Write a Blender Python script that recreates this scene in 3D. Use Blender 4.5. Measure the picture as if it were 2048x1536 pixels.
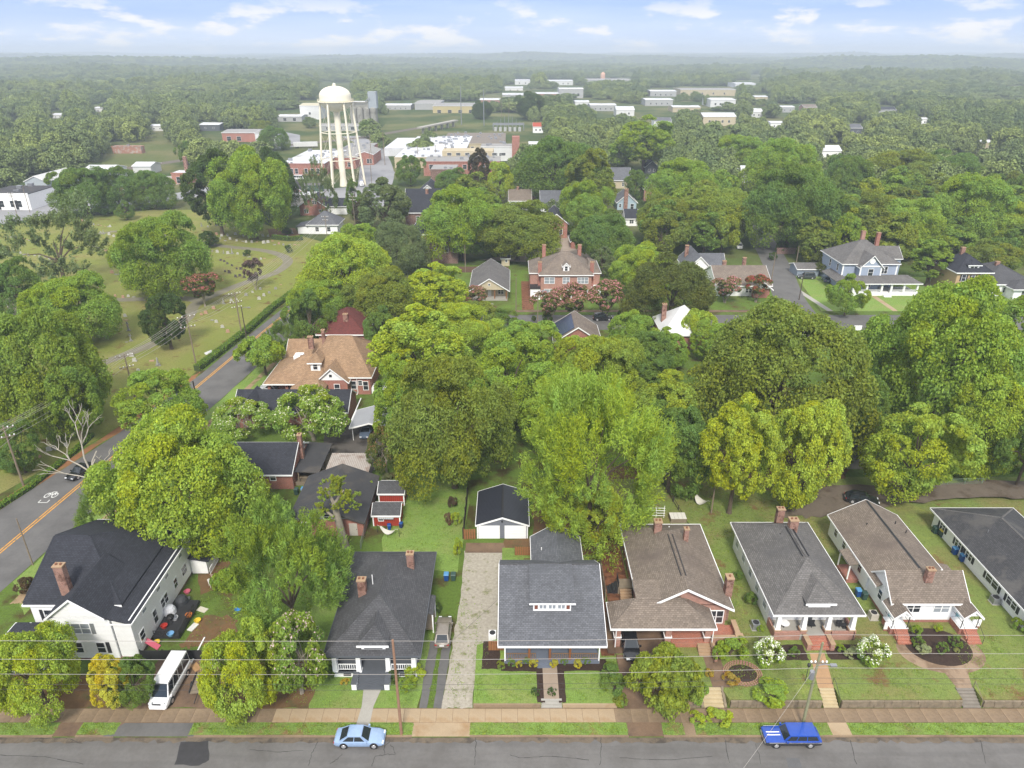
import bpy, bmesh, math, random
import numpy as np
from mathutils import Vector, Matrix
for o in list(bpy.data.objects): bpy.data.objects.remove(o)
S = bpy.context.scene; COL = S.collection; R = math.radians
random.seed(7); RNG = np.random.default_rng(7)
# ---------------------------------------------------------------- camera, sky, sun, exposure
FPX, CAMH, HZ = 1420.0, 60.0, 103.0
PITCH = math.atan((768-HZ)/FPX)
cam = bpy.data.cameras.new('camera'); camo = bpy.data.objects.new('camera', cam); COL.objects.link(camo)
camo.location = (0, 0, CAMH); camo.rotation_euler = (math.pi/2-PITCH, 0, 0)
cam.sensor_width = 36; cam.lens = 36*FPX/2048; cam.clip_start = .5; cam.clip_end = 60000
S.camera = camo
SUN_EL, SUN_AZ = R(46), R(182)       # azimuth clockwise from +Y
W = bpy.data.worlds.new('World'); S.world = W; W.use_nodes = True
def world():
    nt = W.node_tree; nt.nodes.clear(); N = nt.nodes.new; L = nt.links.new
    out = N('ShaderNodeOutputWorld'); bg = N('ShaderNodeBackground'); L(bg.outputs[0], out.inputs[0])
    bg.inputs[1].default_value = .11
    sky = N('ShaderNodeTexSky'); sky.sky_type = 'NISHITA'; sky.sun_disc = False
    sky.sun_elevation = SUN_EL; sky.sun_rotation = SUN_AZ; sky.air_density = 1.0; sky.dust_density = .4; sky.ozone_density = 1.5; sky.altitude = 300
    # thin veil of high cloud softens the whole sky; small fair-weather cumulus stand on top of it
    tc = N('ShaderNodeTexCoord'); sep = N('ShaderNodeSeparateXYZ'); L(tc.outputs['Generated'], sep.inputs[0])
    def m(op, a, b=None, c=None):
        n = N('ShaderNodeMath'); n.operation = op
        for i, v in enumerate((a, b, c)):
            if v is None: continue
            if isinstance(v, (int, float)): n.inputs[i].default_value = v
            else: L(v, n.inputs[i])
        return n.outputs[0]
    az = m('ARCTAN2', sep.outputs[0], sep.outputs[1]); el = m('ARCSINE', sep.outputs[2])
    cb = N('ShaderNodeCombineXYZ'); L(m('MULTIPLY', az, 8.0), cb.inputs[0]); L(m('MULTIPLY', el, 26.0), cb.inputs[1])
    n1 = N('ShaderNodeTexNoise'); n1.inputs['Scale'].default_value = 1.25; n1.inputs['Detail'].default_value = 7; n1.inputs['Roughness'].default_value = .58
    L(cb.outputs[0], n1.inputs['Vector'])
    r1 = N('ShaderNodeMapRange'); r1.interpolation_type = 'SMOOTHSTEP'; L(n1.outputs[0], r1.inputs[0]); r1.inputs[1].default_value = .5; r1.inputs[2].default_value = .61
    # cumulus in a belt near the horizon, wisps above
    belt = N('ShaderNodeMapRange'); belt.interpolation_type = 'SMOOTHSTEP'; L(el, belt.inputs[0]); belt.inputs[1].default_value = .058; belt.inputs[2].default_value = .036
    belt.inputs[3].default_value = .35; belt.inputs[4].default_value = 1
    cl = m('MULTIPLY', r1.outputs[0], belt.outputs[0])
    cb2 = N('ShaderNodeCombineXYZ'); L(m('MULTIPLY', az, 3.0), cb2.inputs[0]); L(m('MULTIPLY', el, 40.0), cb2.inputs[1])
    n2 = N('ShaderNodeTexNoise'); n2.inputs['Scale'].default_value = .9; n2.inputs['Detail'].default_value = 4
    L(cb2.outputs[0], n2.inputs['Vector'])
    r2 = N('ShaderNodeMapRange'); L(n2.outputs[0], r2.inputs[0]); r2.inputs[1].default_value = .35; r2.inputs[2].default_value = .75; r2.inputs[3].default_value = .0; r2.inputs[4].default_value = .2
    deck = N('ShaderNodeMapRange'); deck.interpolation_type = 'SMOOTHSTEP'; L(el, deck.inputs[0]); deck.inputs[1].default_value = .05; deck.inputs[2].default_value = .5; deck.inputs[3].default_value = 0; deck.inputs[4].default_value = .8   # broken cloud cover closes overhead
    blue = N('ShaderNodeMix'); blue.data_type = 'RGBA'; blue.inputs[0].default_value = .85
    L(sky.outputs[0], blue.inputs[6])
    grad = N('ShaderNodeMapRange'); L(el, grad.inputs[0]); grad.inputs[1].default_value = 0.0; grad.inputs[2].default_value = .075
    gm = N('ShaderNodeMix'); gm.data_type = 'RGBA'; L(grad.outputs[0], gm.inputs[0])
    gm.inputs[6].default_value = (2.0, 2.75, 4.3, 1); gm.inputs[7].default_value = (.8, 1.5, 3.9, 1)
    L(gm.outputs[2], blue.inputs[7])
    v1 = N('ShaderNodeMix'); v1.data_type = 'RGBA'; L(m('MAXIMUM', r2.outputs[0], deck.outputs[0]), v1.inputs[0]); L(blue.outputs[2], v1.inputs[6]); v1.inputs[7].default_value = (6.4, 6.35, 6.3, 1)
    v2 = N('ShaderNodeMix'); v2.data_type = 'RGBA'; L(m('MULTIPLY', cl, .9), v2.inputs[0]); L(v1.outputs[2], v2.inputs[6]); v2.inputs[7].default_value = (4.7, 4.6, 4.55, 1)
    L(v2.outputs[2], bg.inputs[0])
world()
sl = bpy.data.lights.new('sun', 'SUN'); sl.energy = 2.0; sl.angle = R(12); sl.color = (1, .95, .87)
so = bpy.data.objects.new('sun', sl); COL.objects.link(so); so.location = (0, 0, 200)
_d = Vector((math.sin(SUN_AZ)*math.cos(SUN_EL), math.cos(SUN_AZ)*math.cos(SUN_EL), math.sin(SUN_EL)))
so.rotation_euler = _d.to_track_quat('Z', 'Y').to_euler()
S.view_settings.view_transform = 'Standard'; S.view_settings.look = 'None'; S.view_settings.gamma = 1
S.view_settings.exposure = 1.06; S.view_settings.use_curve_mapping = False
S.render.resolution_x = 1024; S.render.resolution_y = 768
S.cycles.volume_bounces = 0; S.cycles.max_bounces = 6; S.cycles.transparent_max_bounces = 8
# ---------------------------------------------------------------- pixel <-> ground
CP, SP = math.cos(PITCH), math.sin(PITCH)
def P(px, py, z=0.0):                       # point of the plane at height z seen at a pixel of the 2048 px photograph
    u = (px-1024)/FPX; v = (768-py)/FPX; fy = CP+v*SP; fz = -SP+v*CP; t = (z-CAMH)/fz
    return (u*t, fy*t)
def ZT(Y, py):                              # height at distance Y seen in row py
    v = (768-py)/FPX
    return CAMH+Y*(-SP+v*CP)/(CP+v*SP)
def PROJ(x, y, z):
    d = y*CP-(z-CAMH)*SP; v = y*SP+(z-CAMH)*CP
    return 1024+FPX*x/d, 768-FPX*v/d
def PXM(y, z=0.0): return FPX/(y*CP-(z-CAMH)*SP)    # photo pixels per metre
def c(r, g, b, k=.85):                      # sRGB bytes -> linear reflectance
    f = lambda t: ((t/255+.055)/1.055)**2.4 if t > 10 else t/255/12.92
    return (f(r)*k, f(g)*k, f(b)*k)
# ---------------------------------------------------------------- materials
MATS = {}
def _mix(nt, fac, a, b, mode='MIX'):
    n = nt.nodes.new('ShaderNodeMix'); n.data_type = 'RGBA'; n.blend_type = mode
    for i, v in ((0, fac), (6, a), (7, b)):
        if isinstance(v, (int, float)): n.inputs[i].default_value = v
        elif isinstance(v, tuple): n.inputs[i].default_value = (*v[:3], 1)
        else: nt.links.new(v, n.inputs[i])
    return n.outputs[2]
def _noise(nt, vec, sc, det=4, ro=.55):
    n = nt.nodes.new('ShaderNodeTexNoise'); n.inputs['Scale'].default_value = sc; n.inputs['Detail'].default_value = det; n.inputs['Roughness'].default_value = ro
    nt.links.new(vec, n.inputs['Vector']); return n.outputs[0]
def _rng(nt, v, a, b, c0=0., c1=1.):
    n = nt.nodes.new('ShaderNodeMapRange'); nt.links.new(v, n.inputs[0])
    for i, t in enumerate((a, b, c0, c1)): n.inputs[i+1].default_value = t
    return n.outputs[0]
def newmat(name):
    m = bpy.data.materials.new(name); m.use_nodes = True; nt = m.node_tree; nt.nodes.clear()
    out = nt.nodes.new('ShaderNodeOutputMaterial'); b = nt.nodes.new('ShaderNodeBsdfPrincipled'); nt.links.new(b.outputs[0], out.inputs[0])
    return m, nt, b, out
def mat(name, col, rough=.85, var=.16, sc=1.2, pat=None, bump=0., metal=0., spec=.35, col2=None, thr=(.5, .62), sc2=.5, wet=None):
    """procedural surface: base colour with two scales of wear, optional laid pattern (shingle / brick / siding / rib) in metres"""
    if name in MATS: return MATS[name]
    m, nt, b, out = newmat(name); L = nt.links.new
    tc = nt.nodes.new('ShaderNodeTexCoord'); uv = tc.outputs['UV']; oc = tc.outputs['Object']
    base = col; h = None
    if pat in ('shingle', 'brick', 'siding', 'block'):
        t = nt.nodes.new('ShaderNodeTexBrick'); L(uv, t.inputs['Vector']); t.inputs['Scale'].default_value = 1
        w, rh, mo, a, bb, mc = {'shingle': (.36, .21, .022, .8, 1.18, .5), 'brick': (.24, .085, .012, .8, 1.2, None),
                                'siding': (60., .18, .02, .99, 1.01, .72), 'block': (.45, .22, .02, .85, 1.15, .5)}[pat]
        t.inputs['Brick Width'].default_value = w; t.inputs['Row Height'].default_value = rh; t.inputs['Mortar Size'].default_value = mo
        t.inputs['Mortar Smooth'].default_value = .3; t.inputs['Bias'].default_value = 0
        t.inputs['Color1'].default_value = (*[q*a for q in col], 1); t.inputs['Color2'].default_value = (*[q*bb for q in col], 1)
        t.inputs['Mortar'].default_value = (*([q*mc for q in col] if mc else (.42, .36, .31)), 1)
        base = t.outputs['Color']; h = t.outputs['Fac']
    elif pat == 'rib':
        t = nt.nodes.new('ShaderNodeTexWave'); L(uv, t.inputs['Vector']); t.inputs['Scale'].default_value = 1.1; t.bands_direction = 'X'
        base = _mix(nt, _rng(nt, t.outputs['Fac'], .0, .35), tuple(q*.62 for q in col), col); h = t.outputs['Fac']
    if pat == 'shingle':            # rain streaks down the slope
        mp = nt.nodes.new('ShaderNodeMapping'); mp.inputs['Scale'].default_value = (1.6, .16, 1); L(uv, mp.inputs[0]); base = _mix(nt, _rng(nt, _noise(nt, mp.outputs[0], 1.0, 5, .6), .5, .72, 0, .45), base, tuple(q*.62 for q in col))
    if name == 'worn_asphalt':      # wheel paths and oil along the lanes
        mp = nt.nodes.new('ShaderNodeMapping'); mp.inputs['Scale'].default_value = (.05, .9, 1); L(oc, mp.inputs[0]); base = _mix(nt, _rng(nt, _noise(nt, mp.outputs[0], 1.0, 5, .6), .46, .64, 0, .5), col, tuple(q*.72 for q in col))
    n1 = _noise(nt, oc, sc, 5); n2 = _noise(nt, oc, sc*9, 3)
    k = _rng(nt, n1, .25, .75, 1-var, 1+var); k2 = _rng(nt, n2, .25, .75, 1-var*.7, 1+var*.7)
    mm = nt.nodes.new('ShaderNodeMath'); mm.operation = 'MULTIPLY'; L(k, mm.inputs[0]); L(k2, mm.inputs[1])
    if col2 is not None:
        base = _mix(nt, _rng(nt, _noise(nt, oc, sc2, 6, .62), thr[0], thr[1]), base, col2)
    vm = nt.nodes.new('ShaderNodeVectorMath'); vm.operation = 'SCALE'
    if isinstance(base, tuple): vm.inputs[0].default_value = base
    else: L(base, vm.inputs[0])
    L(mm.outputs[0], vm.inputs[3]); L(vm.outputs[0], b.inputs['Base Color'])
    b.inputs['Roughness'].default_value = rough; b.inputs['Metallic'].default_value = metal; b.inputs['Specular IOR Level'].default_value = spec
    if wet: L(_rng(nt, _noise(nt, oc, wet, 4), .45, .62, rough, rough*.45), b.inputs['Roughness'])
    if bump:
        bn = nt.nodes.new('ShaderNodeBump'); bn.inputs['Strength'].default_value = .6; bn.inputs['Distance'].default_value = bump
        L(h if h is not None else n2, bn.inputs['Height']); L(bn.outputs[0], b.inputs['Normal'])
        if pat in ('shingle', 'brick', 'siding', 'block'): bn.invert = True
    MATS[name] = m; return m
def glass(name='window_glass', col=(.03, .035, .04)):
    if name in MATS: return MATS[name]
    m, nt, b, out = newmat(name); b.inputs['Base Color'].default_value = (*col, 1); b.inputs['Roughness'].default_value = .08; b.inputs['Specular IOR Level'].default_value = .8
    MATS[name] = m; return m
def paint(name, col, rough=.25, metal=.0, coat=.6):
    if name in MATS: return MATS[name]
    m, nt, b, out = newmat(name); tc = nt.nodes.new('ShaderNodeTexCoord')
    k = _rng(nt, _noise(nt, tc.outputs['Object'], 3, 4), .3, .7, .92, 1.06); vm = nt.nodes.new('ShaderNodeVectorMath'); vm.operation = 'SCALE'; vm.inputs[0].default_value = col
    nt.links.new(k, vm.inputs[3]); nt.links.new(vm.outputs[0], b.inputs['Base Color'])
    b.inputs['Roughness'].default_value = rough; b.inputs['Metallic'].default_value = metal; b.inputs['Coat Weight'].default_value = coat; b.inputs['Coat Roughness'].default_value = .08
    MATS[name] = m; return m
def leafmat(name, flower=False):
    """leaf faces: colour of the object, varied per clump and leaf by a mesh attribute; light passes through"""
    if name in MATS: return MATS[name]
    m, nt, b, out = newmat(name); L = nt.links.new
    oi = nt.nodes.new('ShaderNodeObjectInfo'); at = nt.nodes.new('ShaderNodeAttribute'); at.attribute_name = 'tint'
    sp = nt.nodes.new('ShaderNodeSeparateColor'); L(at.outputs['Color'], sp.inputs[0])
    hs = nt.nodes.new('ShaderNodeHueSaturation'); L(oi.outputs['Color'], hs.inputs['Color'])
    L(_rng(nt, sp.outputs[1], 0, 1, .475, .525), hs.inputs['Hue']); L(_rng(nt, sp.outputs[1], 0, 1, 1.08, .88), hs.inputs['Saturation']); L(_rng(nt, sp.outputs[0], 0, 1, .62, 1.42), hs.inputs['Value'])
    L(hs.outputs[0], b.inputs['Base Color']); b.inputs['Roughness'].default_value = .6; b.inputs['Specular IOR Level'].default_value = .08
    tr = nt.nodes.new('ShaderNodeBsdfTranslucent'); L(_mix(nt, 1.0, hs.outputs[0], (1.15, 1.2, .6), 'MULTIPLY'), tr.inputs[0])
    mx = nt.nodes.new('ShaderNodeMixShader'); mx.inputs[0].default_value = .15 if flower else .42
    L(b.outputs[0], mx.inputs[1]); L(tr.outputs[0], mx.inputs[2]); L(mx.outputs[0], out.inputs[0])
    MATS[name] = m; return m
# ---------------------------------------------------------------- mesh building
class MB:
    def __init__(s): s.v = []; s.f = []
    def poly(s, pts):
        i = len(s.v); s.v += [tuple(p) for p in pts]; s.f.append(tuple(range(i, i+len(pts)))); return s
    def box(s, x0, x1, y0, y1, z0, z1):
        i = len(s.v); s.v += [(x, y, z) for z in (z0, z1) for x, y in ((x0, y0), (x1, y0), (x1, y1), (x0, y1))]
        s.f += [tuple(i+k for k in q) for q in ((0, 3, 2, 1), (4, 5, 6, 7), (0, 1, 5, 4), (1, 2, 6, 5), (2, 3, 7, 6), (3, 0, 4, 7))]; return s
    def extr(s, pts, d):
        n = len(pts); i = len(s.v); s.v += [tuple(p) for p in pts]+[(p[0]+d[0], p[1]+d[1], p[2]+d[2]) for p in pts]
        s.f += [tuple(range(i+n-1, i-1, -1)), tuple(range(i+n, i+2*n))]+[(i+k, i+(k+1) % n, i+n+(k+1) % n, i+n+k) for k in range(n)]; return s
    def prism(s, xy, z0, z1): return s.extr([(x, y, z0) for x, y in xy], (0, 0, z1-z0))
    def cyl(s, a, b, r0, r1=None, n=8):
        a, b = Vector(a), Vector(b); r1 = r0 if r1 is None else r1; d = (b-a).normalized()
        u = d.orthogonal().normalized(); w = d.cross(u); i = len(s.v)
        for p, r in ((a, r0), (b, r1)):
            s.v += [tuple(p+(u*math.cos(t)+w*math.sin(t))*r) for t in [2*math.pi*k/n for k in range(n)]]
        s.f += [(i+k, i+(k+1) % n, i+n+(k+1) % n, i+n+k) for k in range(n)]+[tuple(range(i+n-1, i-1, -1)), tuple(range(i+n, i+2*n))]; return s
    def tube(s, pts, r, n=5):
        rr = r if isinstance(r, (list, tuple)) else [r]*len(pts)
        for k in range(len(pts)-1): s.cyl(pts[k], pts[k+1], rr[k], rr[k+1], n)
        return s
    def lathe(s, prof, x, y, n=16):
        i = len(s.v); m = len(prof)
        for r, z in prof: s.v += [(x+r*math.cos(2*math.pi*k/n), y+r*math.sin(2*math.pi*k/n), z) for k in range(n)]
        for j in range(m-1): s.f += [(i+j*n+k, i+j*n+(k+1) % n, i+(j+1)*n+(k+1) % n, i+(j+1)*n+k) for k in range(n)]
        s.f += [tuple(range(i+n-1, i-1, -1)), tuple(range(i+(m-1)*n, i+m*n))]; return s
    def loft(s, rings):
        i = len(s.v); n = len(rings[0])
        for r in rings: s.v += [tuple(p) for p in r]
        for j in range(len(rings)-1): s.f += [(i+j*n+k, i+j*n+(k+1) % n, i+(j+1)*n+(k+1) % n, i+(j+1)*n+k) for k in range(n)]
        s.f += [tuple(range(i+n-1, i-1, -1)), tuple(range(i+(len(rings)-1)*n, i+len(rings)*n))]; return s
    def slab(s, q, th): return s.extr(q, (0, 0, -th))
    def mesh(s, name, off=(0, 0), smooth=False):
        me = bpy.data.meshes.new(name); me.from_pydata([(x-off[0], y-off[1], z) for x, y, z in s.v], [], s.f)
        bm = bmesh.new(); bm.from_mesh(me); bmesh.ops.recalc_face_normals(bm, faces=bm.faces)
        uv = bm.loops.layers.uv.new('UVMap')
        for f in bm.faces:
            n = f.normal
            if abs(n.z) > .97: u, v = Vector((1, 0, 0)), Vector((0, 1, 0))
            else: u = Vector((-n.y, n.x, 0)).normalized(); v = n.cross(u)
            for l in f.loops: l[uv].uv = (l.vert.co.dot(u), l.vert.co.dot(v))
            f.smooth = smooth
        bm.to_mesh(me); bm.free()
        if smooth: me.set_sharp_from_angle(angle=.7)
        return me
def tag(o, label=None, cat=None, group=None, kind=None):
    for k, v in (('label', label), ('category', cat), ('group', group), ('kind', kind)):
        if v: o[k] = v
    return o
def one(name, mb, m, label=None, cat=None, group=None, kind=None, loc=None, smooth=False, parent=None):
    """a thing (or piece of the setting) that is a single mesh; loc = its base point"""
    me = mb.mesh(name, (loc[0], loc[1]) if loc else (0, 0), smooth); me.materials.append(m)
    o = bpy.data.objects.new(name, me); COL.objects.link(o)
    if loc: o.location = (loc[0], loc[1], loc[2] if len(loc) > 2 else 0)
    if parent: o.parent = parent
    return tag(o, label, cat, group, kind)
class T:
    """a thing made of parts: an Empty at its base; part meshes in world x, y (or local when world=False), z above the base"""
    def __init__(s, name, label, cat, loc, rot=0, group=None, world=True):
        s.o = bpy.data.objects.new(name, None); COL.objects.link(s.o); s.o.empty_display_size = .3
        s.o.location = (loc[0], loc[1], loc[2] if len(loc) > 2 else 0); s.o.rotation_euler = (0, 0, rot)
        s.off = (loc[0], loc[1]) if world else (0, 0); tag(s.o, label, cat, group)
    def add(s, name, mb, m, parent=None, smooth=False, label=None):
        me = mb.mesh(name, s.off, smooth); me.materials.append(m)
        o = bpy.data.objects.new(name, me); COL.objects.link(o); o.parent = parent or s.o
        if label: o['label'] = label
        return o
def copy_thing(root, loc, rot=0, label=None, scale=None, group=None):
    def cp(o, par):
        d = o.copy(); COL.objects.link(d); d.parent = par
        for ch in o.children: cp(ch, d)
        return d
    d = cp(root, None); d.location = loc; d.rotation_euler = (0, 0, rot)
    if scale: d.scale = scale if not isinstance(scale, (int, float)) else (scale,)*3
    if label: d['label'] = label
    if group: d['group'] = group
    return d
# ---------------------------------------------------------------- ground, roads, yards
def hills(x, y):
    d = math.hypot(x, y)
    if d < 700: return 0.0
    k = min(1, (d-700)/2500)
    h = 17*math.sin(x/610+1.3)*math.sin(y/720+.4)+11*math.sin(x/270+y/390)+8*math.sin(y/210-x/500+2)
    far = max(0, (d-2600)/6500); far = min(1, far)
    return k*max(-4, h*.8)+far*(22+12*math.sin(x/1300+1)+9*math.sin(x/520+3)+5*math.sin(x/190))
def sstep(a, b, t): t = max(0, min(1, (t-a)/(b-a))); return t*t*(3-2*t)
def gz(x, y):                                # ground height in the yards of the front row
    if y < 51.15: return 0.0
    if x > 14.5 or (x > 11.3 and y > 57): return .9*(1-sstep(80, 94, y))
    if (-3.9 if y < 59.5 else -1.3) < x <= 11.3: return .45*(1-sstep(73.5, 77, y))
    return 0.0
G_GRASS = c(122, 150, 66, .62); G_DRY = c(160, 152, 92, .6); G_LUSH = c(112, 160, 58, .62)
def lawnmat(name, a, b, sc2=.16, thr=(.46, .66), dirt=None):
    if name in MATS: return MATS[name]
    m, nt, bs, out = newmat(name); tc = nt.nodes.new('ShaderNodeTexCoord'); oc = tc.outputs['Object']; L = nt.links.new
    base = _mix(nt, _rng(nt, _noise(nt, oc, sc2, 6, .6), *thr), a, b)
    base = _mix(nt, _rng(nt, _noise(nt, oc, 2.6, 5, .7), .48, .66, 0, .65), base, tuple(q*.62 for q in a))
    base = _mix(nt, _rng(nt, _noise(nt, oc, .55, 5, .7), .56, .7, 0, .6), base, (a[0]*1.35, a[1]*1.25, a[2]*1.0))
    if dirt: base = _mix(nt, _rng(nt, _noise(nt, oc, .3, 7, .66), .57, .66), base, dirt)
    vm = nt.nodes.new('ShaderNodeVectorMath'); vm.operation = 'SCALE'; L(base, vm.inputs[0]); L(_rng(nt, _noise(nt, oc, 9, 4, .75), .25, .75, .5, 1.5), vm.inputs[3])
    L(vm.outputs[0], bs.inputs['Base Color']); bs.inputs['Roughness'].default_value = .9; bs.inputs['Specular IOR Level'].default_value = .1
    bn = nt.nodes.new('ShaderNodeBump'); bn.inputs['Strength'].default_value = .8; bn.inputs['Distance'].default_value = .12; L(_noise(nt, oc, 9, 4, .7), bn.inputs['Height']); L(bn.outputs[0], bs.inputs['Normal'])
    MATS[name] = m; return m
DIRT = c(128, 98, 66, .7)
M_YARD = lawnmat('yard_grass', G_GRASS, c(118, 122, 66, .55), dirt=c(120, 98, 66, .6))
M_LAWN = lawnmat('mown_lawn', c(142, 172, 84, .68), c(156, 170, 96, .68), .3)
M_LUSH = lawnmat('lush_verge', c(142, 172, 84, .66), c(140, 156, 84, .64), .5, dirt=c(160, 136, 92, .6))
M_CEM = lawnmat('cemetery_grass', c(150, 158, 80, .64), c(168, 162, 100, .64), .07, dirt=c(134, 112, 70, .6))
M_FIELD = lawnmat('meadow', c(120, 132, 72, .55), c(150, 146, 96, .55), .03)
M_ASPH = mat('worn_asphalt', c(146, 143, 139, .52), .85, .1, .35, bump=.01, col2=c(126, 122, 117, .52), thr=(.45, .75), sc2=.22)
M_ROAD = mat('dark_asphalt', c(128, 126, 123, .6), .85, .1, .3, bump=.01, col2=c(112, 110, 108, .6), thr=(.45, .7), sc2=.2)
M_PATCH = mat('fresh_asphalt', c(70, 69, 70, .7), .8, .15, 2, bump=.01)
M_CONC = mat('pale_concrete', c(186, 182, 172, .72), .85, .1, .8, bump=.005)
M_TAN = mat('tan_sidewalk', c(204, 180, 146, .6), .85, .08, .7, bump=.006, col2=c(186, 154, 114, .6), thr=(.5, .7))
M_TAN2 = mat('stained_sidewalk', c(178, 154, 124, .62), .85, .16, .7, bump=.006, col2=c(138, 118, 96, .62), thr=(.42, .66), sc2=.35)
M_BROWN = mat('brown_drive', c(144, 118, 94, .62), .85, .18, .6, bump=.01, col2=c(112, 92, 76, .62), thr=(.45, .7))
M_GRAVEL = mat('pale_gravel', c(186, 178, 162, .72), .95, .22, 3, bump=.04, col2=c(150, 150, 110, .66), thr=(.57, .66), sc2=.8)
M_DIRT = mat('bare_earth', DIRT, .95, .22, 1.0, bump=.03, col2=c(96, 92, 54, .6), thr=(.5, .66), sc2=.5)
M_CLAY = mat('red_clay', c(160, 112, 72, .7), .95, .2, .8, bump=.03, col2=c(128, 122, 66, .6), thr=(.52, .66), sc2=.3)
M_MULCH = mat('dark_mulch', c(70, 54, 44, .7), .95, .35, 5, bump=.05)
M_PINE = mat('pine_straw', c(146, 96, 66, .66), .95, .25, 3, bump=.04, col2=c(112, 74, 50, .6), thr=(.45, .6), sc2=1.2)
def grd():
    ys = [-60, 20, 40, 47.7, 47.82]+list(np.arange(52, 130, 6))+list(np.arange(130, 700, 40))
    y = 700.
    while y < 14000: ys.append(y); y *= 1.07
    us = np.linspace(-1, 1, 71); v = []; f = []; n = len(us)
    for y in ys:
        for u in us:
            x = u*(160+max(0, y)*1.15); z = -.17 if y <= 47.7 else hills(x, y)
            v.append((x, y, z))
    for j in range(len(ys)-1):
        for i in range(n-1): f.append((j*n+i, j*n+i+1, (j+1)*n+i+1, (j+1)*n+i))
    mb = MB(); mb.v = v; mb.f = f
    m, nt, bs, out = newmat('land'); tc = nt.nodes.new('ShaderNodeTexCoord'); oc = tc.outputs['Object']; L = nt.links.new
    base = _mix(nt, _rng(nt, _noise(nt, oc, .02, 6, .6), .45, .62), c(96, 118, 66, .5), c(150, 148, 100, .55))
    near = _mix(nt, _rng(nt, _noise(nt, oc, .22, 7, .65), .5, .62), G_GRASS, c(112, 100, 62, .55))
    sp = nt.nodes.new('ShaderNodeSeparateXYZ'); L(oc, sp.inputs[0])
    base = _mix(nt, _rng(nt, sp.outputs[1], 150, 260), near, base)
    base = _mix(nt, _rng(nt, _noise(nt, oc, 3, 4, .7), .4, .75, 0, .5), base, (.05, .065, .02))
    L(base, bs.inputs['Base Color']); bs.inputs['Roughness'].default_value = .95; bs.inputs['Specular IOR Level'].default_value = .05
    bn = nt.nodes.new('ShaderNodeBump'); bn.inputs['Distance'].default_value = .15; L(_noise(nt, oc, 6, 4, .7), bn.inputs['Height']); L(bn.outputs[0], bs.inputs['Normal'])
    return one('ground', mb, m, kind='structure', smooth=False)
grd()
def ragged(pts, j, n=5, seed=1):
    """subdivide a polygon's outline and disturb it, for natural edges"""
    r = random.Random(seed); out = []
    for k in range(len(pts)):
        a, b = pts[k], pts[(k+1) % len(pts)]
        for i in range(n):
            t = i/n; out.append((a[0]+(b[0]-a[0])*t+r.uniform(-j, j), a[1]+(b[1]-a[1])*t+r.uniform(-j, j)))
    return out
def sheet(name, xy, z, m, j=0, n=5, label=None):
    xy = ragged(xy, j, n, len(name)+int(abs(xy[0][0])*7)) if j else xy
    return one(name, MB().poly([(x, y, z) for x, y in xy]), m, kind='structure')
def px(*pts, z=0.0): return [P(a, b, z) for a, b in pts]
# front street with kerb, verge and sidewalk
one('front_street', MB().poly([(-160, -60, -.12), (160, -60, -.12), (160, 47.72, -.12), (-160, 47.72, -.12)]), M_ASPH, kind='structure')
APR = [(-44.5, -42.3), (-38.6, -31.4), (-9.7, -4.1), (11.3, 14.7)]     # dropped kerbs
def spans(a, b, gaps):
    x = a; out = []
    for g0, g1 in gaps:
        if g0 > x: out.append((x, g0))
        x = g1
    out.append((x, b)); return out
for a, b in spans(-120, 120, APR):
    one('kerb', MB().box(a, b, 47.72, 47.9, -.2, .012), M_TAN2, kind='structure')
for a, b in spans(-120, 120, APR+[(16.8, 17.9), (31.1, 33.0)]):
    sheet('verge', [(a, 47.9), (b, 47.9), (b, 49.3), (a, 49.3)], .02, M_LUSH, .06, 24)
for a, b in APR+[(3.2, 4.9)]:
    sheet('apron', [(a-.3, 47.72), (b+.3, 47.72), (b, 49.3), (a, 49.3)], .008 if a > 3 or a < -9 and a > -12 else .01, {True: M_TAN}.get(-12 < a < 5, M_BROWN))
sheet('apron', [(16.8, 47.9), (17.9, 47.9), (17.9, 49.3), (16.8, 49.3)], .012, M_TAN2); sheet('apron', [(31.1, 47.9), (33, 47.9), (33.0, 49.3), (31.1, 49.3)], .012, M_TAN)
sheet('asphalt_apron', [(-39.6, 47.72), (-30.8, 47.72), (-31.2, 49.25), (-38.2, 49.25)], .016, M_ROAD)
sw = one('sidewalk', MB().box(-110, 110, 49.3, 51.0, -.1, .006), M_BROWN, kind='structure')
_sl = {}
for i, x in enumerate(np.arange(-109.6, 109, 1.62)):
    k = 'tan' if -25 < x < 9.5 else 'stained'
    if k not in _sl: _sl[k] = MB().box(-.795, .795, 49.32, 50.92, .0, .03).mesh('paving_slab'); _sl[k].materials.append(M_TAN if k == 'tan' else M_TAN2)
    o = bpy.data.objects.new('paving_slab', _sl[k]); COL.objects.link(o); o.parent = sw; o.location = (x+.81, 0, random.uniform(-.004, .004)); o.rotation_euler = (0, random.uniform(-.003, .003), 0)
_gm = MB(); _gr = random.Random(4); _gy = [47.05+_gr.uniform(0, .5)*_gr.random() for _ in range(302)]
for _k in range(300): _gm.poly([(-75+_k*.5, _gy[_k], -.116), (-74.5+_k*.5, _gy[_k+1], -.116), (-74.5+_k*.5, 47.715, -.116), (-75+_k*.5, 47.715, -.116)])
one('gutter_grit', _gm, mat('gutter_dirt', c(138, 124, 106, .56), .95, .2, 1.5, col2=c(104, 96, 86, .56), sc2=.8), kind='structure')
sheet('asphalt_patch', ragged(px((362, 1484), (418, 1482), (417, 1520), (398, 1532), (350, 1528), (356, 1500), z=-.12), .08, 3, 3), -.114, M_PATCH)
sheet('asphalt_patch', px((1572, 1516), (1598, 1516), (1606, 1540), (1578, 1540), z=-.12), -.114, mat('grey_patch', c(112, 112, 112, .7), .85, .1))
M_CRACK = mat('road_crack', (.05, .048, .045), .95, .1)
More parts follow.
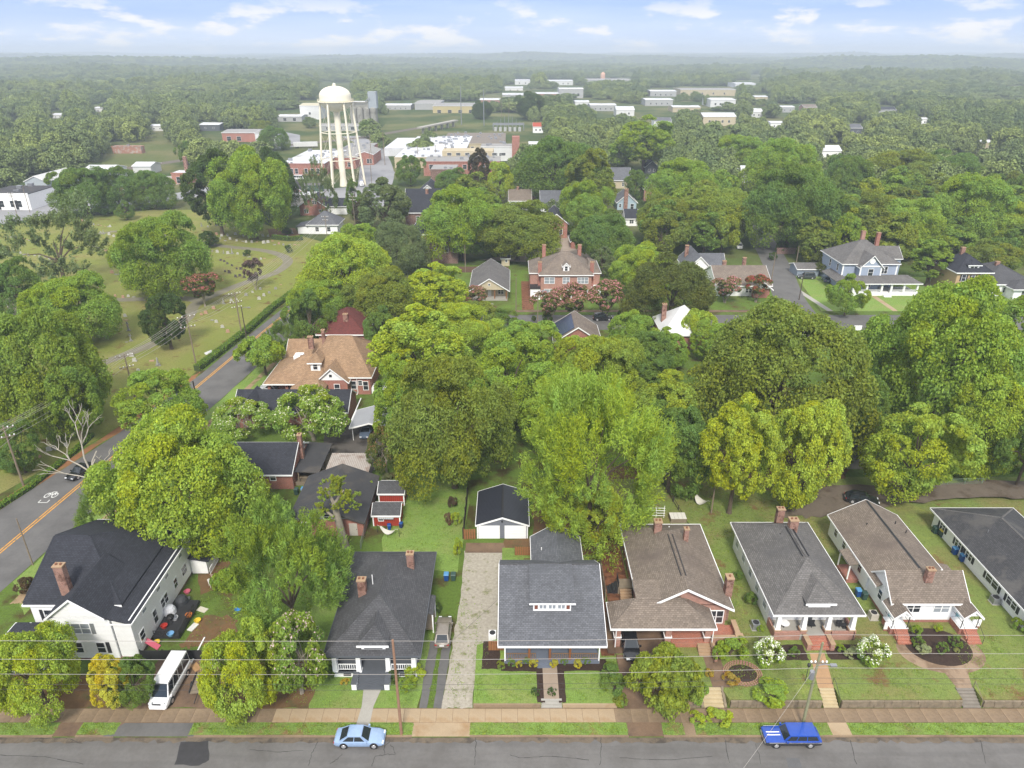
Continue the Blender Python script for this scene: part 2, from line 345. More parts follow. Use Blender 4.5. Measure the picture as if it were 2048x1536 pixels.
def crack(pts, z=-.113, w=.035, seed=0):
    r = random.Random(seed); w0 = [P(a, b, -.12) for a, b in pts]; fine = []
    for k in range(len(w0)-1):
        for i in range(7):
            t = i/7; fine.append((w0[k][0]+(w0[k+1][0]-w0[k][0])*t+r.uniform(-.07, .07), w0[k][1]+(w0[k+1][1]-w0[k][1])*t+r.uniform(-.05, .05)))
    mb = MB()
    for k in range(len(fine)-1):
        a, b = fine[k], fine[k+1]; d = Vector((b[0]-a[0], b[1]-a[1])).normalized(); n = (-d.y*w*r.uniform(.4, 1), d.x*w*r.uniform(.4, 1))
        mb.poly([(a[0]-n[0], a[1]-n[1], z), (b[0]-n[0], b[1]-n[1], z), (b[0]+n[0], b[1]+n[1], z), (a[0]+n[0], a[1]+n[1], z)])
    one('road_crack', mb, M_CRACK, kind='structure')
for i, q in enumerate([[(635, 1484), (622, 1510), (616, 1536)], [(685, 1508), (672, 1520), (660, 1528)], [(778, 1485), (768, 1492), (770, 1508), (790, 1510), (786, 1495), (778, 1488)], [(770, 1510), (750, 1512), (742, 1536)],
                       [(952, 1474), (951, 1500), (948, 1536)], [(1201, 1472), (1202, 1500), (1200, 1536)], [(1020, 1510), (1040, 1516), (1105, 1512), (1190, 1522)], [(1448, 1472), (1462, 1536)], [(1512, 1488), (1524, 1536)],
                       [(60, 1478), (130, 1475), (170, 1490)], [(1700, 1480), (1714, 1536)], [(1960, 1480), (1975, 1536)], [(0, 1510), (90, 1514), (180, 1530)], [(1240, 1516), (1340, 1520), (1440, 1512)], [(500, 1500), (560, 1504), (616, 1500)]]): crack(q, seed=i)
# raised front lots with their low walls
def terrace(name, outline, z, fade, m, ax=None):
    """level ground z behind the wall, running down to grade between the two fade distances"""
    mb = MB(); y0 = min(p[1] for p in outline)
    mb.extr([(x, y, -.1) for x, y in outline], (0, 0, z+.1)); xs = [p[0] for p in outline]; a, b = ax or (min(xs), max(xs))
    prev = None
    for k in range(9):
        y = fade[0]+(fade[1]-fade[0])*k/8; h = z*(1-sstep(fade[0], fade[1], y))+.003
        cur = [(a, y, h), (b, y, h)]
        if prev: mb.poly([prev[0], prev[1], cur[1], cur[0]])
        prev = cur
    one(name, mb, m, kind='structure')
terrace('front_lawn', [(-3.9, 51.2), (2.95, 51.2), (2.95, 51.8), (5.05, 51.8), (5.05, 51.2), (11.3, 51.2), (11.3, 73.5), (-1.3, 73.5), (-1.3, 60), (-3.9, 59)], .45, (73.5, 77), M_LAWN, (-1.3, 11.3))
M_LAWN2 = lawnmat('tired_lawn', c(144, 162, 86, .66), c(160, 152, 96, .62), .16, dirt=c(150, 122, 82, .6))
terrace('raised_lawn', [(14.6, 51.3), (19.1, 51.3), (19.3, 52.8), (21.5, 52.8), (21.9, 51.3), (31.3, 51.3), (31.3, 52.7), (33.1, 52.7), (33.1, 51.3), (45.4, 51.3), (45.4, 52.8), (47.4, 52.8), (47.4, 51.3), (95, 51.3), (95, 80), (11.3, 80), (11.3, 57.2), (14.6, 57.2)], .9, (80, 94), M_LAWN2)
one('drive_ramp', MB().poly([(11.3, 50.8, .02), (14.6, 50.8, .02), (14.6, 57.6, .905), (11.3, 57.6, .905)]), M_BROWN, kind='structure')
one('garage_court', MB().poly([(10.4, 57.3, .908), (18.2, 57.3, .908), (18.2, 63.5, .908), (10.4, 63.5, .908)]), M_BROWN, kind='structure')
# yards and drives of the left half
sheet('lawn', [(-24, 51.0), (-9.6, 51.0), (-9.2, 54.6), (-8.6, 66), (-24, 66)], .012, M_LAWN)
sheet('gravel_drive', [(-7.2, 51.0), (-3.95, 51.0), (-3.9, 58.6), (-1.5, 60.5), (-1.0, 66), (1.0, 76), (-6.3, 76), (-6.3, 66), (-6.75, 58)], .02, M_GRAVEL, .12, 8)
sheet('gravel_drive', [(-6.2, 75.5), (1.5, 75.5), (1.5, 77.6), (-6.2, 77.6)], .024, M_BROWN)
for a in (-9.35, -7.9):
    sheet('wheel_track', [(a, 51), (a+.75, 51), (a+1.0, 56), (a+1.1, 60), (a+.2, 60), (a, 56)], .024, M_ROAD, .05, 8)
sheet('back_lawn', [(-17.5, 72), (-6.7, 72), (-6.5, 96), (-14, 96), (-17.5, 88)], .012, M_LAWN, .4, 8)
sheet('back_yard', [(-44, 70), (-24, 55), (-22, 75), (-33, 80), (-42, 78)], .010, M_YARD, .5, 8)
sheet('earth_patch', px((405, 1230), (470, 1235), (480, 1275), (390, 1300), (360, 1290)), .018, M_DIRT, .5, 6)
sheet('earth_patch', px((395, 1130), (455, 1120), (470, 1170), (400, 1185)), .018, M_DIRT, .5, 6)
sheet('earth_drive', [(-40, 50.9), (-30, 50.9), (-29.5, 53), (-31.5, 57.2), (-38.5, 57.2), (-39.4, 54)], .016, M_BROWN, .25, 7)
sheet('shade_bed', [(-60, 50.95), (-40.5, 50.95), (-41, 55), (-60, 55.5)], .014, M_DIRT, .2, 8)
sheet('shade_bed', [(-30.2, 50.95), (-20.5, 50.95), (-20.5, 57), (-29, 57)], .014, M_DIRT, .3, 8)
sheet('earth_patch', [(-1.1, 73), (10, 73), (10.3, 84), (3, 90), (3, 78.5), (-1, 78.4)], .485 if 0 else .03, M_DIRT, .3, 6)
one('earth_yard', MB().poly([(1.5, 73.6, .47), (11.2, 73.6, .47), (11.2, 77.2, .03), (1.5, 77.2, .03)]), M_DIRT, kind='structure')
sheet('straw_yard', [(9.7, 57.4), (11.2, 57.4), (11.2, 73.4), (9.0, 73.4)], .456, M_PINE, .06, 8)
sheet('straw_yard', [(11.35, 63.5), (14.2, 63.5), (14.2, 80), (11.35, 80)], .912, M_PINE)
sheet('earth_yard', [(11.4, 77), (24, 76.2), (24, 97), (12, 97)], .93 if 0 else .016, M_DIRT, .4, 7)
sheet('earth_yard', px((1425, 900), (1700, 900), (1700, 1040), (1425, 1040)), .015, M_DIRT, .6, 7)
sheet('paved_lane', px((1560, 1040), (1640, 975), (1800, 975), (2048, 965), (2090, 1000), (1960, 1002), (1820, 1010), (1640, 1040), z=.4), .93, mat('earthy_lane', c(120, 108, 94, .7), .95, .15, .5, bump=.02, col2=c(96, 82, 66, .7), sc2=.4), .5, 6)
# flower beds, walks of the front row
sheet('entry_walk', [(-16.2, 54.4), (-13.0, 54.4), (-13.6, 53.2), (-14.0, 51.2), (-14.0, 47.95), (-15.4, 47.95), (-15.2, 51.2), (-15.4, 53.2)], .05, M_CONC)
sheet('mulch_bed', [(-1.2, 55.3), (10.2, 55.3), (10.2, 56.9), (-1.2, 56.9)], .462, M_MULCH, .08, 10)
for a in (2.55, 4.75): sheet('mulch_bed', [(a, 51.3), (a+.75, 51.3), (a+.75, 55.4), (a, 55.4)], .458, M_MULCH, .05, 6)
sheet('mulch_bed', [(-3.2, 55.6), (-1.3, 55.6), (-1.3, 59.5), (-3.2, 59.5)], .458, M_MULCH, .05, 6)
one('entry_walk', MB().box(3.25, 4.8, 51.75, 56.9, .3, .475), mat('walk_concrete', c(176, 158, 138, .7), .85, .1, .8), kind='structure')
one('entry_walk', MB().box(20.6, 22.4, 52.8, 57.4, .8, .912), M_BROWN, kind='structure')
one('entry_walk', MB().poly([(31.4, 52.7, .912), (33.0, 52.7, .912), (33.9, 57.4, .912), (32.3, 57.4, .912)]), mat('tan_walk', c(196, 158, 118, .7), .85, .1, .8), kind='structure')
sheet('mulch_bed', [(28.6, 56.4), (31.9, 56.4), (31.9, 58.6), (28.6, 58.6)], .915, M_MULCH, .1, 6); sheet('mulch_bed', [(34.2, 56.4), (38.6, 56.4), (38.6, 58.6), (34.2, 58.6)], .915, M_MULCH, .1, 6)
def ring(cx, cy, a, b, n=26): return [(cx+a*math.cos(2*math.pi*k/n), cy+b*math.sin(2*math.pi*k/n)) for k in range(n)]
_wk = mat('grey_tan_walk', c(172, 148, 122, .7), .85, .12, .6, col2=c(140, 116, 92, .7))
sheet('loop_walk', ring(46.6, 57.6, 4.6, 3.1), .912, _wk); sheet('mulch_bed', ring(46.7, 58.3, 3.5, 2.75), .917, M_MULCH)
sheet('loop_walk', [(45.6, 52.7), (47.2, 52.7), (48.0, 55), (45.4, 55)], .916, _wk)
# side road on the left with clay shoulder, verge and walk
RL = [(-84, 60), (-79, 72), (-74, 85), (-68.2, 108.2), (-63.9, 132.5), (-62.3, 148.3), (-57.7, 185), (-55.5, 200), (-50, 235), (-44, 270)]
RR = [(-66, 56), (-62.7, 68), (-61.5, 78), (-58.6, 100), (-55.5, 121), (-50.9, 160), (-46, 200), (-41, 235), (-35, 270)]
sheet('side_road', RL+RR[::-1], .014, M_ROAD)
sheet('clay_shoulder', [(-88, 62), (-80, 76), (-75.5, 88), (-70, 106), (-66, 130), (-64.5, 134), (-64.2, 131), (-68.4, 108), (-74.2, 85), (-79, 72), (-84, 60)], .010, M_CLAY, .3, 6)
sheet('verge', [(-62.2, 70), (-58.4, 100), (-55.3, 121), (-50.7, 160), (-47, 160), (-50.5, 121), (-55.5, 78), (-57.5, 64)], .010, M_LAWN, .2, 8)
sheet('side_walk', [(-60.2, 66), (-57.2, 90), (-53.2, 121), (-48.6, 158), (-47.4, 158), (-52, 121), (-56, 90), (-58.6, 66)], .016, mat('sandy_walk', c(176, 150, 116, .7), .9, .15, .6, col2=c(140, 138, 84, .6), thr=(.52, .62)), .12, 12)
M_YEL = mat('yellow_paint', c(222, 160, 60, .8), .7, .15, 1.5, col2=c(150, 132, 90, .7), thr=(.55, .66), sc2=2)
M_WHT = mat('white_road_paint', c(225, 225, 220, .8), .7, .1, 2)
def strip(pts, w, z, m, name, dx=0):
    mb = MB()
    for k in range(len(pts)-1):
        a, b = pts[k], pts[k+1]; mb.poly([(a[0]+dx-w/2, a[1], z), (a[0]+dx+w/2, a[1], z), (b[0]+dx+w/2, b[1], z), (b[0]+dx-w/2, b[1], z)])
    one(name, mb, m, kind='structure')
YL = [(-70.5, 56), (-67.8, 75.6), (-65.6, 96), (-62.9, 121), (-60.6, 141.6), (-57.5, 168), (-53.5, 195), (-48, 230)]
strip(YL, .2, .019, M_YEL, 'centre_line', -.22); strip(YL, .2, .019, M_YEL, 'centre_line', .22)
bx, by = P(100, 993); mb = MB()      # bicycle marking with arrow strokes
def arc(x, y, r, w=.12, n=14):
    for k in range(n):
        a0, a1 = 2*math.pi*k/n, 2*math.pi*(k+1)/n
        mb.poly([(x+r*math.cos(a0), y+1.6*r*math.sin(a0), .02), (x+r*math.cos(a1), y+1.6*r*math.sin(a1), .02), (x+(r-w)*math.cos(a1), y+1.6*(r-w)*math.sin(a1), .02), (x+(r-w)*math.cos(a0), y+1.6*(r-w)*math.sin(a0), .02)])
arc(bx-.55, by+.3, .42); arc(bx+.55, by+.3, .42)
for a, b in (((-.55, .3), (-.2, 1.2)), ((-.2, 1.2), (.4, 1.2)), ((.4, 1.2), (.55, .3)), ((-.2, 1.2), (.05, .3)), ((.05, .3), (.4, 1.2)), ((-.8, -1.6), (-.8, -.9)), ((-.8, -1.6), (.5, -1.6)), ((.5, -1.6), (.5, -.9))):
    d = Vector((b[0]-a[0], b[1]-a[1])).normalized()*.07
    mb.poly([(bx+a[0]-d.y, by+a[1]+d.x, .021), (bx+b[0]-d.y, by+b[1]+d.x, .021), (bx+b[0]+d.y, by+b[1]-d.x, .021), (bx+a[0]+d.y, by+a[1]-d.x, .021)])
one('bicycle_marking', mb, M_WHT, kind='structure')
sheet('road_marking', px((408, 706), (422, 700), (428, 703), (412, 710)), .02, M_WHT); sheet('gravel_court', px((650, 860), (735, 830), (790, 850), (775, 900), (740, 950), (640, 945)), .014, mat('wet_court', c(104, 98, 92, .7), .8, .15, .6, col2=c(66, 60, 56, .7), thr=(.5, .62), sc2=.25))
# cemetery lawns and paths
sheet('cemetery_lawn', [(-66, 128), (-64, 150), (-58.6, 186), (-52, 232), (-85, 262), (-120, 300), (-150, 300), (-200, 268), (-260, 220), (-200, 120), (-100, 90), (-80, 80), (-70, 108)], .006, M_CEM)
M_PATH = mat('cemetery_path', c(150, 144, 122, .62), .95, .12, .5, bump=.01, col2=c(146, 142, 96, .6), thr=(.56, .66), sc2=.4)
def road(name, pts, w, z, m):
    pts = [Vector(p) for p in pts]; l = []; r = []; ww = w if isinstance(w, (list, tuple)) else [w]*len(pts)
    for k, p in enumerate(pts):
        d = (pts[min(k+1, len(pts)-1)]-pts[max(k-1, 0)]).normalized(); n = Vector((-d.y, d.x))*ww[k]/2; l.append((p+n)[:]); r.append((p-n)[:])
    mb = MB()
    for k in range(len(pts)-1): mb.poly([(*l[k], z), (*r[k], z), (*r[k+1], z), (*l[k+1], z)])
    return one(name, mb, m, kind='structure')
def spl(pts, n=6):
    out = []
    for k in range(len(pts)-1):
        p0, p1, p2, p3 = [Vector(pts[max(0, min(len(pts)-1, k+i))]) for i in (-1, 0, 1, 2)]
        for i in range(n):
            t = i/n; out.append((.5*((2*p1)+(p2-p0)*t+(2*p0-5*p1+4*p2-p3)*t*t+(3*p1-p0-3*p2+p3)*t**3))[:])
    return out+[tuple(pts[-1])]
road('cemetery_path', spl(px((180, 735), (300, 690), (345, 660), (375, 635), (392, 608), (440, 585), (500, 562), (545, 548), (572, 530), (574, 518), (555, 508), (520, 500), (470, 495), (430, 490), (380, 480))), 3.1, .02, M_PATH)
road('cemetery_path', spl(px((120, 604), (230, 600), (300, 598), (360, 596), (400, 602))), 3.2, .024, M_PATH)
road('cemetery_path', spl(px((12, 560), (22, 600), (30, 650), (20, 690))), 2.4, .022, M_PATH)
road('cemetery_path', spl(px((150, 478), (240, 462), (330, 470), (430, 490))), 2.6, .022, M_PATH)
# far cross street, town pavements, railway, mid-distance streets
M_TOWN = mat('town_pavement', c(168, 168, 170, .7), .9, .1, .1, col2=c(146, 146, 148, .7), sc2=.05)
M_BALL = mat('rail_ballast', c(122, 112, 102, .7), .95, .15, .3)
road('cross_street', spl([P(-120, 462), P(0, 440), P(120, 418), P(250, 405), P(360, 392), P(470, 372), P(600, 352)]), [17]*37, .03, M_TOWN)
sheet('forecourt', px((-30, 420), (40, 412), (120, 400), (210, 392), (215, 402), (60, 428), (-30, 440)), .024, M_TOWN)
sheet('town_lot', px((575, 385), (720, 372), (730, 398), (720, 430), (700, 400), (560, 402)), .024, M_TOWN)
sheet('town_lot', px((720, 330), (770, 318), (790, 345), (760, 400), (735, 420), (715, 380)), .03, M_TOWN)
road('town_street', spl([P(740, 420), P(752, 380), P(762, 345), P(752, 310), P(735, 288), P(700, 272)]), [10, 10, 11, 13, 14, 14]+[14]*25, .034, M_TOWN)
sheet('gravel_yard', px((520, 302), (600, 292), (600, 270), (560, 262), (500, 285)), .02, M_TOWN); sheet('gravel_lot', px((535, 458), (590, 456), (600, 470), (585, 476), (540, 474)), .024, M_DIRT)
sheet('meadow', px((200, 340), (330, 330), (420, 300), (440, 280), (300, 270), (210, 300)), .012, M_FIELD); sheet('meadow', px((760, 260), (1010, 250), (1010, 235), (900, 225), (790, 225)), .012, M_FIELD)
road('rail_bed', [P(-60, 418), P(60, 372), P(250, 338), P(420, 312), P(560, 292), P(720, 276), P(860, 252), P(960, 236), P(1030, 228)], 9, .05, M_BALL)
sheet('gravel_lot', px((300, 355), (370, 350), (372, 368), (310, 372)), .02, M_CONC)
sheet('middle_street', [(-52, 158.5), (150, 158.5), (150, 169), (-52, 169)], .016, M_ROAD)
sheet('middle_walk', [(-40, 171.2), (72, 171.2), (72, 172.8), (-40, 172.8)], .018, M_BROWN)
road('hill_street', spl([(70, 150), (72.5, 168), (75, 185), (82, 215), (88.5, 250), (97, 300), (104, 330)]), 8.2, .02, M_ROAD)
sheet('front_lawns', [(-20, 173), (70, 173), (75, 215), (-20, 215)], .008, M_YARD); sheet('front_lawns', [(79, 172), (150, 172), (150, 200), (84, 205)], .008, M_LAWN)
sheet('brick_walk', [(2.6, 173), (5.6, 173), (5.6, 198), (2.6, 198)], .016, M_PINE); sheet('walk', [(-6.3, 173), (-4.9, 173), (-4.9, 178), (-6.3, 178)], .016, M_CONC)
sheet('walk', [(80.5, 172), (82, 172), (79.5, 195), (78, 195)], .016, M_CONC); sheet('walk', [(97.2, 172), (98.6, 172), (98.6, 184), (97.2, 184)], .016, M_TAN)
sheet('back_court', px((960, 520), (1100, 495), (1120, 470), (1150, 470), (1200, 505), (1180, 530)), .014, mat('court_paving', c(176, 160, 144, .7), .9, .12, .3))
# ---------------------------------------------------------------- house kit
M_WHITE = mat('white_paint', (.87, .87, .86), .6, .05, 1.5); M_TRIM = mat('white_trim', (.88, .88, .87), .5, .04, 2)
M_SIDE = mat('white_siding', (.88, .885, .89), .6, .04, .6, pat='siding', bump=.015)
M_GSIDE = mat('grey_siding', c(132, 136, 146, .8), .7, .05, .8, pat='siding', bump=.015); M_CREAM = mat('cream_siding', c(214, 200, 170, .8), .7, .05, .8, pat='siding', bump=.015)
M_BLUE = mat('blue_siding', c(168, 180, 200, .85), .7, .05, .8, pat='siding', bump=.015); M_PALEB = mat('pale_blue_siding', c(182, 204, 216, .8), .7, .05, .8, pat='siding')
M_BRICK = mat('red_brick', c(170, 86, 64, .78), .85, .16, .7, pat='brick', bump=.01); M_BRICK2 = mat('rosy_brick', c(186, 124, 104, .75), .85, .14, .7, pat='brick', bump=.01)
M_BRICKD = mat('dark_brick', c(112, 62, 50, .75), .85, .16, .7, pat='brick', bump=.01); M_BRICKW = mat('orange_brick_floor', c(186, 88, 46, .75), .7, .12, .8, pat='brick')
M_REDW = mat('red_barn_boards', c(176, 64, 46, .78), .8, .12, 1, pat='rib'); M_STONE = mat('cap_stone', c(190, 160, 128, .72), .85, .12, 2)
M_SHBLK = mat('black_shingles', c(62, 64, 72, .72), .9, .12, .5, pat='shingle', bump=.012)
M_SHCH = mat('charcoal_shingles', c(90, 90, 92, .8), .9, .13, .45, pat='shingle', bump=.012, col2=c(76, 76, 78, .8), thr=(.5, .7), sc2=.25)
M_SHGR = mat('slate_grey_shingles', c(117, 119, 124, .74), .9, .12, .5, pat='shingle', bump=.012, col2=c(98, 100, 105, .74), thr=(.48, .72), sc2=.22)
M_SHBR = mat('brown_shingles', c(142, 129, 116, .76), .9, .12, .5, pat='shingle', bump=.012, col2=c(116, 104, 95, .76), thr=(.5, .72), sc2=.22)
M_SHGY = mat('weathered_grey_shingles', c(120, 117, 114, .8), .9, .12, .5, pat='shingle', bump=.012, col2=c(98, 96, 95, .8), thr=(.5, .72), sc2=.22)
M_SHTAN = mat('tan_shingles', c(180, 148, 116, .7), .9, .13, .5, pat='shingle', bump=.012, col2=c(156, 124, 96, .7), thr=(.5, .72), sc2=.2)
M_SHRED = mat('maroon_shingles', c(122, 66, 60, .72), .9, .13, .5, pat='shingle', bump=.012); M_METB = mat('black_ribbed_metal', c(52, 54, 64, .8), .45, .1, .6, pat='rib', bump=.03, spec=.5)
M_METG = mat('grey_sheet_metal', c(176, 176, 176, .72), .5, .08, .5, pat='rib', bump=.02); M_METW = mat('white_metal_roof', c(232, 232, 230, .8), .5, .08, .3)
M_TAR = mat('tar_roof', c(74, 74, 76, .72), .95, .15, .4, col2=c(92, 88, 84, .7), sc2=.3); M_WOOD = mat('cedar_boards', c(168, 116, 74, .7), .8, .15, 2, pat='rib')
M_WOODG = mat('weathered_wood', c(150, 136, 116, .7), .85, .18, 2); M_BLK = mat('black_paint', (.03, .03, .032), .5, .1); M_DKG = mat('dark_grey_paint', c(100, 104, 110, .75), .6, .06)
M_GLASS = glass(); M_GLASSL = glass('pale_window', (.30, .33, .36)); M_LOUV = mat('louvre', c(90, 92, 96, .8), .7, .1)
M_STEEL = mat('galvanised_steel', c(170, 172, 176, .8), .4, .1, 2, metal=.5)
class House(T):
    def box(s, name, x0, x1, y0, y1, z0, z1, m, parent=None, label=None): return s.add(name, MB().box(x0, x1, y0, y1, z0, z1), m, parent, label=label)
    def _f(s, f, at):
        return {'S': lambda u, d, z: (u, at-d, z), 'N': lambda u, d, z: (u, at+d, z), 'E': lambda u, d, z: (at+d, u, z), 'W': lambda u, d, z: (at-d, u, z)}[f]
    def fbox(s, mb, f, at, u0, u1, d0, d1, z0, z1):
        q = s._f(f, at); a = q(u0, d0, z0); b = q(u1, d1, z1)
        return mb.box(min(a[0], b[0]), max(a[0], b[0]), min(a[1], b[1]), max(a[1], b[1]), z0, z1)
    def win(s, f, at, u, z, w, h, n=1, sh=None, fm=None, gm=None, mid=True, parent=None):
        fr = MB(); B = s.fbox; t = .09; d = .07
        B(fr, f, at, u-w/2-t, u+w/2+t, -.02, d, z-t, z); B(fr, f, at, u-w/2-t, u+w/2+t, -.02, d, z+h, z+h+t)
        B(fr, f, at, u-w/2-t, u-w/2, -.02, d, z, z+h); B(fr, f, at, u+w/2, u+w/2+t, -.02, d, z, z+h)
        for k in range(1, n): B(fr, f, at, u-w/2+w*k/n-.05, u-w/2+w*k/n+.05, -.02, d, z, z+h)
        if mid: B(fr, f, at, u-w/2, u+w/2, .0, d-.015, z+h/2-.025, z+h/2+.025)
        fo = s.add('window', fr, fm or M_TRIM, parent)
        if n == 1: s.add('pane', B(MB(), f, at, u-w/2, u+w/2, -.02, .025, z, z+h), gm or M_GLASS, fo if not parent else parent)
        else:
            for k in range(n): s.add('pane', B(MB(), f, at, u-w/2+w*k/n+.05*(k > 0), u-w/2+w*(k+1)/n-.05*(k < n-1), -.02, .025, z, z+h), gm or M_GLASS, fo if not parent else parent)
        if sh:
            for a in (u-w/2-t-.42, u+w/2+t+.02): s.add('shutter', B(MB(), f, at, a, a+.4, 0, .05, z-.03, z+h+.03), sh, parent)
    def door(s, f, at, u, z, w=.95, h=2.05, m=None):
        d = s.add('door', s.fbox(MB(), f, at, u-w/2, u+w/2, -.02, .05, z, z+h), m or M_TRIM)
        s.add('handle', s.fbox(MB(), f, at, u+w/2-.14, u+w/2-.08, .05, .1, z+.95, z+1.08), M_BLK, d)
    def gable(s, x0, x1, y0, y1, ze, zr, ax, m, ov=.45, rk=.35, gw=None, tm=None, ends=(1, 1), th=.16, ridge=None, name='roof', gut=True):
        tm = tm or M_TRIM; mb = MB(); tr = MB()
        sw = (lambda p: p) if ax == 'y' else (lambda p: (p[1], p[0], p[2]))
        a0, a1, b0, b1 = (x0, x1, y0, y1) if ax == 'y' else (y0, y1, x0, x1)
        am = (a0+a1)/2; sl = (zr-ze)/(am-a0); zo = ze-ov*sl
        c0, c1 = b0-(rk if ends[0] else 0), b1+(rk if ends[1] else 0)
        for e, sg in ((a0-ov, 1), (a1+ov, -1)):
            mb.extr([sw((e, c0, zo)), sw((am, c0, zr)), sw((am, c1, zr)), sw((e, c1, zo))], (0, 0, -th))
            g0, g1 = (e-.07, e-.005) if sg > 0 else (e+.005, e+.07)
            p, q = sw((g0, c0-.02, 0)), sw((g1, c1+.02, 0)); gut and tr.box(min(p[0], q[0]), max(p[0], q[0]), min(p[1], q[1]), max(p[1], q[1]), zo-th-.06, zo+.01)
            for en, cc, o in ((ends[0], c0, -1), (ends[1], c1, 1)):
                if en:
                    d = sw((0, o*.06, 0)); st = sw((0, o*.006, 0))
                    tr.extr([tuple(np.add(sw((e, cc, zo-th-.08)), st)), tuple(np.add(sw((am, cc, zr-th-.08)), st)), tuple(np.add(sw((am, cc, zr+.012)), st)), tuple(np.add(sw((e, cc, zo+.012)), st))], d)
        for en, cc, o in ((ends[0], b0, 1), (ends[1], b1, -1)):
            if en and gw: s.add('gable_wall', MB().extr([sw((a0, cc, ze-.01)), sw((a1, cc, ze-.01)), sw((am, cc, zr-th-.01))], sw((0, o*.15, 0))), gw)
        r = s.add(name, mb, m)
        s.add('trim', tr, tm, r)
        if ridge:
            rr = MB(); pt = [sw((am-.16, c0+.3, zr-.16*sl+.04)), sw((am, c0+.3, zr+.05)), sw((am+.16, c0+.3, zr-.16*sl+.04)), sw((am, c0+.3, zr-.1))]
            rr.extr(pt, sw((0, c1-c0-.6, 0))); s.add('ridge_cap', rr, ridge, r)
        return r
    def hip(s, x0, x1, y0, y1, ze, zr, rd, m, ov=.45, tm=None, th=.16, name='roof', ridge=None, sides='SNWE'):
        """rd = (xa, ya, xb, yb): ridge line, its W or S end first"""
        xa, ya, xb, yb = rd; alongx = abs(xb-xa) > abs(yb-ya); X0, X1, Y0, Y1 = x0-ov, x1+ov, y0-ov, y1+ov
        c0, c1, c2, c3 = (X0, Y0, ze), (X1, Y0, ze), (X1, Y1, ze), (X0, Y1, ze); ra, rb = (xa, ya, zr), (xb, yb, zr); mb = MB()
        if (xa, ya) == (xb, yb): F = [(c0, c1, ra), (c1, c2, ra), (c2, c3, ra), (c3, c0, ra)]
        elif alongx: F = [(c0, c1, rb, ra), (c1, c2, rb), (c2, c3, ra, rb), (c3, c0, ra)]
        else: F = [(c0, c1, ra), (c1, c2, rb, ra), (c2, c3, rb), (c3, c0, ra, rb)]
        for q in F: mb.poly(q)
        dn = lambda p: (p[0], p[1], p[2]-th)
        for a, b in ((c0, c1), (c1, c2), (c2, c3), (c3, c0)): mb.poly([a, dn(a), dn(b), b])
        mb.poly([dn(c0), dn(c3), dn(c2), dn(c1)])
        r = s.add(name, mb, m); tr = MB(); a, b = ze-th-.06, ze+.012
        for k, q in (('S', (X0-.07, X1+.07, Y0-.07, Y0-.005)), ('N', (X0-.07, X1+.07, Y1+.005, Y1+.07)), ('W', (X0-.07, X0-.005, Y0, Y1)), ('E', (X1+.005, X1+.07, Y0, Y1))):
            if k in sides: s.add('fascia', MB().box(*q, a, b), tm or M_TRIM, r)
        hp = MB()                                    # hip and ridge caps
        for p, q in ([(ra, rb)] if ra != rb else [])+[(c0, ra), (c1, ra if not alongx else rb), (c2, rb), (c3, rb if not alongx else ra)]:
            v = Vector(q)-Vector(p); L0 = v.length; v = v.normalized(); w = v.cross(Vector((0, 0, 1))).normalized()*.14; a = Vector(p)+v*.25; e = Vector(p)+v*(L0-.1)
            hp.extr([tuple(a-w+Vector((0, 0, -.01))), tuple(a+Vector((0, 0, .06))), tuple(a+w+Vector((0, 0, -.01)))], tuple(e-a))
        s.add('ridge_cap', hp, ridge or m, r); return r
    def slab(s, name, q, m, th=.14, trim=None, parent=None):
        r = s.add(name, MB().slab(q, th), m, parent); return r
    def chimney(s, x, y, z0, z1, w=.9, d=.65, m=None):
        m = m or mat('chimney_brick', c(156, 100, 80, .75), .9, .2, 1.5, pat='brick', bump=.01, col2=c(120, 84, 70, .7), sc2=1.2); ch = s.box('chimney', x-w/2, x+w/2, y-d/2, y+d/2, z0, z1, m)
        s.add('cap', MB().box(x-w/2-.06, x+w/2+.06, y-d/2-.06, y+d/2+.06, z1, z1+.14), M_STONE, ch)
        for k in ((-1, 1) if w > .75 else (0,)): s.add('flue', MB().cyl((x+k*w*.24, y, z1+.14), (x+k*w*.24, y, z1+.32), .13, .12, 8), mat('flue_clay', c(150, 104, 78, .7), .9, .15), ch)
    def column(s, x, y, z0, z1, m=None, a=.26, b=.2, base=None):
        mb = MB(); t0 = z0
        if base: s.box('pier', x-.34, x+.34, y-.34, y+.34, z0, base, M_BRICK2); s.box('pier_cap', x-.4, x+.4, y-.4, y+.4, base, base+.1, M_STONE); t0 = base+.1
        mb.loft([[(x+i*r, y+j*r, z) for i, j in ((-1, -1), (1, -1), (1, 1), (-1, 1))] for r, z in ((a, t0), (a, t0+.12), (a*.86, t0+.14), (b, z1-.12), (b*1.25, z1-.1), (b*1.25, z1))])
        s.add('column', mb, m or M_TRIM)
    def rail(s, f, at, u0, u1, z, h=.85, m=None, step=.22, name='railing'):
        mb = MB(); B = s.fbox; B(mb, f, at, u0, u1, -.04, .04, z+h-.07, z+h); B(mb, f, at, u0, u1, -.03, .03, z+.08, z+.14)
        n = max(2, int((u1-u0)/step))
        for k in range(n+1):
            u = u0+.03+(u1-u0-.06)*k/n; B(mb, f, at, u-.03, u+.03, -.022, .022, z+.14, z+h-.07)
        s.add(name, mb, m or M_TRIM)
    def steps(s, x0, x1, ytop, z0, z1, n, m, tread=.3):
        h = (z1-z0)/n
        for k in range(n): s.box('step', x0, x1, ytop-tread*(n-k), ytop, z0+h*k, z0+h*(k+1), m) if 0 else s.box('step', x0, x1, ytop-tread*(n-k), ytop-tread*(n-k-1), z0-.05, z0+h*(k+1), m)
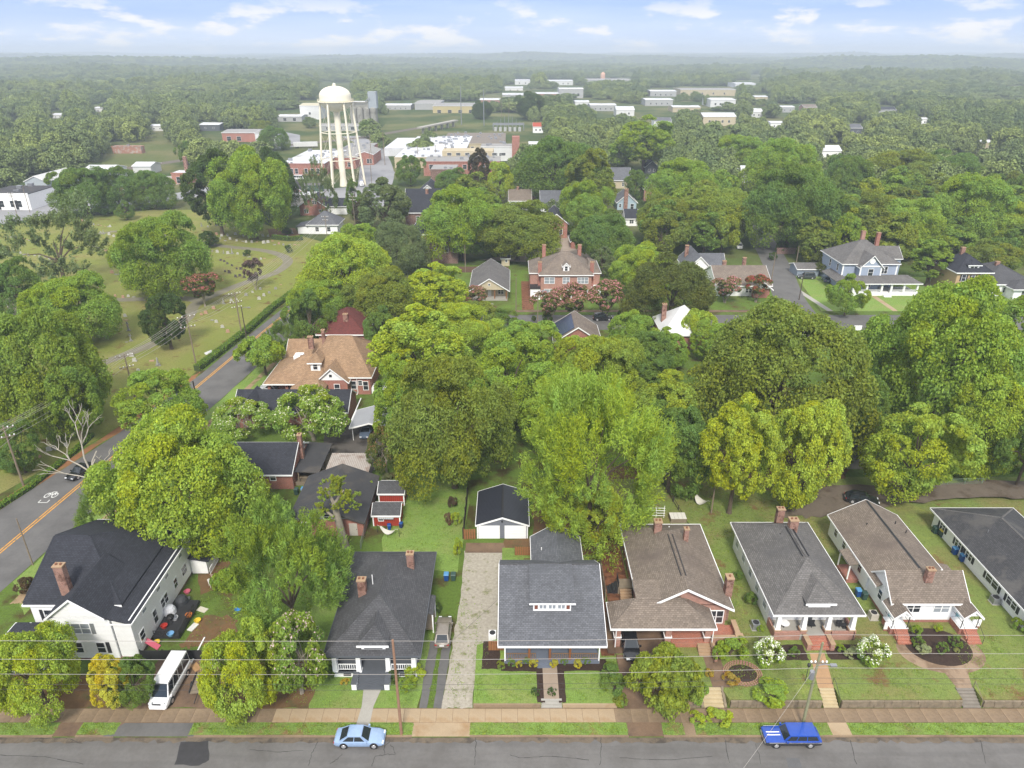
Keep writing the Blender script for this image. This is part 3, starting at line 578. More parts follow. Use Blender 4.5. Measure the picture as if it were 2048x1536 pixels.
    def vent(s, x, y, z, h=.45, r=.06, m=None): s.add('vent_pipe', MB().cyl((x, y, z), (x, y, z+h), r, r, 8), m or M_STEEL)
    def unit(s, x, y): pass
def walls(h, x0, x1, y0, y1, z0, z1, m): return h.box('wall', x0, x1, y0, y1, z0, z1, m)
# ---------------------------------------------------------------- front row
def white_farmhouse():
    h = House('farmhouse', 'white two-storey house with black shingle roof and tall brick chimney', 'house', (-46.5, 58, 0))
    b = h.box
    b('wall', -52.2, -42.4, 59.4, 74, .4, 6.0, M_SIDE); b('wall', -49.0, -42.5, 57.2, 59.4, .4, 6.0, M_SIDE); b('wall', -42.4, -40.5, 57.4, 72.5, .4, 5.5, M_SIDE)
    b('foundation', -52.1, -40.6, 57.3, 73.9, 0, .4, M_BRICKD)
    h.hip(-52.2, -42.4, 59.4, 74, 6.15, 9.6, (-52.6, 66.6, -48.6, 66.6), M_SHBLK, .4, sides='SNW')
    h.gable(-49.0, -42.75, 57.2, 64.5, 6.2, 8.75, 'y', M_SHBLK, .06, .3, M_SIDE, ends=(1, 0), gut=False)
    h.slab('extension_roof', [(-42.7, 57.0, 6.15), (-40.15, 57.0, 5.35), (-40.15, 72.8, 5.35), (-42.7, 72.8, 6.15)], M_SHBLK)
    h.add('gutter', MB().box(-40.15, -40.05, 57, 72.8, 5.18, 5.36).box(-42.7, -40.1, 56.92, 56.99, 5.25, 5.4), M_TRIM)
    h.chimney(-48.3, 60.3, 6.4, 10.4, 1.0, .7)
    gs = mat('grey_shutter', c(128, 132, 134, .8), .6, .06)
    h.win('S', 57.2, -45.7, 3.9, 1.9, 1.35, 2, gs, gm=M_GLASSL)
    h.win('S', 57.2, -46.6, 1.2, .85, 1.4, 1, None); h.win('S', 57.2, -44.2, 1.2, .85, 1.4, 1, None)
    for u in (-47.5, -43.4): h.add('shutter', h.fbox(MB(), 'S', 57.2, u-.2, u+.2, 0, .05, 1.15, 2.65), M_BLK)
    h.win('S', 59.4, -50.4, 3.7, .9, 1.4, 1, M_BLK)
    for y, w in ((58.8, .9), (61.8, .8), (64.2, 1.6), (67.2, .8), (69.6, 1.2)): h.win('E', -40.5, y, 1.5 if y != 61.8 else 1.1, w, 1.2 if y != 61.8 else 1.7, 2 if w > 1.3 else 1)
    for y in (60.2, 63.6, 65.8, 69.5): h.win('E', -40.5, y, 4.1, .8, .45, 1, mid=False, gm=M_GLASSL)
    # low porch roof on the near left
    h.hip(-54.3, -49.0, 55.2, 59.3, 3.05, 4.0, (-52.2, 58.6, -49.6, 58.6), M_SHBLK, .3, name='porch_roof')
    for x in (-54, -51.6, -49.3): h.column(x, 55.3, .35, 2.9)
    b('porch_floor', -54.2, -49.05, 55.1, 59.35, .1, .38, M_DKG); h.rail('S', 55.2, -53.8, -51.8, .38)
    # dark deck against the east wall
    b('deck', -40.4, -37.4, 60.2, 66.0, .15, .55, M_BLK); h.rail('E', -37.4, 60.2, 64.5, .55, .8, M_BLK); h.rail('S', 60.2, -40.2, -38.6, .55, .8, M_BLK)
    b('porch_wall', -40.4, -38.4, 71.2, 73.5, .2, 2.2, M_WHITE); h.slab('porch_cover', [(-40.4, 70.8, 2.9), (-37.9, 70.8, 2.4), (-37.9, 73.8, 2.4), (-40.4, 73.8, 2.9)], M_SHBLK); h.rail('E', -38.0, 70.9, 73.6, .3, .9)
white_farmhouse()
def porch_bungalow():
    h = House('bungalow', 'charcoal hip-roofed bungalow with white porch railings beside the gravel drive', 'house', (-14.4, 55, 0)); b = h.box
    b('wall', -18.9, -10.0, 57.4, 70.6, 0, 3.5, M_WHITE); b('porch_floor', -18.9, -10.0, 54.9, 57.4, .55, .8, M_DKG)
    b('porch_wall', -18.8, -16.2, 54.95, 55.15, 0, .8, M_WHITE); b('porch_wall', -12.9, -10.05, 54.95, 55.15, 0, .8, M_WHITE)
    for x in (-17.4, -11.45): h.add('porch_vent', MB().box(x-.4, x+.4, 54.9, 54.945, .2, .5), M_BLK)
    h.hip(-18.95, -9.95, 54.85, 70.6, 3.62, 6.6, (-14.4, 60.2, -14.4, 66.8), M_SHCH, .52, tm=M_DKG)
    for x in (-18.6, -16.1, -13.0, -10.3): h.column(x, 55.1, .8, 3.45, a=.3, b=.2)
    h.rail('S', 55.15, -18.3, -16.4, .8); h.rail('S', 55.15, -12.7, -10.6, .8); h.rail('W', -18.7, 55.3, 57.2, .8); h.rail('E', -10.2, 55.3, 57.2, .8)
    h.win('S', 57.4, -17.4, 1.4, 1.5, 1.4, 2); h.win('S', 57.4, -11.6, 1.4, 1.5, 1.4, 2); h.door('S', 57.4, -14.5, .8, 1.0, 2.05, M_WOOD)
    for y in (60, 63.5, 67): h.win('E', -10.0, y, 1.3, .9, 1.4); h.win('W', -18.9, y, 1.3, .9, 1.4)
    b('dormer_wall', -15.6, -13.1, 54.95, 57.5, 3.75, 4.62, M_TRIM); h.hip(-15.75, -12.95, 54.9, 58.4, 4.66, 5.8, (-14.35, 56.5, -14.35, 58.6), M_SHCH, .2, name='dormer_roof', sides='S')
    h.add('louvre', MB().box(-15.3, -13.4, 54.9, 54.945, 4.02, 4.4), M_LOUV)
    for x in (-16.35, -12.95): b('knee_wall', x-.25, x+.25, 53.2, 54.9, 0, .85, M_WHITE); b('coping', x-.3, x+.3, 53.15, 54.9, .85, .93, M_DKG)
    h.steps(-16.1, -13.2, 54.9, 0, .78, 5, M_DKG, .33)
    h.chimney(-16.6, 61.7, 5.0, 7.3, .9, .7); h.chimney(-11.9, 66.6, 4.6, 7.0, .8, .7)
    h.vent(-15.6, 62.6, 5.6, 1.6, .05, M_TRIM); h.vent(-15.6, 67.8, 5.4, .3, .2, M_TRIM); h.vent(-11.0, 61.9, 4.2, .3, .05, M_TRIM)
    b('side_porch', -10.0, -9.0, 61.3, 63.9, .4, .6, M_WOODG); h.slab('side_porch_roof', [(-9.95, 61, 3.35), (-8.8, 61, 3.0), (-8.8, 64, 3.0), (-9.95, 64, 3.35)], M_SHCH)
    for y in (61.3, 63.8): h.column(-8.95, y, 0, 2.9, a=.07, b=.07)
porch_bungalow()
def main_bungalow():
    z = .45; h = House('bungalow', 'slate-grey gabled bungalow with wide shed dormer and wood-railed porch', 'house', (4.3, 57, z)); b = h.box
    bb = mat('grey_blue_base', c(122, 130, 144, .75), .7, .08)
    b('wall', -.9, 9.45, 58.4, 68.8, 0, 3.3, M_GSIDE); b('porch_floor', -.8, 9.35, 56.3, 58.4, 0, .42, bb)
    m = M_SHGR
    h.slab('roof', [(-1.45, 55.75, 3.1), (9.95, 55.75, 3.1), (9.95, 64.7, 6.6), (-1.45, 64.7, 6.6)], m, .16)
    h.slab('roof', [(-1.45, 64.7, 6.6), (9.95, 64.7, 6.6), (9.95, 69.2, 3.5), (-1.45, 69.2, 3.5)], m, .16)
    h.add('gutter', MB().box(-1.5, 10.0, 55.66, 55.74, 2.9, 3.12), M_TRIM)
    for x in (-1.52, 9.96): h.add('trim', MB().extr([(x, 55.75, 2.9), (x, 64.7, 6.4), (x, 69.2, 3.3), (x, 69.2, 3.515), (x, 64.7, 6.615), (x, 55.75, 3.115)], (.06, 0, 0)), M_TRIM)
    for x in (-.9, 9.3): h.add('gable_wall', MB().extr([(x, 58.4, 3.2), (x, 68.8, 3.2), (x, 64.7, 6.4)], (.15, 0, 0)), M_GSIDE)
    h.add('ridge_cap', MB().extr([(-1.4, 64.5, 6.56), (-1.4, 64.7, 6.67), (-1.4, 64.9, 6.54)], (11.3, 0, 0)), M_SHCH)
    # dormer
    b('dormer_wall', 2.3, 6.4, 59.4, 64, 4.0, 5.82, M_TRIM); h.slab('dormer_roof', [(1.9, 59.0, 5.9), (6.8, 59.0, 5.9), (6.8, 64.6, 6.66), (1.9, 64.6, 6.66)], m, .12)
    h.add('dormer_trim', MB().box(1.85, 6.85, 58.92, 58.995, 5.75, 5.92), M_TRIM)
    for u in (3.35, 4.35, 5.35): h.win('S', 59.4, u, 4.85, .72, .6, 2, mid=False, gm=M_GLASSL)
    rs = mat('russet_shutter', c(140, 84, 66, .75), .7, .1)
    for u in (2.62, 6.08): h.add('shutter', h.fbox(MB(), 'S', 59.4, u-.18, u+.18, 0, .05, 4.8, 5.5), rs)
    # rear wing
    b('wall', 2.7, 8.3, 68.8, 73.8, 0, 3.2, M_GSIDE); h.gable(2.7, 8.3, 65.6, 73.8, 3.5, 5.3, 'y', m, .35, .3, M_GSIDE, ends=(0, 1))
    # porch
    for x in (-.75, 9.3): h.add('post', MB().box(x-.07, x+.07, 56.32, 56.46, 0, 2.95), M_TRIM)
    wd = mat('stained_post', c(150, 98, 62, .7), .75, .12)
    for x in (1.85, 2.75+1.3, 6.2): h.add('post', MB().box(x-.12, x+.12, 56.45, 56.7, .42, 2.9), wd)
    for a, bb2 in ((-.6, 2.55), (4.25, 9.15)): h.rail('S', 56.5, a, bb2, .42, .9, mat('brown_railing', c(150, 120, 92, .7), .8, .12), .2)
    h.win('S', 58.4, .6, 1.2, 1.6, 1.3, 2); h.win('S', 58.4, 7.2, 1.2, 1.6, 1.3, 2); h.door('S', 58.4, 3.4, .45, 1.0, 2.0, M_BLK)
    h.steps(2.7, 4.15, 56.3, 0, .42, 2, bb, .3)
    for y in (60.5, 63.5, 66.8): h.win('W', -.9, y, 1.2, .9, 1.3); h.win('E', 9.45, y, 1.2, .9, 1.3)
    h.vent(3.6, 70.2, 4.2, .4, .05, M_TRIM); h.box('stoop', -2.6, -.92, 58.2, 59.1, -.3, .5, M_WOOD); h.rail('S', 58.2, -2.6, -.95, .5, .8, M_WOOD)
    b('meter_box', -1.15, -.92, 63.3, 63.8, .9, 1.7, M_STEEL)
main_bungalow()
def brown_bungalow():
    z = .9; h = House('bungalow', 'red-brick bungalow with brown roof, broad front gable and side carport', 'house', (18, 60, z)); b = h.box; m = M_SHBR
    b('wall', 14.5, 23.9, 60.9, 75.2, 0, 3.6, M_BRICK2)
    # main ridge runs back from the front gable, hipped at the rear
    mb = MB(); q = lambda x, y, zz: (x, y, zz); xr = 19.1
    fl, fr, bl, br, r0, r1 = q(14.05, 60.2, 3.45), q(24.5, 60.2, 3.45), q(14.05, 75.8, 3.45), q(24.4, 75.8, 3.45), q(xr, 60.2, 6.35), q(xr, 70.6, 6.35)
    mb.poly([fl, bl, r1, r0]); mb.poly([fr, r0, r1, br]); mb.poly([bl, br, r1])
    dn = lambda p: (p[0], p[1], p[2]-.16)
    for a, e in ((fl, r0), (r0, fr), (fr, br), (br, bl), (bl, fl)): mb.poly([a, e, dn(e), dn(a)])
    mb.poly([dn(fl), dn(r0), dn(r1), dn(bl)]); mb.poly([dn(fr), dn(br), dn(r1), dn(r0)]); mb.poly([dn(bl), dn(r1), dn(br)])
    r = h.add('roof', mb, m); tr = MB()
    for a, e in ((fl, r0), (r0, fr)): tr.extr([(a[0], 60.19, a[2]-.26), (e[0], 60.19, e[2]-.26), (e[0], 60.19, e[2]+.015), (a[0], 60.19, a[2]+.015)], (0, -.07, 0))
    tr.box(13.97, 14.045, 60.2, 75.85, 3.2, 3.47).box(24.41, 24.5, 60.2, 75.85, 3.2, 3.47).box(13.97, 24.5, 75.81, 75.9, 3.2, 3.47); h.add('trim', tr, M_TRIM, r)
    h.add('gable_wall', MB().extr([(14.6, 60.9, 3.5), (23.8, 60.9, 3.5), (19.1, 60.9, 6.1)], (0, .15, 0)), M_BRICK2)
    vr = MB().box(xr-.32, xr-.22, 62.5, 70, 6.26, 6.33).box(xr+.22, xr+.32, 62.5, 70, 6.26, 6.33); h.add('ridge_vent', vr, M_BLK, r)
    # porch and carport wing
    h.hip(10.95, 21.6, 58.1, 61.4, 3.1, 4.75, (13.6, 60.6, 18.6, 60.6), m, .35, name='porch_roof'); h.slab('porch_roof', [(13.6, 60.6, 4.75), (18.6, 60.6, 4.75), (18.6, 63.4, 5.0), (13.6, 63.4, 5.0)], m, .1)
    h.slab('side_roof', [(10.6, 61.6, 3.12), (14.6, 61.6, 3.7), (14.6, 60.6, 4.7), (13.6, 60.6, 4.74)], m, .1)
    for x in (11.5, 17.0, 21.3):
        b('pier', x-.32, x+.32, 58.3, 58.95, 0, 2.95, M_BRICK2); b('pier_cap', x-.42, x+.42, 58.2, 59.05, 1.3, 1.42, M_TRIM)
    for x in (11.25, 21.75): h.add('downspout', MB().cyl((x, 58.05, .2), (x, 58.05, 3.0), .06, .06, 6), M_TRIM)
    b('porch_floor', 17.4, 21.9, 58.2, 60.9, 0, .62, M_BRICKW); b('terrace_floor', 21.9, 24.6, 58.5, 60.9, 0, .62, M_BRICKW)
    b('parapet', 21.6, 25.0, 58.2, 58.5, 0, 1.3, M_BRICK2); b('parapet', 24.6, 24.95, 58.5, 60.9, 0, 1.3, M_BRICK2); b('coping', 21.6, 24.4, 58.12, 58.58, 1.3, 1.42, M_STONE); b('coping', 24.5, 25.05, 58.6, 60.9, 1.3, 1.42, M_STONE); b('corner_cap', 24.35, 25.2, 58.0, 58.75, 1.42, 1.55, M_STONE)
    h.win('S', 60.9, 22.8, 1.0, 1.5, 1.7, 2, gm=M_GLASS); h.win('S', 60.9, 19.0, 1.0, 1.4, 1.4, 2); h.door('S', 60.9, 20.9, .62)
    h.steps(20.2, 21.6, 58.2, 0, .6, 4, M_STONE, .32)
    b('stair_wall', 21.62, 21.95, 56.2, 58.2, 0, .75, M_BRICK2); b('stair_cap', 21.56, 22.02, 56.1, 58.2, .75, .86, M_STONE); h.add('handrail', MB().tube([(21.55, 58.1, 1.5), (21.55, 56.8, 1.0), (21.55, 56.0, .85)], .03).cyl((21.55, 56, 0), (21.55, 56, .85), .03), M_BLK)
    h.chimney(17.9, 71.6, 4.8, 7.0, .9, .8); h.chimney(21.1, 70.2, 4.6, 6.9, .55, .55); h.chimney(24.35, 62.7, 0, 5.9, .75, .9)
    h.vent(19.8, 73.4, 4.4, .5, .06, M_TRIM)
    for y in (63, 66.5, 70, 73): h.win('E', 23.9, y, 1.2, .9, 1.3); h.win('W', 14.5, y, 1.2, .9, 1.3)
    b('side_landing', 12.7, 14.45, 66.6, 68.2, .0, 1.0, M_WOODG); h.rail('W', 12.75, 66.6, 68.2, 1.0, .85, M_BLK)
    for k in range(5): b('side_step', 12.9, 14.3, 66.6-.3*(k+1), 66.6-.3*k, 0, 1.0-.19*(k+1), M_STONE)
    for k in range(4): b('side_step', 12.7-.3*(k+1), 12.7-.3*k, 66.7, 68.0, 0, 1.0-.22*(k+1), M_BLK)
brown_bungalow()
def grey_hip_house():
    z = .9; h = House('bungalow', 'white house with weathered grey hip roof and brick front porch between hydrangeas', 'house', (33.4, 60, z)); b = h.box; m = M_SHGY
    b('wall', 29.0, 37.9, 61.6, 75.4, 0, 3.5, M_SIDE); b('porch_floor', 29.0, 37.9, 59.3, 61.6, 0, .72, M_CONC)
    h.hip(28.95, 37.95, 59.75, 75.5, 3.62, 7.1, (33.5, 64.6, 33.5, 70.6), m, .5)
    h.add('ridge_vent', MB().box(33.1, 33.2, 65, 70.5, 6.98, 7.08).box(33.8, 33.9, 65, 70.5, 6.98, 7.08), M_BLK)
    for x in (29.35, 32.2, 34.9, 37.6): h.column(x, 59.75, .72, 3.45, a=.3, b=.2, base=1.15)
    b('porch_wall', 29.2, 31.8, 59.25, 59.55, 0, 1.1, M_BRICK2); b('porch_wall', 35.3, 37.8, 59.25, 59.55, 0, 1.1, M_BRICK2); b('porch_wall', 28.95, 29.2, 59.25, 61.6, 0, 1.1, M_BRICK2); b('porch_wall', 37.7, 37.95, 59.25, 61.6, 0, 1.1, M_BRICK2)
    h.steps(32.6, 34.6, 59.2, 0, .72, 4, M_BRICKW, .36)
    for x in (32.3, 34.85): b('cheek_wall', x-.22, x+.22, 57.7, 59.2, 0, .85, M_BRICK2); b('cheek_cap', x-.28, x+.28, 57.65, 59.2, .85, .95, M_STONE)
    b('dormer_wall', 32.4, 34.8, 59.95, 63, 3.85, 4.78, M_TRIM); h.hip(32.2, 35.0, 59.9, 63, 4.8, 6.15, (33.6, 61.6, 33.6, 63.2), m, .22, name='dormer_roof', sides='S'); h.add('louvre', MB().box(33.0, 34.2, 59.89, 59.945, 4.35, 4.62), M_BLK)
    h.win('S', 61.6, 30.6, 1.4, 1.5, 1.4, 2); h.win('S', 61.6, 36.4, 1.4, 1.5, 1.4, 2); h.door('S', 61.6, 33.5, .72, 1.0, 2.05, M_DKG)
    for y in (63, 65.8, 68.5, 71.2, 74): h.win('W', 29.0, y, 1.2, 1.0, 1.5, 1, gm=M_GLASSL)
    h.chimney(33.9, 70.4, 6.2, 8.1, 1.0, .8); h.chimney(34.3, 75.2, 2.5, 6.3, .9, .7)
    for x, y, zz in ((31.5, 66, 5.2), (31.0, 69.5, 4.9), (32.4, 70.0, 6.0)): h.vent(x, y, zz, .4, .07, M_BLK)
    b('patio_chair', 36.9, 37.4, 60.2, 60.7, .72, 1.15, M_BLK)
grey_hip_house()
def cottage():
    z = .9; h = House('cottage', 'white cottage with brown roof and two small gabled entries', 'house', (47, 62, z)); b = h.box; m = M_SHBR
    b('wall', 42.7, 51.1, 62.0, 67, .35, 3.4, M_SIDE); b('wall', 42.5, 50.8, 67, 78.0, .3, 3.35, M_SIDE); b('foundation', 42.75, 51.05, 61.98, 77.9, 0, .36, M_BRICK)
    h.gable(42.7, 51.1, 61.9, 66.6, 3.5, 5.6, 'x', m, .4, .2, M_SIDE); h.gable(42.5, 50.8, 64.3, 78.0, 3.45, 5.65, 'y', m, .45, .25, M_SIDE, ends=(0, 1), ridge=M_BLK)
    for xa, xb in ((42.1, 44.3), (49.8, 52.0)):
        h.gable(xa+.2, xb-.2, 60.0, 62.6, 2.75, 3.6, 'y', m, .2, .15, M_TRIM, ends=(1, 0), name='entry_roof')
        b('entry_floor', xa+.1, xb-.1, 60.1, 61.97, 0, .8, M_BRICK); b('entry_slab', xa+.1, xb-.1, 60.1, 61.97, .8, .86, M_WHITE); h.steps(xa+.4, xb-.3, 60.1, 0, .8, 5, M_BRICKW, .3)
        h.add('handrail', MB().tube([(xa+.2, 58.7, .9), (xa+.2, 60.1, 1.7), (xa+.2, 61.9, 1.7)], .025).tube([(xb-.2, 58.7, .9), (xb-.2, 60.1, 1.7), (xb-.2, 61.9, 1.7)], .025).cyl((xa+.2, 58.7, 0), (xa+.2, 58.7, .9), .025).cyl((xb-.2, 58.7, 0), (xb-.2, 58.7, .9), .025), M_BLK)
        h.add('entry_post', MB().cyl((xa+.25, 60.2, .86), (xa+.25, 60.2, 2.75), .05, .05, 6).cyl((xb-.25, 60.2, .86), (xb-.25, 60.2, 2.75), .05, .05, 6), M_BLK)
        h.door('S', 62.0, (xa+xb)/2, .86, .9, 1.95, mat('teal_door', c(140, 186, 192, .8), .5, .05))
    h.win('S', 62.0, 45.4, 1.5, 1.5, 1.2, 2, sh=M_WHITE); h.win('S', 62.0, 48.6, 1.5, 1.7, 1.2, 2, gm=M_GLASSL)
    h.win('W', 42.7, 64.2, 1.5, .8, 1.2)
    for y in (69, 71, 73.5, 76): h.win('W', 42.5, y, 1.4, .8, 1.2)
    h.chimney(47.0, 63.3, 4.8, 6.5, .8, .6)
    h.slab('side_porch_roof', [(40.9, 68.6, 2.7), (42.6, 68.6, 3.1), (42.6, 71.6, 3.1), (40.9, 71.6, 2.7)], m, .12); b('side_porch', 41.0, 42.45, 68.6, 71.5, 0, .5, M_BRICK)
    for y in (68.75, 71.4): h.add('post', MB().box(41.0, 41.14, y-.07, y+.07, .5, 2.65), M_TRIM)
    h.slab('side_porch_roof', [(51.2, 66.6, 2.9), (53.0, 66.6, 2.5), (53.0, 69, 2.5), (51.2, 69, 2.9)], m, .12); h.add('post', MB().box(52.8, 52.94, 66.7, 66.84, 0, 2.5).box(52.8, 52.94, 68.8, 68.94, 0, 2.5), M_TRIM)
    for x, y in ((45, 74), (45.8, 73), (48.9, 74.5), (49.3, 72.6)): h.vent(x, y, 4.6 if x < 48 else 4.5, .4, .07, M_BLK)
cottage()
def ranch():
    z = .9; h = House('ranch_house', 'long white ranch house with black roof and blue bins along its wall', 'house', (62, 70, z)); b = h.box
    b('wall', 57.7, 68, 57, 80.2, 0, 2.55, M_SIDE); h.hip(57.7, 68, 57, 80.2, 2.6, 5.0, (62.8, 62, 62.8, 75.2), mat('charcoal_ranch_roof', c(78, 78, 80, .8), .9, .15, .4, pat='shingle', bump=.012, col2=c(92, 90, 88, .8), sc2=.3), .5, ridge=M_SHGY)
    h.gable(60.5, 74, 61.5, 68.6, 2.65, 4.4, 'x', M_TAR, .4, .3, M_SIDE, ends=(0, 1), name='wing_roof'); b('wall', 68, 74, 62, 68.2, 0, 2.6, M_SIDE)
    h.add('flashing', MB().slab([(58.0, 68.9, 2.85), (66.5, 69.6, 3.6), (66.5, 69.75, 3.6), (58.0, 69.05, 2.85)], .1), M_STEEL)
    for y, w in ((60, 1.2), (63.5, 1.6), (67.2, 2.2), (72, 1.2), (74.3, 1.2), (78, 1.0)): h.win('W', 57.7, y, .9, w, 1.2, 2, M_BLK)
    h.vent(60.3, 73.5, 3.3, 1.0, .04); h.vent(60.8, 73.8, 3.5, .4, .14, M_METW); h.vent(63.5, 71.2, 4.4, .2, .2, M_METW)
ranch()
def twin_garage():
    h = House('garage', 'grey two-car garage with black ribbed roof and white doors', 'garage', (-1.35, 78.5, 0)); b = h.box
    b('wall', -4.7, 2.1, 78.6, 86.4, 0, 2.3, M_GSIDE); h.gable(-4.7, 2.1, 78.6, 86.4, 2.35, 3.55, 'y', M_METB, .2, .15, M_GSIDE, ridge=M_BLK)
    for x in (-3.1, .45):
        d = b('garage_door', x-1.45, x+1.45, 78.52, 78.6, .02, 2.1, M_TRIM)
        for k in range(4): h.add('door_panel', MB().box(x-1.4, x+1.4, 78.49, 78.525, .06+.515*k, .54+.515*k), M_WHITE, d)
    b('corner_board', -4.75, -4.6, 78.55, 78.7, 0, 2.3, M_TRIM); b('corner_board', 2.0, 2.15, 78.55, 78.7, 0, 2.3, M_TRIM); h.add('lamp', MB().box(-1.45, -1.2, 78.4, 78.6, 2.75, 2.95), M_BLK)
twin_garage()
for lab, x0, x1, y0, y1, ze, zr in (('red wooden shed with white trim, farther of the two red sheds', -19.3, -15.7, 86.3, 89.3, 2.3, 3.2), ('red wooden shed with lean-to window, nearer of the two red sheds', -19.3, -15.6, 81.4, 84.2, 2.0, 2.9)):
    h = House('shed', lab, 'shed', ((x0+x1)/2, y0, 0), group='red sheds'); h.box('wall', x0, x1, y0, y1, 0, ze, M_REDW); h.gable(x0, x1, y0, y1, ze+.05, zr, 'x', M_SHCH, .25, .15, M_REDW)
    for x in (x0, x1): h.box('corner_board', x-.08, x+.08, y0-.06, y0+.08, 0, ze-.02, M_TRIM)
    if y0 < 85: h.win('S', y0, -18.2, .9, .6, .5); h.slab('awning', [(-18.6, y0-.5, 1.5), (-16.4, y0-.5, 1.5), (-16.4, y0, 1.75), (-18.6, y0, 1.75)], M_METG, .05); h.door('E', x1, y0+1.4, .05, .9, 1.8, M_REDW)
    else: h.win('E', x1, y0+1.5, 1.0, .7, .8)
h = House('workshop', 'brick workshop with black roof behind the tall leaning trunk', 'workshop', (-25, 79, 0))
h.box('wall', -30, -20.2, 79.2, 89.5, 0, 2.7, M_BRICK); h.gable(-30, -20.2, 79.2, 89.5, 2.75, 4.7, 'y', M_TAR, .35, .7, mat('grey_gable', c(176, 176, 178, .75), .8, .1), mat('tar_edge', c(84, 82, 80, .7), .9, .1))
h.door('S', 79.2, -21.6, .05, 1.1, 2.0, mat('old_white_door', c(206, 200, 188, .75), .8, .12)); h.win('S', 79.2, -25, 2.75, .8, .8); h.win('S', 79.2, -28, 1.2, 1, 1)
h = House('brick_house', 'brick house with black gable roof and wooden side porch, behind the workshop', 'house', (-37, 91, 0))
h.box('wall', -47, -33.0, 90.6, 99.6, 0, 2.9, M_BRICK); h.gable(-47, -33.0, 90.6, 99.6, 3.0, 5.6, 'x', M_SHBLK, .4, .15, M_BRICK)
h.win('S', 90.6, -39.6, 1.0, 1.1, 1.5); h.win('S', 90.6, -35.9, 1.6, .8, .9); h.chimney(-32.75, 95.6, 0, 6.6, .6, .8)
h.slab('porch_roof', [(-33.1, 91.5, 2.6), (-29.2, 91.5, 2.3), (-29.2, 100.5, 2.3), (-33.1, 100.5, 2.6)], M_TAR, .12); h.box('porch_floor', -33, -29.4, 91.6, 100.3, 0, .5, M_WOODG); h.rail('S', 91.8, -32.6, -29.5, .5, .9, M_WOODG); h.win('E', -33.0, 97.8, 3.2, .5, .8, mid=False)
for x, y in ((-29.5, 91.7), (-29.5, 96), (-29.5, 100), (-32.4, 91.7)): h.add('post', MB().box(x-.07, x+.07, y-.07, y+.07, .5, 2.25), M_WOODG)
def carport(lab, x0, x1, y0, y1, z, m, gab=0):
    h = House('carport', lab, 'carport', ((x0+x1)/2, (y0+y1)/2, 0))
    if gab: h.gable(x0, x1, y0, y1, z, z+gab, 'y', m, .2, .2)
    else: h.slab('roof', [(x0, y0, z), (x1, y0, z), (x1, y1, z+.35), (x0, y1, z+.35)], m, .1); h.add('trim', MB().box(x0, x1, y0-.07, y0-.005, z-.2, z+.02), M_TRIM)
    for x in (x0+.2, x1-.2):
        for y in (y0+.3, y1-.3): h.add('post', MB().cyl((x, y, 0), (x, y, z-.1), .06, .06, 8), M_TRIM)
carport('grey gabled carport with rust-brown patch on its roof', -27.2, -20.8, 105.2, 111.4, 2.7, mat('faded_sheet_roof', c(170, 172, 176, .74), .6, .08, .4, col2=c(110, 74, 56, .7), thr=(.6, .64), sc2=.22), .9)
carport('flat corrugated carport with rusty white ribbed roof', -28.2, -21.6, 90.0, 96.3, 2.6, mat('rusty_corrugated', c(190, 180, 170, .74), .7, .12, .7, pat='rib', bump=.03, col2=c(138, 112, 96, .7), thr=(.48, .7), sc2=.6))
# ---------------------------------------------------------------- middle distance and town
CLEAR = []
def bld(name, label, cat, px0, px1, pyb, zw, depth, rise, ax, wm, rm, wins=(), hip=False, ov=.4, group=None, fm=None, sh=None, chim=None, x0=None, sides=None, doors=()):
    """a building standing on the ground row pyb between two photo columns: wall height, roof rise and depth in metres"""
    xa, y = P(px0, pyb); xb, _ = P(px1, pyb); h = House(name, label, cat, ((xa+xb)/2, y, 0), group=group)
    h.box('wall', xa, xb, y, y+depth, 0, zw, wm); CLEAR.append((px0-2, PROJ(0, y, zw+rise)[1]-3, px1+2, pyb-(.3 if pyb > 232 else .62)*(pyb-PROJ(0, y, zw)[1])))
    if rise == 0:
        h.box('roof', xa-.1, xb+.1, y-.1, y+depth+.1, zw, zw+.25, rm); h.box('parapet', xa-.15, xb+.15, y-.17, y-.1, zw-.1, zw+.5, wm); rq = random.Random(int(px0))
        for _ in range(int((xb-xa)*depth/90)): ux, uy, us = rq.uniform(xa+1, xb-2), rq.uniform(y+1, y+depth-2), rq.uniform(.7, 1.6); h.box('roof_unit', ux, ux+us*1.3, uy, uy+us, zw+.25, zw+.25+us*.8, M_STEEL)
    elif hip:
        w = xb-xa
        rd = (xa+depth/2, y+depth/2, xb-depth/2, y+depth/2) if w > depth else ((xa+xb)/2, y+w/2, (xa+xb)/2, y+depth-w/2)
        h.hip(xa, xb, y, y+depth, zw+.05, zw+rise, rd, rm, ov, fm, .2)
    else: h.gable(xa, xb, y, y+depth, zw+.05, zw+rise, ax, rm, ov, ov*.8, wm, fm, th=.2)
    for u, z, w, hh, n in wins: h.win('S', y, xa+(xb-xa)*u, z, w, hh, n, sh)
    for u, w, hh in doors: h.door('S', y, xa+(xb-xa)*u, .1, w, hh)
    if chim: h.chimney(xa+(xb-xa)*chim[0], y+depth*chim[1], zw, zw+chim[2], 1.0, .8)
    return h, xa, xb, y
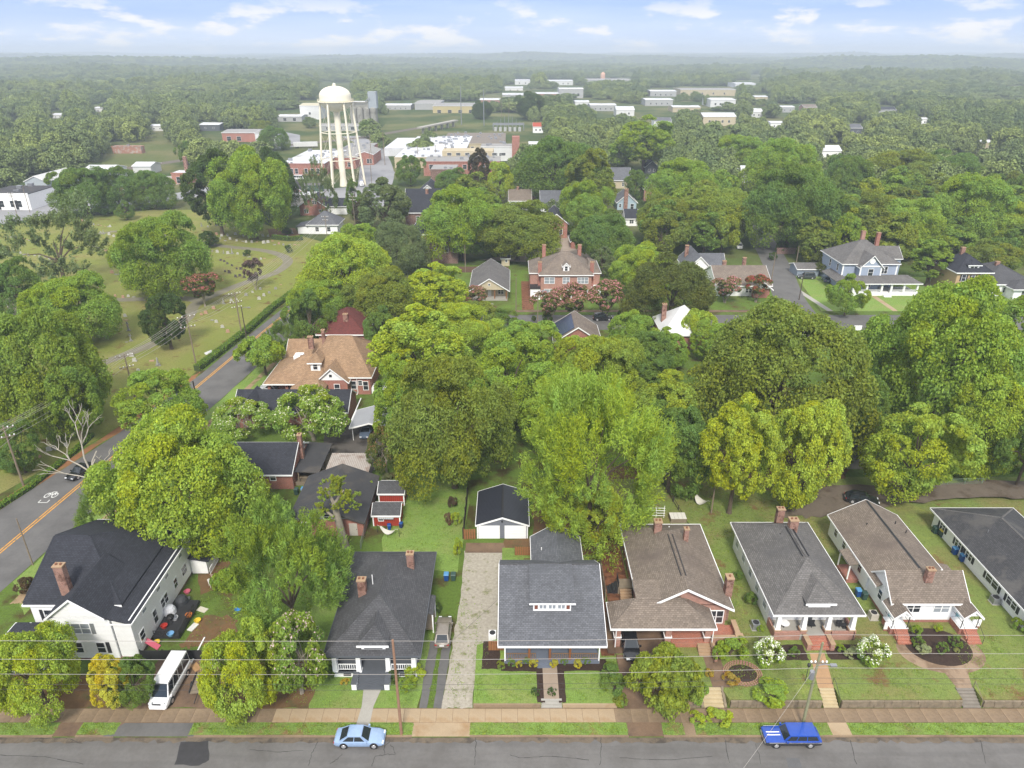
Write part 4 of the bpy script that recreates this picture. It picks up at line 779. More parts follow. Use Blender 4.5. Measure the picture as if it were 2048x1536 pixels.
def tan_house():
    h = House('brick_house', 'brick house with sprawling tan shingle roof beside the side road', 'house', (-34, 124, 0)); b = h.box; m = M_SHTAN
    b('wall', -38.6, -27.2, 123.4, 139, 0, 3.7, M_BRICK); h.hip(-38.6, -27.2, 123.4, 139, 3.8, 9.4, (-36.2, 130.6, -31.6, 130.6), m, .45, sides='SEN')
    b('porch_wall', -46.6, -38.7, 122.2, 132, 0, .9, M_BRICK); h.hip(-46.6, -36, 121.6, 133, 3.2, 6.6, (-40.6, 127.4, -37, 127.4), m, .4, name='porch_roof', sides='SW')
    h.gable(-46.2, -38, 134, 141, 3.4, 6.0, 'x', m, .4, .2, M_WHITE, name='wing_roof', ends=(1, 0)); b('wall', -46, -38, 134.2, 140.8, 0, 3.4, M_BRICK)
    b('wall', -36.9, -31.2, 121.8, 123.4, 0, 3.7, M_BRICK); h.gable(-36.9, -31.2, 121.8, 127.5, 3.75, 6.3, 'y', m, .4, .4, M_WHITE, ends=(1, 0), name='front_gable')
    h.hip(-41.2, -35.2, 117.8, 121.9, 2.9, 4.3, (-38.8, 121.2, -36.6, 121.2), m, .3, name='porch_roof', sides='S')
    for x in (-46.2, -42.8, -40.6, -37.2): b('pier', x-.25, x+.25, 121.9 if x < -41 else 118.2, 122.4 if x < -41 else 118.7, 0, 2.85, M_BRICK)
    h.win('S', 121.8, -34.2, 4.35, .55, .6, mid=False); h.win('S', 121.8, -33.2, 1.2, .95, 1.7); h.win('S', 123.4, -30.4, 1.2, .9, 1.6); h.win('S', 123.4, -29.3+.2, 2.0, .7, .9); h.win('S', 123.4, -28.1, 1.0, .9, 1.7)
    b('dormer_wall', -38.4, -36.6, 124.0, 127, 4.6, 6.5, M_TRIM); h.hip(-38.6, -36.4, 123.8, 127, 6.5, 7.9, (-37.5, 125.2, -37.5, 127.5), m, .25, name='dormer_roof', sides='S'); h.win('S', 124.0, -37.5, 5.0, .8, 1.3)
    b('dormer_wall', -42.6, -41.0, 127.5, 129.5, 5.0, 6.2, M_TRIM); h.chimney(-36.9, 129.8, 7, 10.8, .6, .6); h.chimney(-40.6, 133.4, 5.5, 8.0, 1.0, .8)
    h.add('downspout', MB().tube([(-29.7, 123.3, 3.6), (-29.7, 123.3, .4), (-29.9, 122.9, .1)], .08), M_TRIM); b('stair', -27.1, -23.5, 123.6, 126, 0, 1.2, M_WHITE)
tan_house()
h, xa, xb, y = bld('brick_house', 'house with maroon hip roof and brick chimney behind the tan-roofed house', 'house', 641, 733, 700, 3.8, 13, 3.6, 'x', M_BRICK, M_SHRED, ((.75, 1.2, 1, 1.5, 1), (.9, 1.2, .9, 1.5, 1)), True, .5, chim=(.55, .22, 3.6))
h.slab('porch_roof', [(xa-5, y+1, 3.0), (xa, y+1, 3.6), (xa, y+9, 3.6), (xa-5, y+9, 3.0)], M_SHRED, .15)
for yy in (y+1.3, y+8.6): h.add('post', MB().cyl((xa-4.7, yy, 0), (xa-4.7, yy, 2.9), .12), M_TRIM)
h = House('brick_house', 'black-roofed house half hidden behind the white-blossomed tree', 'house', (-39, 112, 0)); h.box('wall', -49, -29, 111.2, 118.5, 0, 2.8, M_BRICK); h.gable(-49, -29, 111.2, 118.5, 2.85, 5.2, 'x', M_SHBLK, .4, .2, M_BRICK); h.gable(-48.5, -43.5, 109.5, 116, 2.85, 5.4, 'y', M_SHBLK, .3, .3, M_WHITE, ends=(1, 0), name='front_gable')
h.box('wall', -48.5, -43.5, 109.8, 111.2, 0, 2.8, M_BRICK)
for x in (-27.8, -29.2): h.add('pergola_beam', MB().box(x, x+.15, 108.5, 117, 2.2, 2.4), M_TRIM)
# cream cottage
h = House('cottage', 'small cream cottage with grey gable roof and wooden porch posts', 'house', (-6, 180, 0)); h.box('wall', -11, -1, 183, 199.5, 0, 3, M_CREAM); h.gable(-11, -1, 180.2, 199.5, 3.05, 6.2, 'y', M_SHGY, .4, .35, M_CREAM); h.box('porch_floor', -10.8, -1.2, 180.3, 183, 0, .5, M_CONC)
for x in (-10.6, -7.6, -4.6, -1.5): h.add('post', MB().box(x-.14, x+.14, 180.4, 180.7, .5, 3.0), M_WOOD)
h.win('S', 183, -8.9, 1, 1.4, 1.5, 2); h.win('S', 183, -3, 1, 1.4, 1.5, 2); h.door('S', 183, -6, .5); h.win('S', 180.2, -6, 4.2, .45, .5, mid=False)
# brick foursquare
def brick_hall():
    h = House('brick_house', 'two-storey brick house with grey hip roof and arched dormer behind pink crape myrtles', 'house', (14, 182, 0)); b = h.box
    b('wall', 7.6, 21, 181.5, 196, 0, 6.7, M_BRICK2); h.hip(7.6, 21, 181.5, 196, 6.8, 11.2, (13.2, 188.4, 15.4, 188.4), M_SHBR, .5)
    b('wall', 4.9, 7.6, 185, 197, 0, 6.2, M_BRICK2); b('wall', 21, 23.6, 185, 197, 0, 6.2, M_BRICK2); h.hip(4.9, 8.2, 185, 197, 6.3, 8.2, (7.6, 189, 7.6, 194), M_SHBR, .3, name='side_roof'); h.hip(20.4, 23.6, 185, 197, 6.3, 8.2, (21, 189, 21, 194), M_SHBR, .3, name='side_roof')
    for u, w, n in ((9.9, 2.6, 2), (14.3, 1.7, 2), (18.7, 2.8, 3)): h.win('S', 181.5, u, 4.4, w, 1.6, n, gm=M_GLASSL)
    for u, w, n in ((9.9, 2.6, 2), (18.7, 2.8, 3)): h.win('S', 181.5, u, 1.1, w, 1.7, n, gm=M_GLASSL)
    b('dormer_wall', 13.5, 15.1, 182.3, 186, 7.3, 9.0, M_TRIM); h.gable(13.5, 15.1, 182.3, 186, 9.0, 9.8, 'y', M_SHBR, .25, .2, M_TRIM, ends=(1, 0), name='dormer_roof'); h.win('S', 182.3, 14.3, 7.6, .7, 1.2)
    h.gable(12.6, 16, 179.6, 181.5, 3.1, 4.1, 'y', M_SHBR, .25, .2, M_TRIM, ends=(1, 0), name='entry_roof'); h.door('S', 181.5, 14.3, .4); b('stoop', 12.7, 15.9, 179.7, 181.5, 0, .4, M_BRICK)
    for x in (12.9, 15.7): h.column(x, 179.9, .4, 3.0, a=.16, b=.14)
    for x, y in ((7.4, 183.5), (21.2, 183.5), (9.0, 197), (19.0, 197)): h.chimney(x, y, 0 if y < 190 else 7, 9.6 if y < 190 else 10.8, 1.0, .8, M_BRICK)
    b('porch_wall', 4.9, 7.5, 181.2, 184.9, 0, 3.0, M_TRIM); h.box('porch_deck', 4.8, 7.58, 181, 185, 3.0, 3.15, M_BLK); h.rail('S', 181.1, 4.9, 7.5, 3.15, .8, M_BLK); b('porch_wall', 21.1, 23.6, 181.2, 184.9, 0, 3.0, M_TRIM); h.rail('S', 181.1, 21.1, 23.5, 3.0, .8, M_BLK)
brick_hall()
bld('shed', 'little white garden shed behind the cream cottage', 'shed', 1003, 1019, 532, 2.6, 4, .9, 'x', M_CREAM, M_SHGY, ((.6, 1.2, .6, .8, 1),))
bld('brick_house', 'brick gable-fronted house at the end of the back court', 'house', 1090, 1134, 476, 5.4, 15, 3.2, 'y', M_BRICK, M_SHBLK, ((.35, 5.6, .9, 1.4, 1), (.72, 1.4, .9, 1.6, 1), (.2, 1.4, .9, 1.6, 1)), ov=.5)
bld('garage', 'small brick garage beside the back court', 'garage', 1142, 1160, 497, 2.6, 8, 1.5, 'y', M_BRICK, M_TAR, ((.7, .8, 1.4, 1.4, 1),))
h, xa, xb, y = bld('brick_building', 'dark brick apartment building half hidden behind the trees', 'building', 826, 916, 527, 9.2, 18, 3.5, 'x', M_BRICKD, M_SHBLK, ((.06, 3.6, 1.8, 1.7, 2), (.3, 3.6, 1.8, 1.7, 2), (.5, 4.2, 1, 1.3, 1), (.75, 3.6, 1.1, 2, 1), (.94, 3.6, 1.1, 2, 1), (.2, 7, 1.2, 1.4, 1), (.8, 7, 1.2, 1.4, 1)), True, .5)
bld('house', 'black-roofed house between the brick building and the white gabled house', 'house', 812, 895, 455, 6.0, 16, 7.0, 'x', M_BRICKD, M_SHBLK, ((.3, 2.4, 1.2, 1.8, 1), (.6, 2.4, 1.2, 1.8, 1)), ov=.5, chim=(.5, .4, 6.8))
h, xa, xb, y = bld('house', 'white house with black gable roof left of the tall brown tree', 'house', 833, 880, 408, 4.0, 16, 4.2, 'y', M_WHITE, M_SHBLK, ((.45, 4.4, 1.0, 1.9, 1), (.3, 1.2, 1.2, 1.6, 1), (.7, 1.2, 1.2, 1.6, 1)), ov=.6)
h.gable(xb-1, xb+9, y+3, y+12, 3.6, 6.4, 'x', M_SHBLK, .4, .3, M_WHITE, ends=(0, 1), name='wing_roof'); h.box('wall', xb, xb+9, y+3.2, y+11.8, 0, 3.6, M_WHITE)
bld('house', 'white house with brown roof and gable end in the gap behind the leafy trees', 'house', 1018, 1062, 420, 4.0, 12, 3.5, 'x', M_WHITE, M_SHBR, ((.5, 1.2, 1.4, 1.6, 2),), chim=(.4, .5, 4.5))
bld('house', 'small house with pale gable vent standing behind the brown-roofed house', 'house', 1016, 1045, 402, 4.4, 10, 2.8, 'y', M_WHITE, M_SHGY, ((.5, 1.4, 1.2, 1.5, 1),))
bld('house', 'house with blue-grey roof beside the white flowering tree', 'house', 1082, 1132, 428, 3.8, 13, 4.6, 'x', M_WHITE, M_SHGR, ((.2, 1.2, 1.2, 1.5, 1), (.8, 1.2, 1.2, 1.5, 1)), ov=.5)
bld('house', 'cream house with slate roof in a gap between tall trees', 'house', 1220, 1260, 377, 4.2, 13, 4.8, 'x', M_CREAM, M_SHGR, ((.65, 1.1, 1.1, 1.8, 2), (.2, 1.1, 1.0, 1.6, 1)), ov=.5)
h, xa, xb, y = bld('house', 'pale blue house with tall brick chimney on its front gable', 'house', 1234, 1272, 420, 3.4, 11, 3.4, 'y', M_PALEB, M_SHGR, ((.15, 1.1, .8, 1.4, 1), (.78, .4, 1.3, 2.1, 1)), ov=.5)
h.chimney((xa+xb)/2-.6, y-.4, 0, 8.6, 1.6, .8)
bld('brick_house', 'rosy brick house end with dark roof beside the pale blue house', 'house', 1287, 1312, 402, 5.6, 11, 3.2, 'y', M_BRICK2, M_SHBLK, ((.3, 1.5, .9, 1.5, 1), (.7, 1.5, .9, 1.5, 1)))
bld('house', 'house with hooded porch and dark roof deep among the trees', 'house', 1290, 1316, 347, 3.6, 9, 3.2, 'y', M_DKG, M_SHBLK, ((.3, 1, 1, 1.3, 1), (.7, 1, 1, 1.3, 1)))
bld('house', 'house glimpsed under the trees with dark roof and pale driveway', 'house', 1250, 1275, 452, 3.0, 9, 2.6, 'x', M_WHITE, M_SHBLK, ((.5, 1, 1.4, 1.3, 2),))
# homes by the cemetery end
h, xa, xb, y = bld('house', 'white house with grey pyramid roof at the cemetery edge', 'house', 618, 676, 468, 3.4, 10, 4.0, 'x', M_WHITE, M_SHGR, ((.3, 1, 1.2, 1.5, 1), (.7, 1, 1.2, 1.5, 1)), True, .6)
h.slab('side_roof', [(xa-4.6, y, 2.6), (xa, y, 3.4), (xa, y+8, 3.4), (xa-4.6, y+8, 2.6)], M_SHGR, .2); h.box('side_wall', xa-4, xa, y+.4, y+7.8, 0, 2.6, M_WHITE)
h, xa, xb, y = bld('brick_house', 'brick gable house with white rake trim below the water tower', 'house', 601, 652, 431, 4.0, 11, 3.6, 'y', M_BRICK, M_SHBLK, ((.25, 1, 1.6, 1.5, 2), (.8, 1.2, .9, 1.2, 1), (.6, 4.6, 1.6, 1.3, 2)), ov=.6)
h.gable(xb-2, xb+8, y+2, y+9, 3.6, 6, 'x', M_SHBLK, .4, .3, M_WHITE, ends=(0, 1), name='wing_roof'); h.box('wall', xb, xb+8, y+2.2, y+8.8, 0, 3.6, M_WHITE)
bld('building', 'long low building with white roof edge behind the brick gable house', 'building', 574, 640, 412, 4.2, 9, 0, 'x', mat('grey_block', c(160, 158, 154, .75), .8, .1), M_METW)
bld('brick_house', 'brick house with pale gable trim left of the low white-edged roof', 'house', 560, 605, 397, 3.6, 9, 3.2, 'y', M_BRICK, M_TAR, ((.5, 1.2, 1.2, 1.4, 1),), ov=.5); bld('building', 'flat-roofed shed with green canopy edge behind the brick house', 'building', 600, 640, 388, 3.4, 8, 0, 'x', mat('green_block', c(86, 108, 92, .75), .8, .1), M_SHGY)
# houses along the middle street, right side
h, xa, xb, y = bld('house', 'low house with broad brown gable roof beside the hill street', 'house', 1432, 1538, 592, 3.2, 14, 3.4, 'x', M_WHITE, M_SHBR, ((.2, 1, 1.6, 1.3, 2), (.6, 1, 1.6, 1.3, 2)), ov=.5, chim=(.3, .75, 3.6))
h.gable(xb-5, xb-.4, y-2.2, y+4, 2.8, 4.6, 'y', M_SHBR, .4, .4, M_WHITE, ends=(1, 0), name='porch_roof'); h.box('wall', xb-4.8, xb-.6, y-1.6, y, 0, 2.8, M_BRICK); h.chimney(xa+10, y+11, 4, 7.6, .9, .8)
h, xa, xb, y = bld('house', 'white house with dark grey roof left of the low brown-roofed house', 'house', 1372, 1420, 560, 3.6, 12, 3.4, 'y', M_WHITE, M_SHGR, ((.3, 1.1, 1, 1.4, 1), (.7, 1.1, 1, 1.4, 1)), ov=.5, chim=(.2, .7, 4.4))
h.gable(xb-3, xb+5, y+4, y+11, 3.4, 6, 'x', M_SHGR, .3, .3, M_WHITE, ends=(0, 1), name='wing_roof'); h.box('wall', xb, xb+5, y+4.2, y+10.8, 0, 3.4, M_WHITE)
def victorian():
    h = House('house', 'blue two-storey Victorian house with white trim and wraparound porch', 'house', (97, 188, 0)); b = h.box; m = M_SHGY
    x0, x1, y0 = 91.0, 106.0, 190.5
    b('wall', x0, x1, y0, y0+14, 0, 7.2, M_BLUE); b('wall', 94.8, 100.5, y0-2.4, y0, 0, 7.2, M_BLUE); b('wall', x1-.2, x1+4.5, y0+7, y0+14, 0, 7.0, M_BLUE)
    h.hip(x0, x1, y0, y0+14, 7.3, 12.2, (97.8, y0+7, 99.4, y0+7), m, .55); h.gable(94.8, 100.5, y0-2.4, y0+6, 7.3, 10.2, 'y', m, .45, .5, M_BLUE, ends=(1, 0), name='front_gable'); h.gable(x1-2, x1+4.5, y0+7, y0+14, 7.1, 9.6, 'x', m, .4, .3, M_BLUE, ends=(0, 1), name='wing_roof')
    h.add('gable_window', MB().cyl((97.65, y0-2.5, 8.6), (97.65, y0-2.42, 8.6), .75, .75, 16), M_TRIM)
    h.add('gable_trim', MB().box(94.6, 100.7, y0-2.52, y0-2.42, 7.0, 7.35), M_TRIM)
    for x in (94.85, 100.45): h.add('corner_board', MB().box(x-.18, x+.18, y0-2.5, y0-2.3, 3.9, 7.0), M_TRIM)
    for x in (91.1, 105.9): h.add('corner_board', MB().box(x-.18, x+.18, y0-.1, y0+.1, 3.9, 7.2), M_TRIM)
    h.win('S', y0-2.4, 97.7, 4.5, 1.3, 1.9); h.win('S', y0, 102.6, 4.5, 1.6, 1.9, 2); h.win('W', x0, y0+3, 4.5, 1, 1.9); h.win('W', x0, y0+8, 4.5, 1, 1.9)
    h.hip(92, 110, y0-6, y0+1.5, 3.5, 4.7, (94, y0-2.2, 108, y0-2.2), m, .4, name='porch_roof'); h.slab('porch_roof', [(88.4, y0-3, 3.2), (91.2, y0-3, 4.1), (91.2, y0+7, 4.1), (88.4, y0+7, 3.2)], m, .15)
    b('porch_floor', 92, 110, y0-5.9, y0, 0, .7, M_WHITE)
    for x in (92.4, 96, 100, 102.6, 106, 109.6): h.column(x, y0-5.6, .7, 3.4, a=.26, b=.22)
    for a, e in ((92.6, 95.8), (96.2, 99.8), (102.9, 105.8), (106.2, 109.4)): h.rail('S', y0-5.6, a, e, .7, .9)
    h.steps(100.4, 102.3, y0-5.9, 0, .7, 4, M_WHITE, .35); h.win('S', y0, 93.4, 1.2, 1.2, 1.9); h.win('S', y0-2.4, 97.7, 1.2, 1.3, 1.9); h.door('S', y0, 101.4, .7); h.win('S', y0, 104.2, 1.2, 1.2, 1.9)
    h.chimney(99.0, y0+8.6, 10.5, 14.2, 1.0, .9, M_BRICK2); h.chimney(104.6, y0+11, 9, 13.2, 1.0, .9, M_BRICK)
victorian()
h, xa, xb, y = bld('house', 'tan two-storey house with dark hip roof and shuttered windows', 'house', 1903, 1968, 592, 6.6, 11, 3.8, 'x', mat('tan_siding', c(206, 178, 134, .78), .7, .05, .8, pat='siding'), M_SHBLK, ((.22, 4.2, 1.0, 1.7, 1), (.5, 5.0, .8, .8, 1), (.78, 4.2, 1.0, 1.7, 1)), True, .6, sh=M_BLK, chim=(.45, .6, 5.0))
h.hip(xa, xb+1, y-3.2, y+.2, 3.1, 4.4, (xa+3, y-1.2, xb-2, y-1.2), M_SHBLK, .3, name='porch_roof'); h.box('dormer_wall', (xa+xb)/2-1.4, (xa+xb)/2+1.4, y+.7, y+4, 7.2, 8.4, M_TRIM); h.hip((xa+xb)/2-1.6, (xa+xb)/2+1.6, y+.6, y+4, 8.4, 9.3, ((xa+xb)/2, y+2, (xa+xb)/2, y+4), M_SHBLK, .25, name='dormer_roof', sides='S'); h.win('S', y+.7, (xa+xb)/2, 7.5, 1.8, .7, 2, mid=False)
for t in (.03, .35, .65, .99): h.column(xa+(xb-xa)*t, y-2.9, 0, 3.0, a=.2, b=.18)
h, xa, xb, y = bld('house', 'low white house with dark grey gable roof at the right edge', 'house', 1968, 2062, 592, 3.4, 15, 3.8, 'x', M_SIDE, M_SHCH, ((.12, 1, 1, 1.4, 1), (.4, 1, 1, 1.4, 1)), True, .6, chim=(.45, .45, 4.2))
h.hip(xb-8, xb, y-4, y+2, 3.2, 4.8, (xb-5, y-1, xb-3, y-1), M_SHCH, .4, name='porch_roof'); h.box('wall', xb-7.6, xb-.4, y-3.6, y, 0, 3.2, M_SIDE); h.win('S', y-3.6, xb-4, .9, 3.0, 1.6, 3)
bld('garage', 'small blue-grey garage at the bend of the hill street', 'garage', 1593, 1636, 553, 2.4, 6, 1.0, 'x', mat('blue_grey_block', c(152, 164, 178, .75), .7, .08), M_SHGY)
bld('garden_wall', 'low red brick retaining wall beside the hill street', 'wall', 1553, 1590, 508, 1.6, .4, 0, 'x', M_BRICKD, M_STONE)
h = House('house', 'house with bright white hip roof and brick chimney among the trees', 'house', (37.5, 148, 0)); xa, y = P(1312, 700); h = h
h.box('wall', 33.5, 43.5, 146, 157, 0, 3.6, M_BRICK); h.hip(33.5, 43.5, 146, 157, 3.65, 8.4, (37.8, 151, 38.8, 152), M_METW, .5); h.chimney(34.3, 152, 3, 8.6, 1.0, .8)
h = House('house', 'house with brown roof carrying a dark solar panel array', 'house', (14, 141, 0)); h.box('wall', 9.4, 19, 143, 153, 0, 3.4, M_BRICK); h.gable(9.4, 19, 143, 153, 3.45, 6.6, 'y', M_SHBR, .5, .4, M_BRICK)
sp = mat('solar_panel', (.02, .03, .06), .2, .1, 1, spec=.7)
for k in range(6):
    y = 143.4+k*1.55; h.add('solar_panel', MB().slab([(9.4, y, 3.62), (13.4, y, 6.25), (13.4, y+1.5, 6.25), (9.4, y+1.5, 3.62)], .06), sp)
bld('outbuilding', 'grey outbuilding in the shade behind the yellow-green oak', 'shed', 1688, 1726, 938, 2.6, 9, 1.6, 'y', mat('stone_grey_board', c(150, 144, 134, .7), .8, .1), M_TAR)
bld('playhouse', 'white-framed garden playhouse under the right-hand trees', 'shed', 1391, 1412, 935, 2.2, 2.2, .9, 'y', M_WOODG, M_SHGY, ((.5, .6, .7, 1.2, 2),)); bld('shed', 'small white shed behind the big feathery tree', 'shed', 1300, 1326, 963, 1.9, 3, .6, 'x', M_WHITE, M_SHGY)
# ---------------------------------------------------------------- water tower
def tower():
    x, y = -82.8, 358.0; m = mat('cream_steel', c(246, 238, 216, .9), .55, .05, .3, col2=c(216, 200, 168, .85), thr=(.62, .78), sc2=.35); t = T('water_tower', 'cream water tower on splayed legs with domed tank', 'water tower', (x, y, 0))
    zt = ZT(y, 171); zb = ZT(y-6, 203); R0 = 7.35; zc = zb-4.8
    prof = [(.3, zc)]+[(R0*math.sin(a)*.985, zb-.1-(zb-zc)*math.cos(a)) for a in np.linspace(.15, math.pi/2, 9)]+[(R0, zb), (R0, zb+(zt-zb)*.32)]
    prof += [(R0*math.cos(a), zb+(zt-zb)*.32+(zt-zb)*.66*math.sin(a)) for a in np.linspace(.12, 1.5, 10)]+[(.05, zt)]
    t.add('tank', MB().lathe(prof, x, y, 40), m, smooth=True)
    t.add('roof_vent', MB().lathe([(.7, zt-.2), (.7, zt+.5), (.9, zt+.6), (.1, zt+1.1)], x, y, 12), m)
    bal = MB().lathe([(R0, zb-.5), (R0+.95, zb-.5), (R0+.95, zb-.35), (R0, zb-.35)], x, y, 40); bo = t.add('balcony', bal, m)
    rl = MB()
    for k in range(28):
        a = 2*math.pi*k/28; rl.cyl((x+(R0+.9)*math.cos(a), y+(R0+.9)*math.sin(a), zb-.35), (x+(R0+.9)*math.cos(a), y+(R0+.9)*math.sin(a), zb+.75), .05, .05, 4)
    for zz in (zb+.2, zb+.75): rl.tube([(x+(R0+.9)*math.cos(2*math.pi*k/28), y+(R0+.9)*math.sin(2*math.pi*k/28), zz) for k in range(29)], .05, 4)
    t.add('handrail', rl, m, bo)
    t.add('riser', MB().lathe([(2.0, 0), (1.75, 1.5), (1.45, 4), (1.45, zc+.6)], x, y, 20), m, smooth=True)
    ang = [math.radians(a) for a in (12, 72, 132, 192, 252, 312)]; leg = lambda a, z: (x+math.cos(a)*(10.4-3.2*z/zb), y+math.sin(a)*(10.4-3.2*z/zb), z)
    for a in ang: t.add('leg', MB().cyl(leg(a, 0), leg(a, zb-.3), .5, .46, 10), m, smooth=True); t.add('footing', MB().lathe([(1.1, 0), (.9, .5)], leg(a, 0)[0], leg(a, 0)[1], 8), M_CONC)
    for z in (zb*.33, zb*.64):
        for i in range(6): t.add('strut', MB().cyl(leg(ang[i], z), leg(ang[(i+1) % 6], z), .2, .2, 6), m)
    for z0, z1 in ((1.5, zb*.33), (zb*.33, zb*.64), (zb*.64, zb-1)):
        for i in range(6):
            for p, q in ((i, (i+1) % 6), ((i+1) % 6, i)): t.add('brace_rod', MB().cyl(leg(ang[p], z0), leg(ang[q], z1), .032, .032, 4), m)
    ld = MB(); a = ang[5]
    for o in (-.25, .25): ld.cyl((leg(a, 3)[0]+o, leg(a, 3)[1]-.5, 3), (leg(a, zb)[0]+o, leg(a, zb)[1]-.5, zb), .05, .05, 4)
    t.add('ladder', ld, m)
tower()
# ---------------------------------------------------------------- works and warehouses around the railway
M_IND = mat('industrial_grey', c(186, 186, 184, .75), .8, .08, .3); M_INDT = mat('industrial_tan', c(206, 192, 160, .75), .8, .08, .3); M_FLATW = mat('white_membrane', c(224, 226, 230, .8), .7, .08, .1, col2=c(178, 176, 170, .75), thr=(.52, .72), sc2=.09); M_FLATG = mat('grey_membrane', c(164, 162, 158, .75), .8, .08, .1); M_BRN = mat('brown_gravel_roof', c(140, 130, 118, .72), .9, .1, .1)
def wh(lab, px0, px1, pyb, zw, depth, rise, wm, rm, wins=(), ax='x', name='warehouse', cat='warehouse', doors=(), rot=0): return bld(name, lab, cat, px0, px1, pyb, zw, depth, rise, ax, wm, rm, wins, doors=doors, ov=.3)
wh('brick commercial building with pale roof left of the water tower', 563, 650, 352, 6.0, 58, 0, M_BRICK, M_FLATW, [(u, 1.2, 1.6, 2.6, 1) for u in (.25, .36, .58, .72, .85)])
wh('brick building with grey roof behind the water tower legs', 651, 712, 338, 5.6, 74, 0, M_BRICK, M_FLATG, [(u, 1.2, 1.8, 2.4, 1) for u in (.2, .5, .8)])
wh('brick shop with stepped gable and dark awning right of the tower legs', 714, 748, 330, 6.0, 26, 1.6, M_BRICK, M_FLATG, [(.3, 1, 1.4, 2.4, 1), (.75, 1, 3, 2.4, 2)], 'y')
h, xa, xb, y = wh('long warehouse with curving white roof beyond the town street', 790, 925, 336, 5.5, 112, 0, M_INDT, M_FLATW, [(u, 2.8, 2.2, 1.2, 2) for u in (.15, .3, .45, .6)])
h.box('side_hall', xa-14, xa-.2, y+50, y+108, 0, 5.0, M_FLATW)
wh('warehouse with brown gravel roof and skylights behind the white roof', 880, 1010, 306, 5.4, 70, 0, M_INDT, M_BRN, [(u, 2.6, 2, 1.4, 1) for u in (.2, .5, .8)])
h, xa, xb, y = wh('tan and brick mill with row of large openings', 848, 1000, 352, 7.0, 22, 0, M_BRICK, M_FLATG, [(u, 3.6, 2.0, 2.2, 1) for u in (.1, .2, .3, .42, .54, .66, .78, .9)])
h.box('upper_wall', xa+8, xb-4, y+22.3, y+36, 0, 10, M_INDT)
for k in range(7): h.win('S', y+22.3, xa+12+k*5, 7.6, 2.4, 1.4, 1)
wh('brick warehouse end wall with grey flat roof above the tall brown tree', 862, 912, 366, 6.2, 18, 0, M_BRICKD, M_FLATG, [(.8, 2.5, 1.4, 1.2, 1)])
h, xa, xb, y = wh('white block warehouse with brick end tower', 962, 1024, 322, 8.0, 16, 0, M_METW, M_FLATG, [(.3, 3, 1, 1.6, 1), (.5, 3, 1, 1.6, 1), (.62, 3, 1, 1.6, 1)]); h.box('end_tower', xb, xb+4.5, y-.8, y+6, 0, 14, M_BRICK)
wh('red and white warehouse among trees left of the tower', 446, 512, 284, 6.5, 26, 1.2, mat('faded_red_panel', c(188, 132, 116, .75), .8, .1, .2), M_FLATG, [(.2, .8, 3, 3, 1), (.5, .8, 3, 3, 1)]); wh('white metal shed at the end of the red warehouse', 512, 552, 286, 6.8, 24, 1.0, M_METW, M_FLATG, [(.5, .5, 3, 3, 1)])
wh('tall white mill block left of the water tower tank', 602, 640, 240, 13, 30, 1.5, M_METW, mat('cream_roof', c(206, 198, 170, .8), .8, .08), [(.5, 5, 2, 2, 1)]); wh('low pale shed with white roof left of the tall white mill block', 556, 604, 244, 5, 22, 1, M_IND, M_FLATW, [(.3, 1, 3, 2.5, 1), (.7, 1, 3, 2.5, 1)])
wh('long low grey shed behind the tower legs', 640, 722, 262, 4.5, 16, .8, M_IND, M_FLATG, [(u, 1, 3, 2.2, 1) for u in (.2, .5, .8)])
def silos():
    x0, y = P(702, 258); x1, _ = P(756, 258); t = T('grain_silos', 'cluster of grey concrete silos with headhouse right of the tower tank', 'silo', ((x0+x1)/2, y, 0)); r = (x1-x0)/8.4; zt = ZT(y, 217); m = mat('silo_concrete', c(170, 168, 158, .72), .9, .12, .15, col2=c(120, 116, 106, .7), thr=(.5, .7), sc2=.2)
    for i in range(4):
        for j in range(2): t.add('silo', MB().lathe([(r, 0), (r, zt), (r*.5, zt+.8)], x0+r*(1+2.05*i), y+r+2.05*r*j, 18), m, smooth=True)
    z2 = ZT(y, 208); t.add('headhouse', MB().box(x0+.5, x1-r*2.6, y+r*.6, y+3.4*r, zt, zt+5.5), m); t.add('headhouse', MB().box(x1-r*2.5, x1, y+r*.5, y+3.6*r, zt, zt+13), mat('pale_steel_shed', c(176, 184, 190, .75), .7, .08))
    t.add('stair', MB().tube([(x0+4, y-.4, zt+5.5), (x0+14, y-.4, zt+5.5), (x0+18, y-.4, zt+9)], .35), M_STEEL)
silos()
wh('long warehouse with pale walls right of the silos', 830, 880, 222, 8, 60, .8, M_IND, M_FLATG); wh('long yellow-walled warehouse in the green belt', 866, 950, 228, 8, 50, .8, mat('yellow_panel', c(206, 190, 140, .75), .8, .08), M_FLATG, [(u, 1, 4, 3, 1) for u in (.15, .4, .65, .9)])
